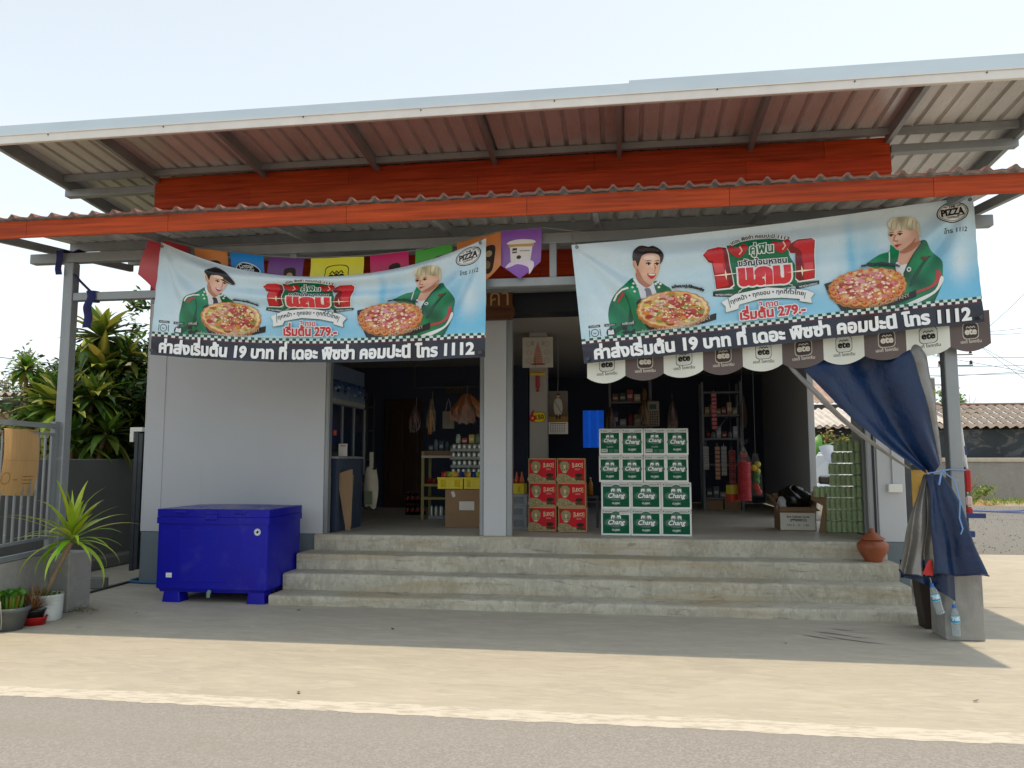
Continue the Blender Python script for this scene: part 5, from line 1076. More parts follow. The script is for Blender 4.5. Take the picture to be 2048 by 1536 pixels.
g = Print(); g.rect(-.12, .15, .125, .548, lambda u, v: mixc(S('#5a452e'), S('#6f6660'), min(1, max(0, (v-.2)*4)))); g.rect(-.12, .15, .125, .22, S('#8a6a2e'))
g.smooth([(-.03, .24), (-.055, .33), (-.045, .42), (-.015, .45), (.02, .45), (.045, .42), (.06, .33), (.035, .24)], S('#b5aea0')); g.rect(-.025, .19, -.004, .25, S('#2b2724')); g.rect(.012, .19, .033, .25, S('#2b2724')); g.ell(.003, .48, .02, .026, S('#b48d70')); g.smooth([(-.02, .488), (-.012, .512), (.018, .512), (.025, .488), (.003, .5)], S('#1c1714')); g.line([(-.04, .42), (.04, .27)], .012, S('#6f7a8a'))
for r_ in range(5):
    for c in range(7): g.rect(-.10+c*.029, .022+r_*.02, -.088+c*.029, .033+r_*.02, S('#8d4a44') if c in (0, 6) else S('#5c5c60'), g.n+(1 if r_+c == 0 else 0))
g.rect(-.10, .125, .10, .135, S('#6a3c38')); g.mesh(lambda a, b, l: (a, -.0005-l*.0004, b), .1).build('calendar_print', m_card, t)
mb = MB(); mb.tube([(0, .003, .55), (0, .05, .75), (0, .06, 1.28)], .0025, 4); mb.build('string', MATS['grey cord'], t)
# blue curtain closing the rear opening, lit from behind
mb = MB(); mb.grid(lambda u, v: (lerp(-.86, -.29, u), 15.26+.03*math.sin(u*22), lerp(1.25, 2.45, v)), 30, 6); o = mb.build('window_curtain', mat('thin blue curtain cloth', (.010, .10, .62), .7, translucent=.75, var=.1)); tag(o, 'bright blue curtain glowing in the rear window opening', 'curtain')
# two angle-steel racks
def rack(x0, x1, y, z1, label, shelves):
    t = thing('steel_rack', label, 'rack', ((x0+x1)/2, y, P)); w2 = (x1-x0)/2
    for x in (-w2, w2):
        for yy in (0, .4): mb = MB(); mb.box(x-.02, x+.02, yy-.004, yy+.004, 0, z1-P); mb.box(x-.02 if x < 0 else x+.016, x-.016 if x < 0 else x+.02, yy-.004, yy+.03, 0, z1-P); mb.build('upright', mat('grey rack steel', (.13, .14, .15), .45, .3), t)
    for z_ in shelves: mb = MB(); mb.box(-w2+.021, w2-.021, .002, .40, z_-P-.03, z_-P, .002); mb.build('rack_shelf', MATS['grey rack steel'], t)
    mb = MB(); mb.tube([(-w2, -.006, 1.05), (w2, -.006, 1.75)], .008, 6); mb.build('brace', MATS['grey rack steel'], t)
    return t
rack(-.215, .46, 12.9, 2.80, 'steel rack of snacks standing behind the green carton stack', (.9, 1.5, 1.95, 2.35))
rack(1.29, 1.90, 12.9, 2.66, 'steel rack hung with strips of sachets at the rear right', (.78, 1.32, 1.74, 2.12, 2.5))
def blockgoods(x0, x1, y, z, n, cols, hmin, hmax, where, seed, grp):
    r2 = random.Random(seed); stp = (x1-x0)/n
    for i in range(n):
        k = i % len(cols); c = S(cols[k][0]); h = r2.uniform(hmin, hmax); wd = stp*.86; rnd_ = r2.random() < .4
        def f(mb, c=c, h=h, wd=wd, rnd_=rnd_):
            if rnd_: mb.lathe([(.001, 0), (wd*.45, .002), (wd*.45, h*.75), (wd*.3, h*.85), (wd*.3, h), (.001, h)], 12, col=c)
            else: mb.box(-wd/2, wd/2, 0, .12, 0, h, .004, col=c); mb.box(-wd*.36, wd*.36, -.002, -.0005, h*.3, h*.6, col=mixc(c, (.7, .7, .7), .5))
        goods('boxed_goods', '%s %s %s' % (cols[k][1], 'jar' if rnd_ else 'box', where), 'shop goods', (x0+stp*(i+.5), y+.04*r2.random(), z), f, group=grp)
blockgoods(-.18, .42, 12.95, 2.352, 5, [('#6d3a1e', 'brown'), ('#2f4a2a', 'green'), ('#8a2a20', 'red'), ('#b0a080', 'cream'), ('#7a5a30', 'tan')], .12, .24, 'on the upper board of the rear left rack', 1, 'goods on the left rack')
blockgoods(-.18, .42, 12.95, 1.952, 5, [('#1f2a5a', 'navy'), ('#9a9a94', 'grey'), ('#8a3a3a', 'dull red'), ('#a89a70', 'straw')], .10, .24, 'on the middle board of the rear left rack', 2, 'goods on the left rack')
blockgoods(1.33, 1.86, 12.95, 2.122, 6, [('#a88a5a', 'tan'), ('#b8a880', 'cream'), ('#7a6a4a', 'khaki'), ('#8a2a2a', 'red')], .10, .22, 'on the second board of the rear right rack', 3, 'goods on the right rack')
blockgoods(1.33, 1.86, 12.95, 1.742, 6, [('#7a1f1f', 'dark red'), ('#8a8f94', 'silver'), ('#a0a4a8', 'pale grey')], .08, .2, 'on the third board of the rear right rack', 4, 'goods on the right rack')
blockgoods(1.33, 1.86, 12.95, .782, 5, [('#2a2a34', 'black'), ('#5a5a60', 'grey'), ('#8a8270', 'beige')], .08, .18, 'on the lowest board of the rear right rack', 5, 'goods on the right rack')
goods('carton_box', 'flat brown carton under the rear right rack, left', 'box', (1.45, 12.95, P), lambda mb: mb.box(-.14, .14, 0, .3, 0, .17, .004), m_kraft, 'cartons under the rack')
goods('carton_box', 'flat brown carton under the rear right rack, right', 'box', (1.74, 12.95, P), lambda mb: mb.box(-.13, .13, 0, .3, 0, .17, .004), m_kraft, 'cartons under the rack')
def strip(x, y, z1, n, wd, hh, c1, c2, label):
    g = Print()
    for i in range(n):
        y0 = -(i+1)*hh; g.rect(-wd/2, y0+.003, wd/2, y0+hh-.003, S(c1), 1); g.rect(-wd*.36, y0+hh*.25, wd*.36, y0+hh*.75, S(c2), 2); g.rect(-wd*.2, y0+hh*.4, wd*.2, y0+hh*.6, S(c1), 3)
    mb = g.mesh(lambda a, b, l: (a, -.012*abs(math.sin(b/hh*math.pi))-l*.0006+.004, b), .03); mb.tube([(0, .004, 0), (0, .004, .05)], .002, 4)
    o = mb.build('sachet_strip', m_goods); o.location = (x, y, z1); tag(o, label, 'sachets', 'strips of sachets on the right rack')
strip(1.47, 12.85, 2.47, 9, .085, .066, '#b84a54', '#d8a8a8', 'long pink strip of sachets hanging at the top of the rack')
strip(1.30, 12.6, 1.60, 5, .08, .074, '#b0b0aa', '#7a7a74', 'white strip of sachets, leftmost on the rear right rack')
strip(1.475, 12.6, 1.60, 8, .075, .066, '#a8765a', '#c89a80', 'tan strip of sachets between two white ones')
strip(1.575, 12.6, 1.60, 7, .08, .066, '#a8a8a4', '#86827a', 'white strip of sachets right of the tan strip')
strip(1.70, 12.6, 1.545, 5, .10, .12, '#9a2a2a', '#3a1010', 'dark red strip of round packets beside the red twine')
strip(1.88, 12.6, 1.52, 3, .10, .12, '#a83a34', '#c06a60', 'red strip of packets at the right end of the rack')
t = thing('cord_bundle', 'bunch of dark cords hanging at the right rack upright', 'cords', (1.94, 12.85, 2.42)); mb = MB()
for i in range(12): a = i*.5; mb.tube([(0, 0, 0), (.03*math.cos(a), -.03, -.2), (.045*math.cos(a+.4), -.03, -.38), (.02*math.cos(a), -.02, -.48-.02*(i % 3))], .006, 5, col=S(['#5a3030', '#2a2a30', '#6a4a4a'][i % 3]))
mb.build('cords', m_goods, t)
goods('patterned_bag', 'white bag printed with dark dots hanging on the rear left rack', 'bag', (.49, 12.8, 1.93), lambda mb: (mb.box(-.10, .10, -.05, .05, 0, .42, .02, col=S('#8f8776')), [mb.box(-.095+.037*i, -.073+.037*i, -.056, -.0505, .02+.04*j, .045+.04*j, col=S('#241a16') if (i*3+j*5) % 4 else S('#6a2a1c')) for i in range(5) for j in range(6)], mb.box(-.06, .05, -.057, -.0505, .28, .36, col=S('#33503a'))))
hangbag('snack_bunch', 'bunch of brown snack bags hanging left of the dotted bag', 'snack bags', (.34, 12.8, 2.36), .2, .44, ['#6a4a2a', '#8a6a3a', '#54351f'], 6, 5, 'bunches hung inside', m_bag)
# red twine roll in a clear bag, coloured balls beside it
t = thing('twine_roll', 'shiny red twine roll hanging in a clear bag from the rack', 'twine', (1.565, 10.5, .86)); mb = MB()
mb.grid(lambda u, v: ((.082+.004*math.sin(v*150+u*12))*math.cos(6.2832*u), (.082+.004*math.sin(v*150+u*12))*math.sin(6.2832*u), v*.50), 28, 150); mb.lathe([(.001, .5), (.082, .5)], 20); mb.build('twine', mat('shiny red twine', (.50, .006, .022), .38, spec=.4, var=.3, scale=30, stretch=(1, 1, 6)), t)
mb = MB(); mb.grid(lambda u, v: ((.095-.09*max(0, v-.72)/.28+.012*math.sin(u*50)*v)*math.cos(6.2832*u), (.095-.09*max(0, v-.72)/.28)*math.sin(6.2832*u), -.02+v*.72), 24, 16)
for i in range(6): a = i*1.05; mb.grid(lambda u, v, a=a: (.07*v*math.cos(a)+(u-.5)*.03*v, .03*v*math.sin(a), .70+.09*v), 2, 3)
mb.build('clear_bag', mat('clear thin film', (.75, .72, .66), .2, alpha=.05, var=.1), t); mb = MB(); mb.tube([(0, 0, .70), (.0, .0, 2.13)], .0015, 4); mb.build('string', MATS['grey cord'], t)
t = thing('ball_bag', 'clear bag of yellow, green and red balls hanging beside the twine', 'toy bag', (1.72, 10.55, .93)); r2 = random.Random(2)
for i in range(9):
    c = [('#c8b020', 'ball'), ('#3f7a22', 'ball'), ('#b8301e', 'ball')][0 if i < 3 else (1 if i < 6 else 2)]; mb = MB(); rr_2 = .042; mb.lathe([(rr_2*math.sin(math.pi*k/8)+.0005, -rr_2*math.cos(math.pi*k/8)) for k in range(9)], 12, 0, T((r2.uniform(-.035, .035), r2.uniform(-.03, .03), .04+.045*(8-i))), col=S(c[0])); mb.build('ball', m_goods, t)
mb = MB(); mb.grid(lambda u, v: ((.085-.05*v*v)*math.cos(6.2832*u), (.085-.05*v*v)*math.sin(6.2832*u), -.02+v*.56), 20, 10); mb.build('clear_bag', MATS['clear thin film'], t); mb = MB(); mb.tube([(0, 0, .5), (0, 0, 2.06)], .0015, 4); mb.build('string', MATS['grey cord'], t)
goods('toy_bag', 'yellow and red bag hanging left of the red twine', 'bag', (1.41, 10.55, .84), lambda mb: (mb.grid(lambda u, v: ((u-.5)*.15, -.04*math.sin(math.pi*u), .0+v*.10), 8, 4, col=S('#b8361e')), mb.grid(lambda u, v: ((u-.5)*.15, -.04*math.sin(math.pi*u), .10+v*.12), 8, 4, col=S('#b8a82a')), mb.tube([(0, 0, .22), (0, 0, 1.58)], .0015, 4, col=(.1, .1, .1))))
# open carton with black bags, flat board, shrink-wrapped bottles
ob = thing('open_carton', 'open brown carton with white paper label and black bags inside', 'box', (1.98, 9.36, P+.002), R(-2))
mb = MB(); mb.box(-.20, .20, 0, .006, 0, .27); mb.box(-.20, -.194, 0, .42, 0, .27); mb.box(.194, .20, 0, .42, 0, .27); mb.box(-.2, .2, .414, .42, 0, .27); mb.box(-.19, .19, .01, .41, .0, .006); mb.build('carton', m_kraft, ob)
for nm, vs in (('f', [(-.2, -.001, .27), (.2, -.001, .27), (.235, -.075, .235), (-.19, -.07, .228)]), ('l', [(-.2, .0, .271), (-.2, .42, .271), (-.30, .40, .41), (-.30, .02, .41)]), ('r', [(.2, 0, .271), (.2, .42, .271), (.245, .42, .42), (.235, .06, .42)]), ('b', [(-.2, .42, .271), (.2, .42, .271), (.2, .47, .41), (-.2, .47, .41)])):
    mb = MB(); n_ = (Vector(vs[1])-Vector(vs[0])).cross(Vector(vs[3])-Vector(vs[0])).normalized()*.004; w2 = [tuple(Vector(v)+n_) for v in vs]; mb.add(vs+w2, [(0, 1, 2, 3), (7, 6, 5, 4), (0, 4, 5, 1), (1, 5, 6, 2), (2, 6, 7, 3), (3, 7, 4, 0)]); mb.build('flap', m_kraft, ob)
g = Print(); g.rect(-.195, .01, .19, .205, S('#d6d2c6')); g.text('End Cabinet Cover', (-.12, .15), (.13, .15), S('#2b2b30'), .03); g.text('(PP000023)', (-.085, .11), (.095, .11), S('#2b2b30'), .03); g.text('NO 6   12   1 EA', (-.12, .055), (.12, .055), S('#55555c'), .01, .9)
g.mesh(lambda a, b, l: (a, -.0008-l*.0004, b), .2).build('paper_label', m_card, ob)
o = goods('black_bag', 'crumpled shiny black plastic bag stuffed in the open carton', 'bag', (1.99, 9.58, P+.20), lambda mb: mb.grid(lambda u, v: (.17*math.cos(6.2832*u)*math.sin(3.1416*v)*(1+.2*math.sin(u*31)+.12*math.sin(v*23+u*9)), .17*math.sin(6.2832*u)*math.sin(3.1416*v)*(1+.2*math.sin(u*27+1)), .14-.16*math.cos(3.1416*v)*(1+.25*math.sin(u*37+v*11))*.9), 60, 24), mat('black bag plastic', (.006, .006, .007), .22, spec=.6))
goods('white_bag', 'small white crumpled bag at the left of the black one', 'bag', (1.84, 9.50, P+.22), lambda mb: mb.grid(lambda u, v: (.05*math.cos(6.2832*u)*math.sin(3.1416*v)*(1+.4*math.sin(u*31)), .05*math.sin(6.2832*u)*math.sin(3.1416*v), .06-.09*math.cos(3.1416*v)*(1+.3*math.sin(u*37+v*11))), 30, 12), mat('white bag plastic', (.55, .55, .56), .35))
t = goods('cardboard_sheet', 'flat brown cardboard leaning between open carton and bottle packs', 'cardboard', (2.19, 9.22, P), lambda mb: mb.prism([(-.02, .0), (.06, .0), (.06, .44), (-.14, .46), (-.14, .36), (.02, .3)], -.004, .004), m_kraft); t.rotation_euler = (R(-7), 0, R(-50))
m_bot = mat('greenish bottle glass', (.56, .72, .38), .16, trans=.3, ior=1.3, var=.15, scale=20, spec=.6)
m_wrap = mat('shrink wrap film', (.70, .76, .62), .12, alpha=.10, var=.1, spec=.7)
spec_ = [(2.255, 2.725, 7, 2), (2.25, 2.725, 7, 2), (2.25, 2.72, 7, 2), (2.145, 2.725, 9, 2), (2.325, 2.725, 6, 2), (2.32, 2.725, 6, 2), (2.355, 2.69, 5, 2), (2.385, 2.655, 4, 2)]
botm = MB(); botm.lathe([(.001, 0), (.024, 0), (.0285, .006), (.0295, .03), (.027, .036), (.0295, .042), (.0295, .085), (.0285, .095), (.021, .112), (.018, .116), (.018, .122), (.001, .123)], 14)
nm8 = ('at the bottom', 'second from the bottom', 'third from the bottom', 'fourth up and widest', 'fifth from the bottom', 'sixth from the bottom', 'seventh from the bottom', 'on the very top')
bproto = None; zz = P+.002
for k, (x0, x1, n, m_) in enumerate(spec_):
    x1 = min(x1, 2.655); st_ = (x1-x0)/n; cx = (x0+x1)/2
    t = thing('bottle_pack', 'shrink-wrapped pack of small green glass bottles, %s of the tower' % nm8[k], 'bottle pack', (cx, 9.27, zz), R(rnd.uniform(-1.5, 1.5)), 'tower of bottle packs')
    for j in range(m_):
        for i in range(n):
            if bproto is None: o = botm.build('bottle', m_bot, t); bproto = o
            else: o = bproto.copy(); C.objects.link(o); o.parent = t
            o.location = (x0-cx+st_*(i+.5), -.035+.066*j, .002); o.scale = (st_/.0605,)*2+(1,)
    mb = MB(); hx = (x1-x0)/2+.003
    def wrp(u, v, hx=hx): 
        pr_ = [(-hx, .072), (-hx, -.07), (hx, -.07), (hx, .072)]; s = u*3; q = min(2, int(s)); f = s-q; a, b = pr_[q], pr_[q+1]
        return (lerp(a[0], b[0], f)*(1+.004*math.sin(v*30+u*20)), lerp(a[1], b[1], f)+(.004*math.sin(u*60) if q == 1 else 0), .002+.122*v)
    mb.grid(wrp, 60, 8); mb.build('film', m_wrap, t); zz += .1295

# more stock in the dim back of the shop
rack(-4.9, -4.25, 12.4, 2.5, 'steel rack of bottles at the far left beyond the counter', (.9, 1.4, 1.9, 2.3))
for k_, z_ in enumerate((.902, 1.402, 1.902)): blockgoods(-4.86, -4.3, 12.45, z_, 6, [('#7a5a2a', 'amber'), ('#8a2a20', 'red'), ('#3a5a7a', 'blue'), ('#a8a090', 'pale')], .16, .30, ('on the lowest board of the far left rack', 'on the middle board of the far left rack', 'on the top board of the far left rack')[k_], 11+k_, 'goods on the far left rack')
blockgoods(-2.70, -2.32, 10.5, P+.94, 5, [('#5a6a70', 'grey'), ('#7a8a8f', 'silver'), ('#3a4a5a', 'slate')], .07, .16, 'standing above the brown carton on the yellow shelf', 14, 'jars on the yellow shelf')
blockgoods(-2.12, -1.78, 9.6, P+1.022, 4, [('#a8b0a0', 'pale'), ('#8a2a24', 'red'), ('#b09a2a', 'yellow'), ('#6a7a6a', 'grey')], .06, .12, 'on top of the can trays', 15, 'goods on the can trays')
for k_, (x_, z_) in enumerate(((-1.74, 2.2), (-2.9, 2.15), (-.2, 2.25), (.80, 2.35))): hangbag('snack_bunch', ('dim bunch of snack bags right at the column edge', 'small dim bunch of packets hanging left of the golden one', 'dim bunch of packets left of the rear left rack', 'dim bunch of packets between the two rear racks')[k_], 'snack bags', (x_, (10.4, 10.6, 12.7, 12.8)[k_], z_), .2, .5, ['#5a4a3a', '#7a4a2a', '#4a3a4a', '#8a7a5a'], 7, 30+k_, 'bunches hung inside', m_bag)
# ---------------------------------------------------------------- plants
m_leaf = mat('leaf', rough=.42, attr=True, var=.22, scale=14, spec=.45, translucent=.22)
m_bark = mat('pale bark', (.26, .19, .12), .85, var=.3, scale=8, bump=.3, bscale=30)
def leaf(mb, base, az, el, L, wd, droop, col, n=7, tip=.0, fold=.25, col2=None, wmax=.35):
    """a strap leaf: leaves the stem at elevation el and bends down by droop along its length; V-folded"""
    p = Vector(base); a = el; vs = []; cs = []
    side = Vector((-math.sin(az), math.cos(az), 0))
    for i in range(n+1):
        t = i/n; d = Vector((math.cos(az)*math.cos(a), math.sin(az)*math.cos(a), math.sin(a))); up = side.cross(d)*-1
        w2 = wd*(min(1, t/wmax)**.6 if t < wmax else max(.03, 1-((t-wmax)/(1-wmax))**1.7))*(.55+.45*min(1, t*6))
        vs += [p-side*w2-up*(-fold*w2), p, p+side*w2-up*(-fold*w2)]
        k = 1+.0*t; cs += [col2 or col, col, col2 or col]
        p = p+d*(L/n); a -= droop/n*(.4+1.2*t)
    o = len(mb.v); fs = []
    for i in range(n): fs += [(i*3, i*3+1, i*3+4, i*3+3), (i*3+1, i*3+2, i*3+5, i*3+4)]
    mb.add(vs, fs, 0, True)
    for i, c in enumerate(cs): mb.col[o+i] = c
def rosette(mb, base, n, L, wd, cols, r2, el=(.1, 1.45), droop=(.5, 1.7), cols2=None, wmax=.35):
    for i in range(n):
        q = i/n; e = lerp(el[0], el[1], q)+r2.uniform(-.12, .12); c = S(r2.choice(cols)); c = tuple(x*r2.uniform(.9, 1.5) for x in c)
        leaf(mb, base, i*2.4+r2.uniform(-.3, .3), e, L*r2.uniform(.75, 1.1)*(1-.25*q), wd*r2.uniform(.8, 1.15), r2.uniform(*droop)*(1-.4*q), c, col2=S(r2.choice(cols2)) if cols2 else None, wmax=wmax)
def crown(mb, c, rad, n, size, cols, r2, shape=(1, 1, 1)):
    cl = [(Vector((r2.gauss(0, .45), r2.gauss(0, .45), r2.gauss(0, .45))), r2.uniform(.22, .45)) for _ in range(max(6, n//90))]
    for i in range(n):
        k, q = cl[i % len(cl)]; v = k+Vector((r2.gauss(0, 1), r2.gauss(0, 1), r2.gauss(0, 1)))*q*.55
        p = Vector(c)+Vector((v.x*rad*shape[0], v.y*rad*shape[1], v.z*rad*shape[2])); s = size*r2.uniform(.6, 1.3)
        a = Vector((r2.gauss(0, 1), r2.gauss(0, 1), r2.gauss(0, .6))).normalized(); b = a.cross(Vector((r2.gauss(0, 1), r2.gauss(0, 1), r2.gauss(0, 1)))).normalized()
        cc = S(r2.choice(cols)); cc = tuple(x*r2.uniform(.6, 1.35) for x in cc)
        mb.add([p-a*s, p+b*s*.36, p+a*s, p-b*s*.36], [(0, 1, 2, 3)], 0, False, None, cc)
def limb(mb, p0, p1, r0, r1, r2, n=6, wig=.06):
    p0, p1 = Vector(p0), Vector(p1); L = (p1-p0).length
    mb.tube([p0.lerp(p1, i/n)+Vector((r2.uniform(-1, 1), r2.uniform(-1, 1), 0))*wig*L*.3*(0 < i < n) for i in range(n+1)], [lerp(r0, r1, i/n) for i in range(n+1)], 7)
GRC = ['#5d7a2c', '#6f8a34', '#47641f', '#7d8f3a', '#38521c', '#96983f']
YEC = ['#5f7a2a', '#7a8f34', '#3f6022', '#34541e', '#9a9a40', '#2c4a1a', '#4a6a26']
def bigplant(name, label, loc, heads, seed, L=.80, wd=.082, grp=None, cols=YEC, cols2=None):
    r2 = random.Random(seed); t = thing(name, label, 'plant', loc, 0, grp); st_ = MB(); fo = MB()
    for (x, y, z, n, k) in heads:
        limb(st_, (x*.25, y*.25, 0), (x, y, z), .045, .028, r2); rosette(fo, (x, y, z-.06), n, L*k, wd*k, cols, r2, (-.7, 1.4), (.7, 1.9), cols2=cols2)
    st_.build('stem', m_bark, t); fo.build('foliage', m_leaf, t)
bigplant('broadleaf_plant', 'tall plant with long yellow striped leaves rising highest behind the left post', (-7.75, 10.6, 0), [(-.1, 0, 3.30, 44, 1.0), (.05, -.15, 2.75, 44, 1.05), (.3, .1, 2.95, 34, .8), (-.35, .1, 2.6, 34, .9), (.15, -.2, 2.25, 40, .95)], 11, cols2=['#a8a448', '#7a8f38', '#5f7a2e', '#c2b658', '#46661f'])  # leaf colours lightened to paint sun on the upper foliage, besides the yellow striping
bigplant('broadleaf_plant', 'leafy plant with wide drooping striped leaves low behind the boundary wall', (-7.55, 9.7, 0), [(-.15, 0, 2.15, 50, 1.1), (.22, .1, 2.3, 34, .85), (-.55, .1, 1.85, 36, .95), (.1, -.1, 1.65, 40, .9), (.45, .1, 1.8, 34, .8)], 12, cols2=['#5f7a2e', '#3f6020', '#34541c', '#a8a04a'])
bigplant('broadleaf_plant', 'dark green long-leaved plant left of the steel post', (-8.45, 10.2, 0), [(-.30, 0, 2.78, 44, .5), (-.15, .1, 2.5, 34, .6), (.05, 0, 2.2, 40, .95), (.0, .2, 2.5, 30, .75), (-.25, 0, 1.75, 36, .9), (.3, 0, 1.8, 36, .9)], 13, cols=GRC)
def bush(name, label, loc, blobs, n, size, cols, seed, grp=None, limbs=True):
    r2 = random.Random(seed); t = thing(name, label, 'tree', loc, 0, grp); tr = MB(); cr_ = MB()
    for bx, by, bz, br2 in blobs:
        limb(tr, (bx*.15, by*.15, 0), (bx, by, bz), .05, .015, r2, wig=.12)
        for _ in range(5): limb(tr, (bx, by, bz-br2*.3), (bx+r2.uniform(-1, 1)*br2, by+r2.uniform(-1, 1)*br2, bz+r2.uniform(-.3, 1)*br2), .014, .005, r2)
        crown(cr_, (bx, by, bz), br2, int(n*br2*br2), size, cols, r2)
    tr.build('trunk', m_bark, t); cr_.build('crown', m_leaf, t)
bush('leafy_tree', 'small-leaved tree filling the gap right of the striped plants', (-6.75, 11.6, 0), [(0, 0, 3.1, .75), (.35, .2, 2.4, .8), (-.4, .1, 2.5, .7), (-.3, 0, 1.8, .8), (.5, 0, 1.7, .8), (-.9, .3, 3.0, .6), (-.8, .3, 2.2, .8), (.1, .3, 2.9, .7)], 5200, .075, ['#55702a', '#6d8436', '#3c551f', '#829044', '#2c4218'], 21)
bush('leafy_shrub', 'dark low shrub crowding the top of the boundary wall', (-7.3, 10.5, 0), [(-.6, 0, 1.55, .6), (.1, .2, 1.5, .6), (.7, .4, 1.6, .6), (-1.3, .1, 1.75, .6), (-.3, .3, 1.95, .7), (.4, .5, 2.1, .7), (-.6, .4, 2.4, .7), (.2, .6, 2.6, .7), (-1.2, .5, 2.2, .6)], 6500, .07, ['#2c4a20', '#3c5a26', '#1f3616', '#4d6a2c'], 22)
bush('airy_tree', 'pale thin-leaved tree far behind the low corrugated roof at the left', (-17.2, 20.5, 0), [(0, 0, 3.5, 1.0), (1.1, .3, 3.9, .8), (-1.1, 0, 3.0, .8), (1.5, .3, 3.1, 1.0)], 1500, .085, ['#7f8a66', '#939a78', '#6c7a50'], 23)
# dried hanging leaves caught in the big plant
# ---------------------------------------------------------------- left boundary wall, fence and gate
mb = MB(); mb.box(-7.0, -6.86, 3.2, 14.2, 0, 1.40, .01); o = mb.build('boundary_wall', m_rendd); tag(o, 'dark cement boundary wall behind the left post', 'wall')
mb = MB(); mb.box(-6.858, -6.60, 3.2, 14.2, 0.004, .14, .01); o = mb.build('kerb', m_rendd); tag(o, 'low cement plinth along the foot of the dark boundary wall', 'kerb')
mb = MB(); mb.box(-11, -6.9, 14.3, 14.42, 0, 2.0); o = mb.build('cream_wall', mat('cream painted wall', (.55, .46, .30), .8, var=.1, scale=2)); tag(o, 'cream wall beyond the foliage at far left', 'wall')
mb = MB(); mb.box(-9.6, -7.02, 7.0, 7.1, 0, 1.62, .005); mb.box(-9.65, -7.01, 6.97, 7.13, 1.622, 1.66); o = mb.build('cream_wall', MATS['cream painted wall']); tag(o, 'low sunlit cream wall above the fence rail at the frame edge', 'wall')
fe = thing('railing_fence', 'grey steel railing on a low cement wall beside the left post', 'fence', (-5.2, 5.6, 0))
def fp(mb, name, m): o = mb.build(name, m, fe); o.matrix_parent_inverse = T((5.2, -5.6, 0)); return o
fx = lambda y: -5.305+(6.62-y)*.19
def fbar(y0, y1, z0, z1, w2, name):
    mb = MB(); vs = []
    for y in (y0, y1): x = fx(y); vs += [(x-w2, y, z0), (x+w2, y, z0), (x+w2, y, z1), (x-w2, y, z1)]
    mb.add(vs, [(0, 1, 2, 3), (7, 6, 5, 4), (0, 4, 5, 1), (1, 5, 6, 2), (2, 6, 7, 3), (3, 7, 4, 0)]); return fp(mb, name, m_steel)
fbar(4.6, 6.62, 1.685, 1.73, .02, 'rail'); fbar(4.6, 6.62, 1.62, 1.642, .012, 'rail'); fbar(4.6, 6.62, .665, .69, .012, 'rail'); fbar(4.6, 6.62, .54, .58, .02, 'rail')
y = 6.53
while y > 4.6: mb = MB(); mb.box(fx(y)-.008, fx(y)+.008, y-.008, y+.008, .67, 1.63); fp(mb, 'baluster', m_steel); y -= .105
mb = MB(); mb.box(fx(6.6)-.025, fx(6.6)+.025, 6.55, 6.598, .55, 1.75); fp(mb, 'end_post', m_steel)
mb = MB(); vs = []
for yy in (4.5, 6.545): x = fx(yy); vs += [(x-.12, yy, 0), (x+.035, yy, 0), (x+.035, yy, .53), (x-.12, yy, .53)]
mb.add(vs, [(0, 1, 2, 3), (7, 6, 5, 4), (0, 4, 5, 1), (1, 5, 6, 2), (2, 6, 7, 3), (3, 7, 4, 0)]); fp(mb, 'base_wall', m_rend)
t = thing('cardboard_sign', 'tan cardboard sheet folded over the fence rail with faint printed lines', 'cardboard', (fx(6.03)+.015, 6.03, 1.64), R(100.8-90)*0)
t.rotation_euler = (0, 0, math.atan2(1, -.19)); mb = MB()
mb.grid(lambda u, v: ((u-.5)*.52*(1+.09*v), -.006-.02*math.sin(math.pi*v)+.025*v*v-.012*math.sin(u*5), .01-.55*v-.03*u*v), 14, 14); mb.grid(lambda u, v: ((u-.5)*.52, -.006+.05*v, .01+.02*math.sin(math.pi*v)-.05*v*v), 14, 5); mb.build('sheet', mat('tan cardboard', (.52, .315, .13), .75, var=.1, scale=5, stretch=(6, 1, 1)), t)
g = Print(); bc = S('#8a6232')
g.ring(-.20, .14, .05, .05, .004, bc, 24)
for k in range(3): g.line([(.03, .10+.03*k), (.20, .105+.03*k)], .005, bc); 
g.line([(-.11, .13), (-.05, .132)], .006, bc); g.line([(-.26, .29), (.26, .30)], .003, S('#b08548'))
def csf(a, b, l):
    v = 1-(b/.55); u = a/.52+.5; return ((u-.5)*.52*(1+.09*v), -.008-.02*math.sin(math.pi*v)+.025*v*v-.012*math.sin(u*5)-l*.0006, .01-.55*v-.03*u*v)
g.mesh(csf, .06).build('printed_marks', m_card, t)
# gate leaf, bracket, track, stops
t = thing('gate_leaf', 'narrow dark steel gate leaf standing open at the shop corner', 'gate', (-5.63, 8.33, 0)); mb = MB(); mb.box(-.045, .0, 0, .06, .115, 1.72, .004); mb.box(.002, .05, .01, .5, .13, 1.70); mb.build('leaf', m_steeld, t)
mb = MB(); mb.box(-.055, .055, -.01, .05, 1.722, 1.77); mb.box(-.10, -.056, -.01, .05, 1.60, 1.77); mb.build('bracket', m_trim, t)
mb = MB(); mb.add([(-5.56, 6.87, .003), (-5.51, 6.87, .003), (-5.57, 8.45, .003), (-5.62, 8.45, .003), (-5.56, 6.87, .018), (-5.51, 6.87, .018), (-5.57, 8.45, .018), (-5.62, 8.45, .018)], [(0, 1, 5, 4), (4, 5, 6, 7), (1, 2, 6, 5), (0, 4, 7, 3), (2, 3, 7, 6)]); o = mb.build('gate_track', m_steeld); tag(o, 'thin dark steel gate track crossing the alley floor', 'track')
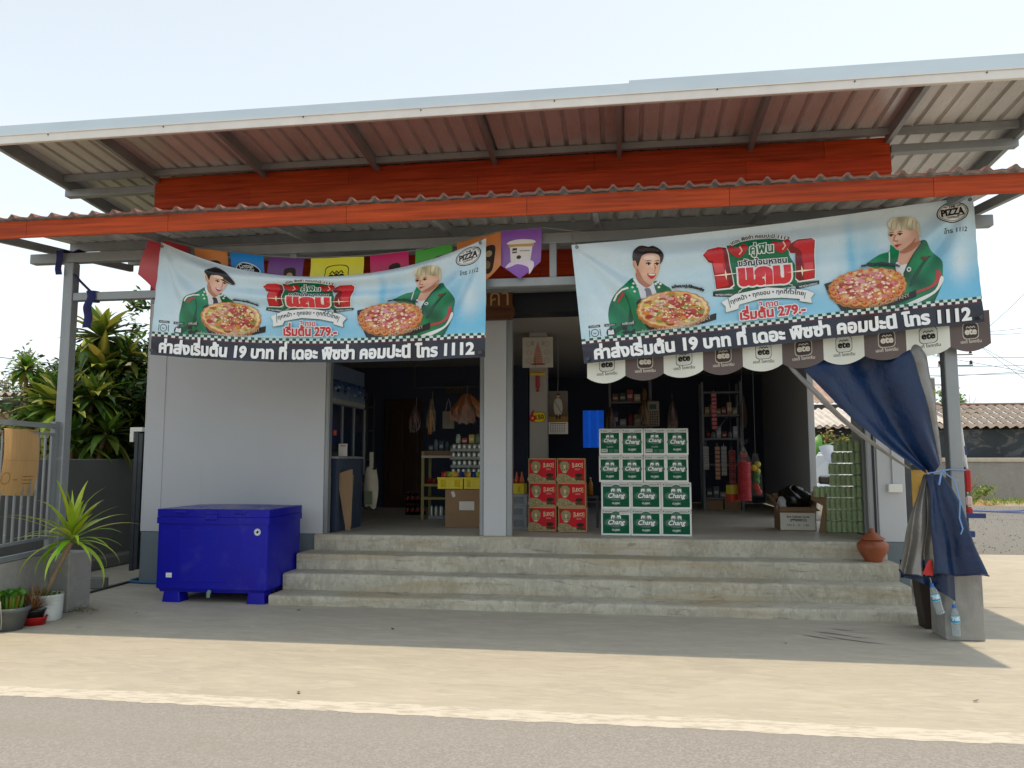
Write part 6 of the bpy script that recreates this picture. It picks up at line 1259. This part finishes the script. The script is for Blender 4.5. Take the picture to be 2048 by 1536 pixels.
mb = MB(); mb.box(-5.62, -5.42, 7.55, 7.65, .004, .12, .008); o = mb.build('concrete_block', m_rendd); o.location = (-.15, .2, 0); tag(o, 'small cement block on the alley floor by the gate track', 'block')
mb = MB(); mb.tube([(-5.56, 8.20, .018)]+[(-5.50+.0+.10*k, 8.175-.03*min(k, 2)*.3, .018) for k in range(1, 22)], .016, 8); mb.tube([(-5.56, 8.20, .018), (-5.60, 8.3, .018), (-5.60, 8.7, .018)], .016, 8); o = mb.build('garden_hose', mat('blue hose', (.03, .12, .24), .45)); tag(o, 'blue hose lying along the foot of the grey wall', 'hose')
t = thing('blue_rag', 'dark blue cloth strip knotted on the lower beam beside the left post', 'cloth', (-5.02, 6.60, 2.95)); m_rag = mat('dark blue cloth', (.015, .018, .10), .8, var=.2); mb = MB()
mb.grid(lambda u, v: ((u-.5)*.09-.02*v+.01*math.sin(v*9), -.012-.02*math.sin(3.14*u)+.012*math.sin(v*12), .05-.36*v), 8, 18); mb.grid(lambda u, v: (.05*math.cos(6.283*u)*(.9+.1*math.sin(v*9)), .055*math.sin(6.283*u)+.05, -.045+.10*v), 16, 4); mb.build('cloth', m_rag, t)
mb = MB(); mb.tube([(0, .0, .04), (-.11, .0, .14), (-.19, .0, .22)], .012, 6); mb.build('cord', m_rag, t)
t = thing('blue_rag', 'short dark blue cloth tied round the top beam above the left post', 'cloth', (-5.36, 6.59, 3.385)); mb = MB(); mb.grid(lambda u, v: ((u-.5)*.07+.01*math.sin(v*8), -.012-.01*math.sin(v*9), .02-.24*v), 6, 12); mb.grid(lambda u, v: (u*.22, -.006+.11*v, .012+.015*math.sin(u*9)), 8, 4); mb.build('cloth', m_rag, t)
mb = MB(); mb.tube([(-4.405, 6.62, 2.915), (-4.41, 6.63, 2.3), (-4.40, 6.62, 1.72)], .004, 5); o = mb.build('hanging_string', mat('pale string', (.42, .40, .34), .8)); tag(o, 'pale string hanging from the lower beam near the wall edge', 'string')
# ---------------------------------------------------------------- potted plants in front of the fence
m_soil = mat('potting soil', (.05, .035, .022), .95, var=.3, scale=30, bump=.5)
t = thing('potted_dracaena', 'spiky yellow-green plant on a leaning bare stem in a white tub', 'potted plant', (-5.02, 6.25, 0)); mb = MB(); mb.lathe([(.001, 0), (.112, 0), (.122, .012), (.128, .10), (.127, .105), (.130, .21), (.131, .225), (.123, .225), (.118, .19)], 32); mb.build('tub', mat('dirty white plastic', (.55, .58, .55), .55, var=.2, scale=6), t)
mb = MB(); mb.lathe([(.119, .192), (.001, .2)], 20); mb.build('soil', m_soil, t)
g = Print(); g.rect(-.05, 0, .03, .11, S('#6fae9c')); g.rect(-.042, .03, .022, .102, S('#d8e2dc')); g.mesh(lambda a, b, l: ((.1305+l*.0004)*math.sin(a/.13-.45), -(.1305+l*.0004)*math.cos(a/.13-.45), .08+b), .02).build('tub_label', m_lab, t)
mb = MB(); mb.tube([(-.03, 0, .19), (.02, 0, .30), (.09, -.01, .44), (.16, -.01, .57), (.215, -.01, .68)], [.024, .021, .02, .021, .024], 10); mb.build('stem', m_bark, t)
mb = MB(); r2 = random.Random(5); c_ = ['#8fb024', '#a3bc34', '#7ba01e', '#b8c648', '#aabb38']
for i in range(42): q = i/42; leaf(mb, (.215, -.01, .68+.04*q), i*2.4, lerp(-.35, 1.45, q)+r2.uniform(-.15, .15), r2.uniform(.40, .62), r2.uniform(.020, .031), r2.uniform(.5, 1.9)*(1-.45*q), tuple(x*r2.uniform(.95, 1.4) for x in S(r2.choice(c_))), n=10, wmax=.25)
mb.build('leaves', m_leaf, t)
mb = MB()
for i in range(60): a = r2.uniform(0, 6.28); q = .1*math.sqrt(r2.random()); leaf(mb, (q*math.cos(a), q*math.sin(a), .2), r2.uniform(0, 6.28), r2.uniform(.4, 1.4), r2.uniform(.05, .11), .006, r2.uniform(.3, 1.5), S(r2.choice(['#5a7a24', '#7a8f34', '#4a6a1e'])), n=3)
mb.build('weeds', m_leaf, t)
t = thing('potted_orchid', 'grey plastic pot with stubby green and yellow orchid shoots at the frame edge', 'potted plant', (-5.04, 5.86, 0)); mb = MB(); mb.lathe([(.001, 0), (.10, 0), (.14, .15), (.152, .155), (.155, .185), (.145, .187), (.135, .15)], 28); mb.build('pot', mat('grey worn plastic', (.11, .12, .125), .6, var=.35, scale=5), t); mb = MB(); mb.lathe([(.136, .155), (.001, .165)], 16); mb.build('soil', m_soil, t)
mb = MB()
for i in range(9):
    a = i*2.4; x, y_ = .08*math.cos(a)*math.sqrt(i/9), .08*math.sin(a)*math.sqrt(i/9); yl = i % 3 == 0; mb.tube([(x, y_, .16), (x*1.15, y_*1.15, .22), (x*1.25, y_*1.25, .27)], [.012, .016, .009], 7, col=S('#b5a83a' if yl else '#5f8a2a'))
    for k in range(3): leaf(mb, (x*1.25, y_*1.25, .26), a+k*2.1, .9, .10, .022, .9, S(r2.choice(['#4f8a2a', '#6a9a34', '#3f7a22'])), n=4)
mb.build('shoots', m_leaf, t)
mb = MB(); mb.tube([(.03, -.14, .25), (.06, -.165, .19), (.06, -.15, .10), (.05, -.14, .03)], .003, 5); mb.build('root', mat('pale string', (.4, .4, .3)), t)
t = thing('potted_dry_plant', 'dry brown bushy plant in a black pot on a red tray', 'potted plant', (-5.00, 6.07, .0)); mb = MB(); mb.lathe([(.001, .03), (.07, .03), (.095, .11), (.10, .115), (.10, .128), (.092, .128)], 24); mb.build('pot', mat('black plastic pot', (.012, .012, .013), .5), t)
mb = MB(); r2 = random.Random(8)
for i in range(240): a = r2.uniform(0, 6.28); q = .05*r2.random(); leaf(mb, (q*math.cos(a), q*math.sin(a), .12), a+r2.uniform(-.6, .6), r2.uniform(.3, 1.5), r2.uniform(.10, .24), .0035, r2.uniform(-.4, 1.4), S(r2.choice(['#8a5f3a', '#a3744a', '#6a452a', '#75502f', '#b08a5c'])), n=4)
mb.build('dry_twigs', m_leaf, t)
mb = MB()
for i in range(8): leaf(mb, (-.06, .06, .16), i*.9, 1.0, .16, .008, 1.2, S('#7a9a34'), n=4)
mb.build('green_shoot', m_leaf, t)
t = thing('plastic_tray', 'small red plastic tray under the dry plant', 'tray', (-5.0, 6.07, 0)); t.scale = (1.05, .82, 1); mb = MB(); mb.lathe([(.001, .004), (.092, .004), (.098, .0), (.115, .062), (.121, .066), (.119, .069), (.112, .066), (.095, .012), (.001, .012)], 28); mb.build('tray_body', mat('red tray plastic', (.48, .012, .012), .35), t)
t = thing('round_black_pot', 'black pot half hidden between the orchid and the dry plant', 'pot', (-5.12, 6.20, 0)); mb = MB(); mb.lathe([(.001, 0), (.09, 0), (.12, .19), (.126, .2), (.12, .2), (.11, .16), (.001, .17)], 24); mb.build('pot', MATS['black plastic pot'], t)
mb = MB(); r2 = random.Random(4)
for i in range(46): leaf(mb, (r2.uniform(-.22, .05)+5.0-5.0, r2.uniform(-.05, .12), .0), r2.uniform(0, 6.28), r2.uniform(.2, .9), r2.uniform(.05, .14), .004, r2.uniform(.5, 1.6), S(r2.choice(['#7a7a4a', '#8a8458', '#5f6a30'])), n=4)
o = mb.build('weed_tuft', m_leaf); o.location = (-4.86, 6.60, .002); tag(o, 'dry weed tuft at the foot of the left pedestal', 'weeds')
# leaves and litter on the ground
for k, (x, y, s, c) in enumerate(((-4.52, 6.02, .035, '#8a7a5a'), (-3.0, 6.95, .03, '#4a4438'), (-1.9, 6.3, .022, '#3a342a'), (1.2, 6.25, .022, '#3a342a'), (-1.95, 4.55, .025, '#3a2f26'), (2.0, 4.95, .022, '#3f3428'), (-4.4, 6.6, .02, '#4a3a2a'))):
    mb = MB(); mb.add([(-s, 0, .004), (0, -s*.45, .008), (s, 0, .012), (0, s*.5, .005)], [(0, 1, 2), (0, 2, 3)]); mb.col = [S(c)]*4; o = mb.build('dry_leaf', m_leaf); o.location = (x, y, .003); o.rotation_euler = (0, 0, k*1.3)
    tag(o, ('dry leaf on the shaded concrete near the potted plants', 'dark dry leaf left of the lowest step', 'small dark leaf on the shaded concrete below mid steps', 'small dark leaf on the shaded concrete right of centre', 'dark leaf by the painted road line', 'small leaf on the sunlit concrete at right', 'brown leaf near the blue ice chest')[k], 'leaf', 'fallen leaves')
# red table seen through the fence
t = thing('plastic_table', 'red plastic table with tray behind the fence railings', 'table', (-6.25, 6.2, 0)); m_rp = mat('red table plastic', (.38, .008, .012), .4); mb = MB(); mb.box(-.5, .42, -.4, .4, 1.00, 1.03, .008); mb.build('table_top', m_rp, t)
for x in (-.42, .3):
    for y_ in (-.34, .34): mb = MB(); mb.box(x-.025, x+.025, y_-.025, y_+.025, 0, 1.0); mb.build('leg', m_steeld, t)
t = thing('plastic_basin', 'red plastic basin stack on the red table', 'basin', (-6.45, 6.1, 1.031)); mb = MB(); mb.lathe([(.001, 0), (.18, 0), (.24, .09), (.25, .095)], 24); mb.lathe([(.05, .02), (.16, .1), (.2, .22), (.21, .25)], 24, 0, T((-.1, 0, .02))); mb.build('basin', m_rp, t)
# neighbour sheds at far left
m_corr = mat('weathered fibre cement roof', (.27, .235, .20), .85, var=.3, scale=3, bump=.2)
def corr(mb, p0, p1, p2, per=.18, amp=.03, n=None):     # p0->p1 along the eave, p0->p2 up the slope
    p0, p1, p2 = map(Vector, (p0, p1, p2)); L = (p1-p0).length; nn = (p1-p0).cross(p2-p0).normalized(); k = int(L/per*6)
    mb.grid(lambda u, v: tuple(p0+(p1-p0)*u+(p2-p0)*v+nn*amp*math.sin(u*L/per*6.283)), k, 4); mb.grid(lambda u, v: tuple(p0+(p1-p0)*u+(p2-p0)*v+nn*(amp*math.sin(u*L/per*6.283)-.025)), k, 4, flip=True); return mb
t = thing('neighbour_shed', 'low shed with pale corrugated roof behind the foliage at far left', 'shed', (-13, 16, 0)); mb = corr(MB(), (-2.6, 0, 2.93), (1.6, 0, 2.86), (-2.6, 2.5, 3.1), .22, .04); mb.build('roof', m_corr, t); mb = MB(); mb.box(-2.2, 1.4, .5, .6, 0, 2.8); mb.build('wall', m_rendd, t)
t = thing('neighbour_shed', 'dark open shed under a sloping brown roof edge at the left frame edge', 'shed', (-14.0, 14.5, 0)); mb = MB(); mb.add([(-3, 0, 2.95), (.9, 0, 2.38), (.9, 2, 2.38), (-3, 2, 2.95), (-3, 0, 2.78), (.9, 0, 2.22), (.9, 2, 2.22), (-3, 2, 2.78)], [(0, 1, 5, 4), (0, 3, 2, 1), (4, 5, 6, 7), (1, 2, 6, 5)]); mb.build('roof', mat('brown timber', (.2, .14, .09), .8, var=.3), t); mb = MB(); mb.box(-3, .6, .6, .7, 0, 2.3); mb.build('wall', m_black, t)
# ---------------------------------------------------------------- right side: yard, boundary wall, house, car, cart
mb = MB(); mb.box(2.8, 60, 28.6, 28.75, 0, 1.30); o = mb.build('boundary_wall', m_rend); tag(o, 'long cement boundary wall with pale coping across the gravel yard', 'wall')
mb = MB(); mb.box(2.8, 60, 28.55, 28.8, 1.302, 1.44, .01); o = mb.build('wall_coping', mat('pale coping', (.55, .50, .40), .8, var=.1)); o.parent = bpy.data.objects['boundary_wall.001']
hs_ = thing('neighbour_house', 'long house with brown tiled roof and dark shade cloth beyond the gravel yard', 'house', (14, 29, 0)); m_tile = lay('brown roof tiles', (.19, .155, .13), [(.6, (1, 1, 1), .35, .7, (.25, .21, .18), .8), (8, (1, 1, 1), .5, .75, (.13, .105, .085), .7)], .85, [(20, (1, 1, 1), .2)])
def tiles(x0, x1, y0, z0, y1, z1, per=.32, rows_=5, mb=None):
    mb = mb or MB()
    for r_ in range(rows_):
        a0, a1 = r_/rows_, (r_+1)/rows_+.02; nx = int((x1-x0)/per*8)
        def f(u, v, a0=a0, a1=a1): a = lerp(a0, a1, v); x = x0+(x1-x0)*u; h = abs(math.sin(math.pi*(x/per+r_*.0)))**.7*.075; return (x+(.22*a), lerp(y0, y1, a)-.02*math.sin(2*math.pi*x/per), lerp(z0, z1, a)+h+.035*(1-v)-.03*math.sin(2*math.pi*x/per)*(1-v))
        mb.grid(f, nx, 2)
    return mb
tiles(-9, 24, 0.1, 2.43, 3.1, 3.44).build('roof', m_tile, hs_)
mb = MB(); mb.tube([(-9, 3.1, 3.47), (24, 3.1, 3.47)], .09, 10); mb.build('ridge', mat('dark red ridge tiles', (.13, .055, .045), .7, var=.3), hs_)
mb = MB(); mb.box(-8.6, 24, .9, 1.0, 0, 2.6); mb.build('wall', mat('dark house wall', (.16, .14, .13), .8), hs_)  # house wall colour is a dark grey-brown
mb = MB(); mb.grid(lambda u, v: (lerp(-8.6, 24, u), .35+.12*math.sin(u*60)*v+.05*math.sin(u*143), lerp(2.44, 1.30, v)), 220, 6); mb.build('shade_cloth', lay('dark shade cloth', (.045, .055, .062), [(.5, (1, 1, 1), .4, .65, (.075, .085, .09), .8), (.9, (1, 1, 2), .52, .58, (.17, .165, .16), .6, 1.5)], .9), hs_)
h2 = thing('neighbour_house', 'small house with two corrugated roofs seen through the side doorway', 'house', (8.0, 32, 0))
corr(MB(), (-4, -2.0, 3.55), (3.0, -2.0, 3.45), (-4, 2.5, 5.5), .17, .03).build('roof', mat('rusty corrugated roof', (.36, .25, .20), .8, var=.3, scale=2), h2)
mb = MB(); mb.box(-3.8, 3, -1.4, -1.3, 2.0, 3.40); mb.build('wall', m_rend, h2)
mb = MB(); mb.box(-4, 3, -2.05, -2.0, 3.30, 3.42); mb.build('eave_board', mat('dark eave board', (.06, .045, .035), .7), h2)
h3 = thing('neighbour_shed', 'low shed with pale sunlit corrugated roof behind the banana plant', 'shed', (6.9, 24, 0)); corr(MB(), (-2.2, -1, 2.32), (2.2, -1, 2.42), (-2.2, 1.6, 2.95), .2, .035).build('roof', mat('pale corrugated roof', (.50, .46, .42), .8, var=.2, scale=2), h3); mb = MB(); mb.box(-2, 2, 0, .1, 0, 2.3); mb.build('wall', m_black, h3)
r2 = random.Random(31); t = thing('banana_plant', 'banana plant with broad bright leaf seen through the side doorway', 'plant', (4.75, 20, 0)); mb = MB(); limb(mb, (0, 0, 0), (0, 0, 1.55), .09, .06, r2); mb.build('stem', m_bark, t); mb = MB()
for az, el, L in ((.35, .75, 1.0), (2.4, 1.0, .9), (1.2, 1.2, .9), (3.6, .7, .9), (5.2, .8, .8)): leaf(mb, (0, 0, 1.5), az, el, L*.8, .11, 1.1, S('#4f8a30'), n=10, wmax=.4)
mb.build('leaves', m_leaf, t)
bush('leafy_shrub', 'yellowish shrub right of the banana plant beyond the doorway', (5.35, 20.5, 0), [(-.25, 0, 1.5, .45), (.3, .2, 1.65, .5)], 2600, .06, ['#8a8a3a', '#a39a4a', '#5f7a2c', '#7a6a34'], 41)
mb = MB(); mb.box(3.0, 6.4, 18.5, 18.62, 0, 1.34, .01); o = mb.build('boundary_wall', MATS['cream painted wall']); tag(o, 'pale low wall beyond the side doorway behind the white car', 'wall')
# white car parked beyond the side doorway
car = thing('parked_car', 'white car with dark side mirror parked beyond the side doorway', 'car', (4.3, 14.5, 0)); m_cw = mat('white car paint', (.72, .72, .74), .25, var=.03, coat=.5); m_cg = mat('dark car glass', (.01, .012, .015), .08, spec=.7); m_ty = mat('tyre rubber', (.015, .015, .016), .8)
sec = [(-2.15, .45, .62, .66), (-2.05, .32, .78, .78), (-1.2, .28, .92, .84), (-.95, .28, .98, .85), (.9, .28, .98, .86), (1.7, .3, .95, .84), (2.05, .35, .85, .78)]
mb = MB()
def bodyf(u, v):
    s = v*(len(sec)-1); q = min(len(sec)-2, int(s)); f_ = s-q; y0, zb, zt, hw = [lerp(a, b, f_) for a, b in zip(sec[q], sec[q+1])]
    pr_ = [(-hw*.93, zb), (-hw, zb+.12), (-hw, lerp(zb, zt, .7)), (-hw*.9, zt), (-hw*.4, zt+.03), (hw*.4, zt+.03), (hw*.9, zt), (hw, lerp(zb, zt, .7)), (hw, zb+.12), (hw*.93, zb)]
    t_ = u*9; k = min(8, int(t_)); g_ = t_-k; return (lerp(pr_[k][0], pr_[k+1][0], g_), y0, lerp(pr_[k][1], pr_[k+1][1], g_))
mb.grid(bodyf, 27, 36, flip=True); mb.add([bodyf(i/27, 0) for i in range(28)], [tuple(range(28))]); mb.add([bodyf(i/27, 1) for i in range(28)], [tuple(reversed(range(28)))]); mb.build('body', m_cw, car)
mb = MB(); mb.add([(-.80, -1.0, .99), (.80, -1.0, .99), (.62, -.15, 1.50), (-.62, -.15, 1.50), (-.62, 1.0, 1.50), (.62, 1.0, 1.50), (.74, 1.7, .99), (-.74, 1.7, .99)], [(3, 2, 5, 4), (0, 3, 4, 7), (2, 1, 6, 5), (4, 5, 6, 7)]); mb.box(-.61, .61, -.14, 1.0, 1.502, 1.53, .01); mb.build('cabin', m_cw, car)
mb = MB(); mb.add([(-.74, -.985, 1.01), (.74, -.985, 1.01), (.58, -.17, 1.49), (-.58, -.17, 1.49)], [(0, 1, 2, 3)]); mb.v = [(x, y_-.012, z) for x, y_, z in mb.v]; mb.build('windscreen', m_cg, car)
for s in (-1, 1):
    mb = MB(); vs = [(s*.795, -.80, 1.02), (s*.76, 1.35, 1.02), (s*.632, .95, 1.46), (s*.632, -.12, 1.46)]; mb.add([(x+s*.012, y_, z) for x, y_, z in vs], [(0, 1, 2, 3) if s > 0 else (3, 2, 1, 0)]); mb.build('side_window', m_cg, car)
    m2 = MB(); m2.box(s*.86, s*1.04, -.82, -.72, .98, 1.12, .025); m2.build('side_mirror', m_cg, car)
    for y_ in (-1.35, 1.3): m3 = MB(); m3.lathe([(.001, -.1), (.2, -.1), (.31, -.08), (.32, 0), (.31, .08), (.2, .1), (.001, .1)], 24, M=T((s*.74, y_, .32)) @ RY(R(90))); m3.build('wheel', m_ty, car)
    m4 = MB(); m4.box(s*.45, s*.72, -2.13, -1.98, .62, .74, .03); m4.build('headlight', mat('headlight glass', (.6, .62, .65), .1), car)
# sunshade cloth folded over the windscreen
mb = MB(); mb.grid(lambda u, v: (lerp(-.86, -.30, u)+.04*math.sin(v*5), lerp(-.86, -.22, v)-.05-.03*math.sin(u*7), lerp(1.06, 1.62, v)+.03*math.sin(u*6)), 12, 12); o = mb.build('white_cloth', mat('white cloth', (.66, .68, .75), .8, var=.05)); o.location = (4.3, 14.5, 0); tag(o, 'white cloth cover draped at the windscreen corner of the car', 'cloth')
# blue hand cart with red lamps
ctt = thing('hand_cart', 'blue steel cart with a red lamp cluster half hidden behind the curtain', 'cart', (3.2, 8.7, 0)); m_bl = mat('blue cart steel', (.015, .035, .16), .45)
mb = MB(); mb.box(-.5, .28, -.3, .9, .62, .68, .008); mb.box(.0, .38, -.32, -.28, .83-.02, .86, .004); mb.build('frame', m_bl, ctt); mb = MB(); mb.tube([(.235, -.25, 1.05), (.25, -.25, 1.28), (.225, -.25, 1.58), (.215, -.25, 1.72)], .018, 8); mb.build('pole', mat('white cart pole', (.7, .7, .7), .4), ctt); mb = MB(); mb.tube([(.2455, -.25, 1.44), (.2375, -.25, 1.53)], .021, 8); mb.build('pole_band', m_bl, ctt)
for z0, z1, c in ((.93, 1.03, 'white'), (1.07, 1.30, 'red'), (.83, .92, 'red')): mb = MB(); mb.box(.212, .272, -.30, -.24, z0, z1, .015); o = mb.build('lamp', mat('red lamp glass', (.42, .012, .012), .2) if c == 'red' else mat('pale lamp glass', (.6, .45, .42), .2), ctt)
mb = MB(); mb.tube([(.22, -.27, .62), (.22, -.27, 1.32)], .016, 8); mb.build('lamp_bar', m_steeld, ctt)
for s in (-.45, .2): mb = MB(); mb.lathe([(.001, -.03), (.27, -.03), (.3, 0), (.27, .03), (.001, .03)], 24, M=T((s, .3, .3)) @ RY(R(90))); mb.build('wheel', m_ty, ctt)
t = thing('yellow_cabinet', 'yellow cabinet with black band behind the tied curtain', 'cabinet', (3.56, 10, 0)); mb = MB(); mb.box(-.12, .10, 0, .5, .1, 1.62, .01); mb.build('cabinet_body', mat('yellow cabinet paint', (.46, .27, .04), .5, var=.12), t); mb = MB(); mb.box(-.118, .098, -.012, -.001, 1.27, 1.33); mb.build('band', m_black, t); mb = MB(); mb.box(-.20, -.125, -.05, .5, 0.0, 1.60); mb.build('side_frame', m_steeld, t)
mb = MB(); mb.tube([(.02+.05*math.cos(a*.5), -.03, 1.02+.08*math.sin(a*.5)) for a in range(26)], .008, 6); mb.build('cable_coil', m_black, t)
t = thing('rack_stand', 'dark steel stand between steps and pedestal', 'frame', (2.62, 7.55, 0)); mb = MB(); mb.box(-.02, .02, 0, .04, 0, .44); mb.build('leg', m_steeld, t); mb = MB(); mb.box(.14, .18, 0, .04, 0, .44); mb.build('leg', m_steeld, t); mb = MB(); mb.box(.021, .139, .005, .035, .10, .14); mb.build('crossbar', m_steeld, t)
mb = MB(); mb.box(-.045, .045, 0, .16, 0, .47, .006, M=RY(R(-6))); o = mb.build('dark_bin', mat('dark brown board', (.03, .018, .012), .6, var=.2)); o.location = (2.50, 6.95, .0); tag(o, 'dark brown board leaning behind the right pedestal', 'board')
# ground cover, rubble, shrub, blue hose in the yard
r2 = random.Random(77); mb = MB()
for i in range(2600): x = r2.uniform(9.2, 20); y_ = r2.uniform(25.4, 28.3); leaf(mb, (x, y_, 0), r2.uniform(0, 6.28), r2.uniform(.6, 1.5), r2.uniform(.08, .2), .014, r2.uniform(.2, 1.2), S(r2.choice(['#7a9a3a', '#8fa64a', '#6a8a30', '#a3a45a'])), n=2)
o = mb.build('grass_patch', m_leaf); o['kind'] = 'stuff'; o['label'] = 'green grass along the far boundary wall'; o['category'] = 'grass'
mb = MB()
for i in range(1500):
    x, y_, s = r2.uniform(4.2, 14), r2.uniform(12.5, 24), r2.uniform(.010, .024); mb.add([(x-s, y_, .0), (x, y_-s*.8, .0), (x+s, y_+.3*s, .0), (x, y_+s, .0), (x, y_, s)], [(0, 1, 4), (1, 2, 4), (2, 3, 4), (3, 0, 4)], 0, False, None, S(r2.choice(['#7a756e', '#625e58', '#8a857c', '#6f6a62'])))
o = mb.build('loose_gravel', m_goods); o['kind'] = 'stuff'; o['label'] = 'loose grey gravel stones in the yard'; o['category'] = 'gravel'
mb = MB(); mb.grid(lambda u, v: (8.0+3.4*u, 25.4+2*v, -.01+.05*math.sin(math.pi*u)*math.sin(math.pi*v)), 10, 8, col=S('#a3805a'))
for i in range(160):
    x = 9.6+r2.gauss(0, .7); y_ = 26.4+r2.gauss(0, .5); s = r2.uniform(.06, .18); mb.add([(x-s, y_, -.01), (x, y_-s, 0), (x+s, y_, 0), (x, y_+s, 0), (x+r2.uniform(-.03, .03), y_, s*.9)], [(0, 1, 4), (1, 2, 4), (2, 3, 4), (3, 0, 4)], 0, False, None, S(r2.choice(['#b08a62', '#9a7652', '#c09a72', '#86664a'])))
o = mb.build('rubble_heap', m_goods); tag(o, 'low heap of tan rubble before the far boundary wall', 'rubble')
bush('leafy_shrub', 'light green shrub growing against the far boundary wall', (11.3, 27.6, 0), [(0, 0, .45, .5), (.5, 0, .3, .4), (-.6, -.1, .25, .4)], 900, .07, ['#8aa64a', '#6f8a38', '#a3b05c'], 51)
bush('far_tree', 'green tree top showing over the ridge of the tiled house', (16.5, 46, 0), [(0, 0, 4.6, .9), (1.5, 0, 4.5, .8), (-1.3, 0, 4.4, .8), (2.6, 0, 4.3, .7)], 900, .12, ['#7a9a48', '#8fa65c', '#688a3c'], 52)
for k, yz in enumerate((0, .5)):
    mb = MB(); mb.tube([(7.6+i*.55, 22.2+.5*math.sin(i*.9+k)+yz*1.3, .02) for i in range(14)], .018, 6); o = mb.build('garden_hose', mat('bright blue pipe', (.08, .13, .33), .5)); tag(o, ('blue pipe lying nearer across the gravel yard', 'blue pipe lying farther across the gravel yard')[k], 'hose')
# utility poles and wires
m_pole = mat('concrete pole', (.22, .21, .2), .8, var=.15)
def pole(loc, h, label, r_=.16):
    t = thing('utility_pole', label, 'pole', loc, 0, 'utility poles'); mb = MB(); mb.tube([(0, 0, 0), (0, 0, h)], [r_*1.2, r_], 8); mb.build('shaft', m_pole, t)
    for z in (h-.5, h-1.1):
        m2 = MB(); m2.tube([(-.9, 0, z), (.9, 0, z)], .04, 6); m2.build('crossarm', m_pole, t)
        for x in (-.8, .8): m3 = MB(); m3.lathe([(.001, 0), (.1, .02), (.06, .1), (.1, .14), (.05, .22), (.001, .23)], 8, 0, T((x, 0, z+.05))); m3.build('insulator', m_steeld, t)
pole((22.5, 60, 0), 7.3, 'distant concrete utility pole over the tiled roof left of the right post'); pole((18.1, 45, 0), 7.6, 'concrete utility pole partly behind the right post', .10)
wr = [((8.9, 20, 4.78), (10.6, 20, 6.6)), ((8.74, 20, 4.62), (10.6, 20, 5.0)), ((8.72, 20, 4.55), (10.6, 20, 4.82)), ((8.7, 20, 4.2), (10.5, 20, 2.9)), ((8.6, 20, 4.3), (10.5, 20, 3.3)), ((10.9, 45, 6.6), (26, 45, 6.75)), ((10.9, 45, 6.15), (26, 45, 6.3)), ((10.9, 45, 5.8), (26, 45, 6.6)), ((18, 45, 7.0), (26, 45, 5.6)), ((18, 45, 7.1), (26, 30, 5.2))]
for k, (a, b) in enumerate(wr):
    a, b = Vector(a), Vector(b); mb = MB(); d = b-a; a2 = a-d*.35; b2 = b+d*.6; mb.tube([a2.lerp(b2, i/14)-Vector((0, 0, .25*math.sin(math.pi*i/14))) for i in range(15)], 0.005 if k < 5 else .012, 4); o = mb.build('overhead_wire', m_black); tag(o, ('thin black overhead wire crossing the sky right of the banner, nearer span' if k < 5 else 'thin black overhead wire strung low over the tiled roof'), 'wire', 'nearer overhead wires' if k < 5 else 'wires above the tiled roof')
mb = MB(); mb.tube([(-22, 24, 5.0), (-17.5, 24, 4.45), (-12, 24, 4.25)], .012, 4); o = mb.build('overhead_wire', m_black); tag(o, 'single thin wire running into the pale tree at far left', 'wire')
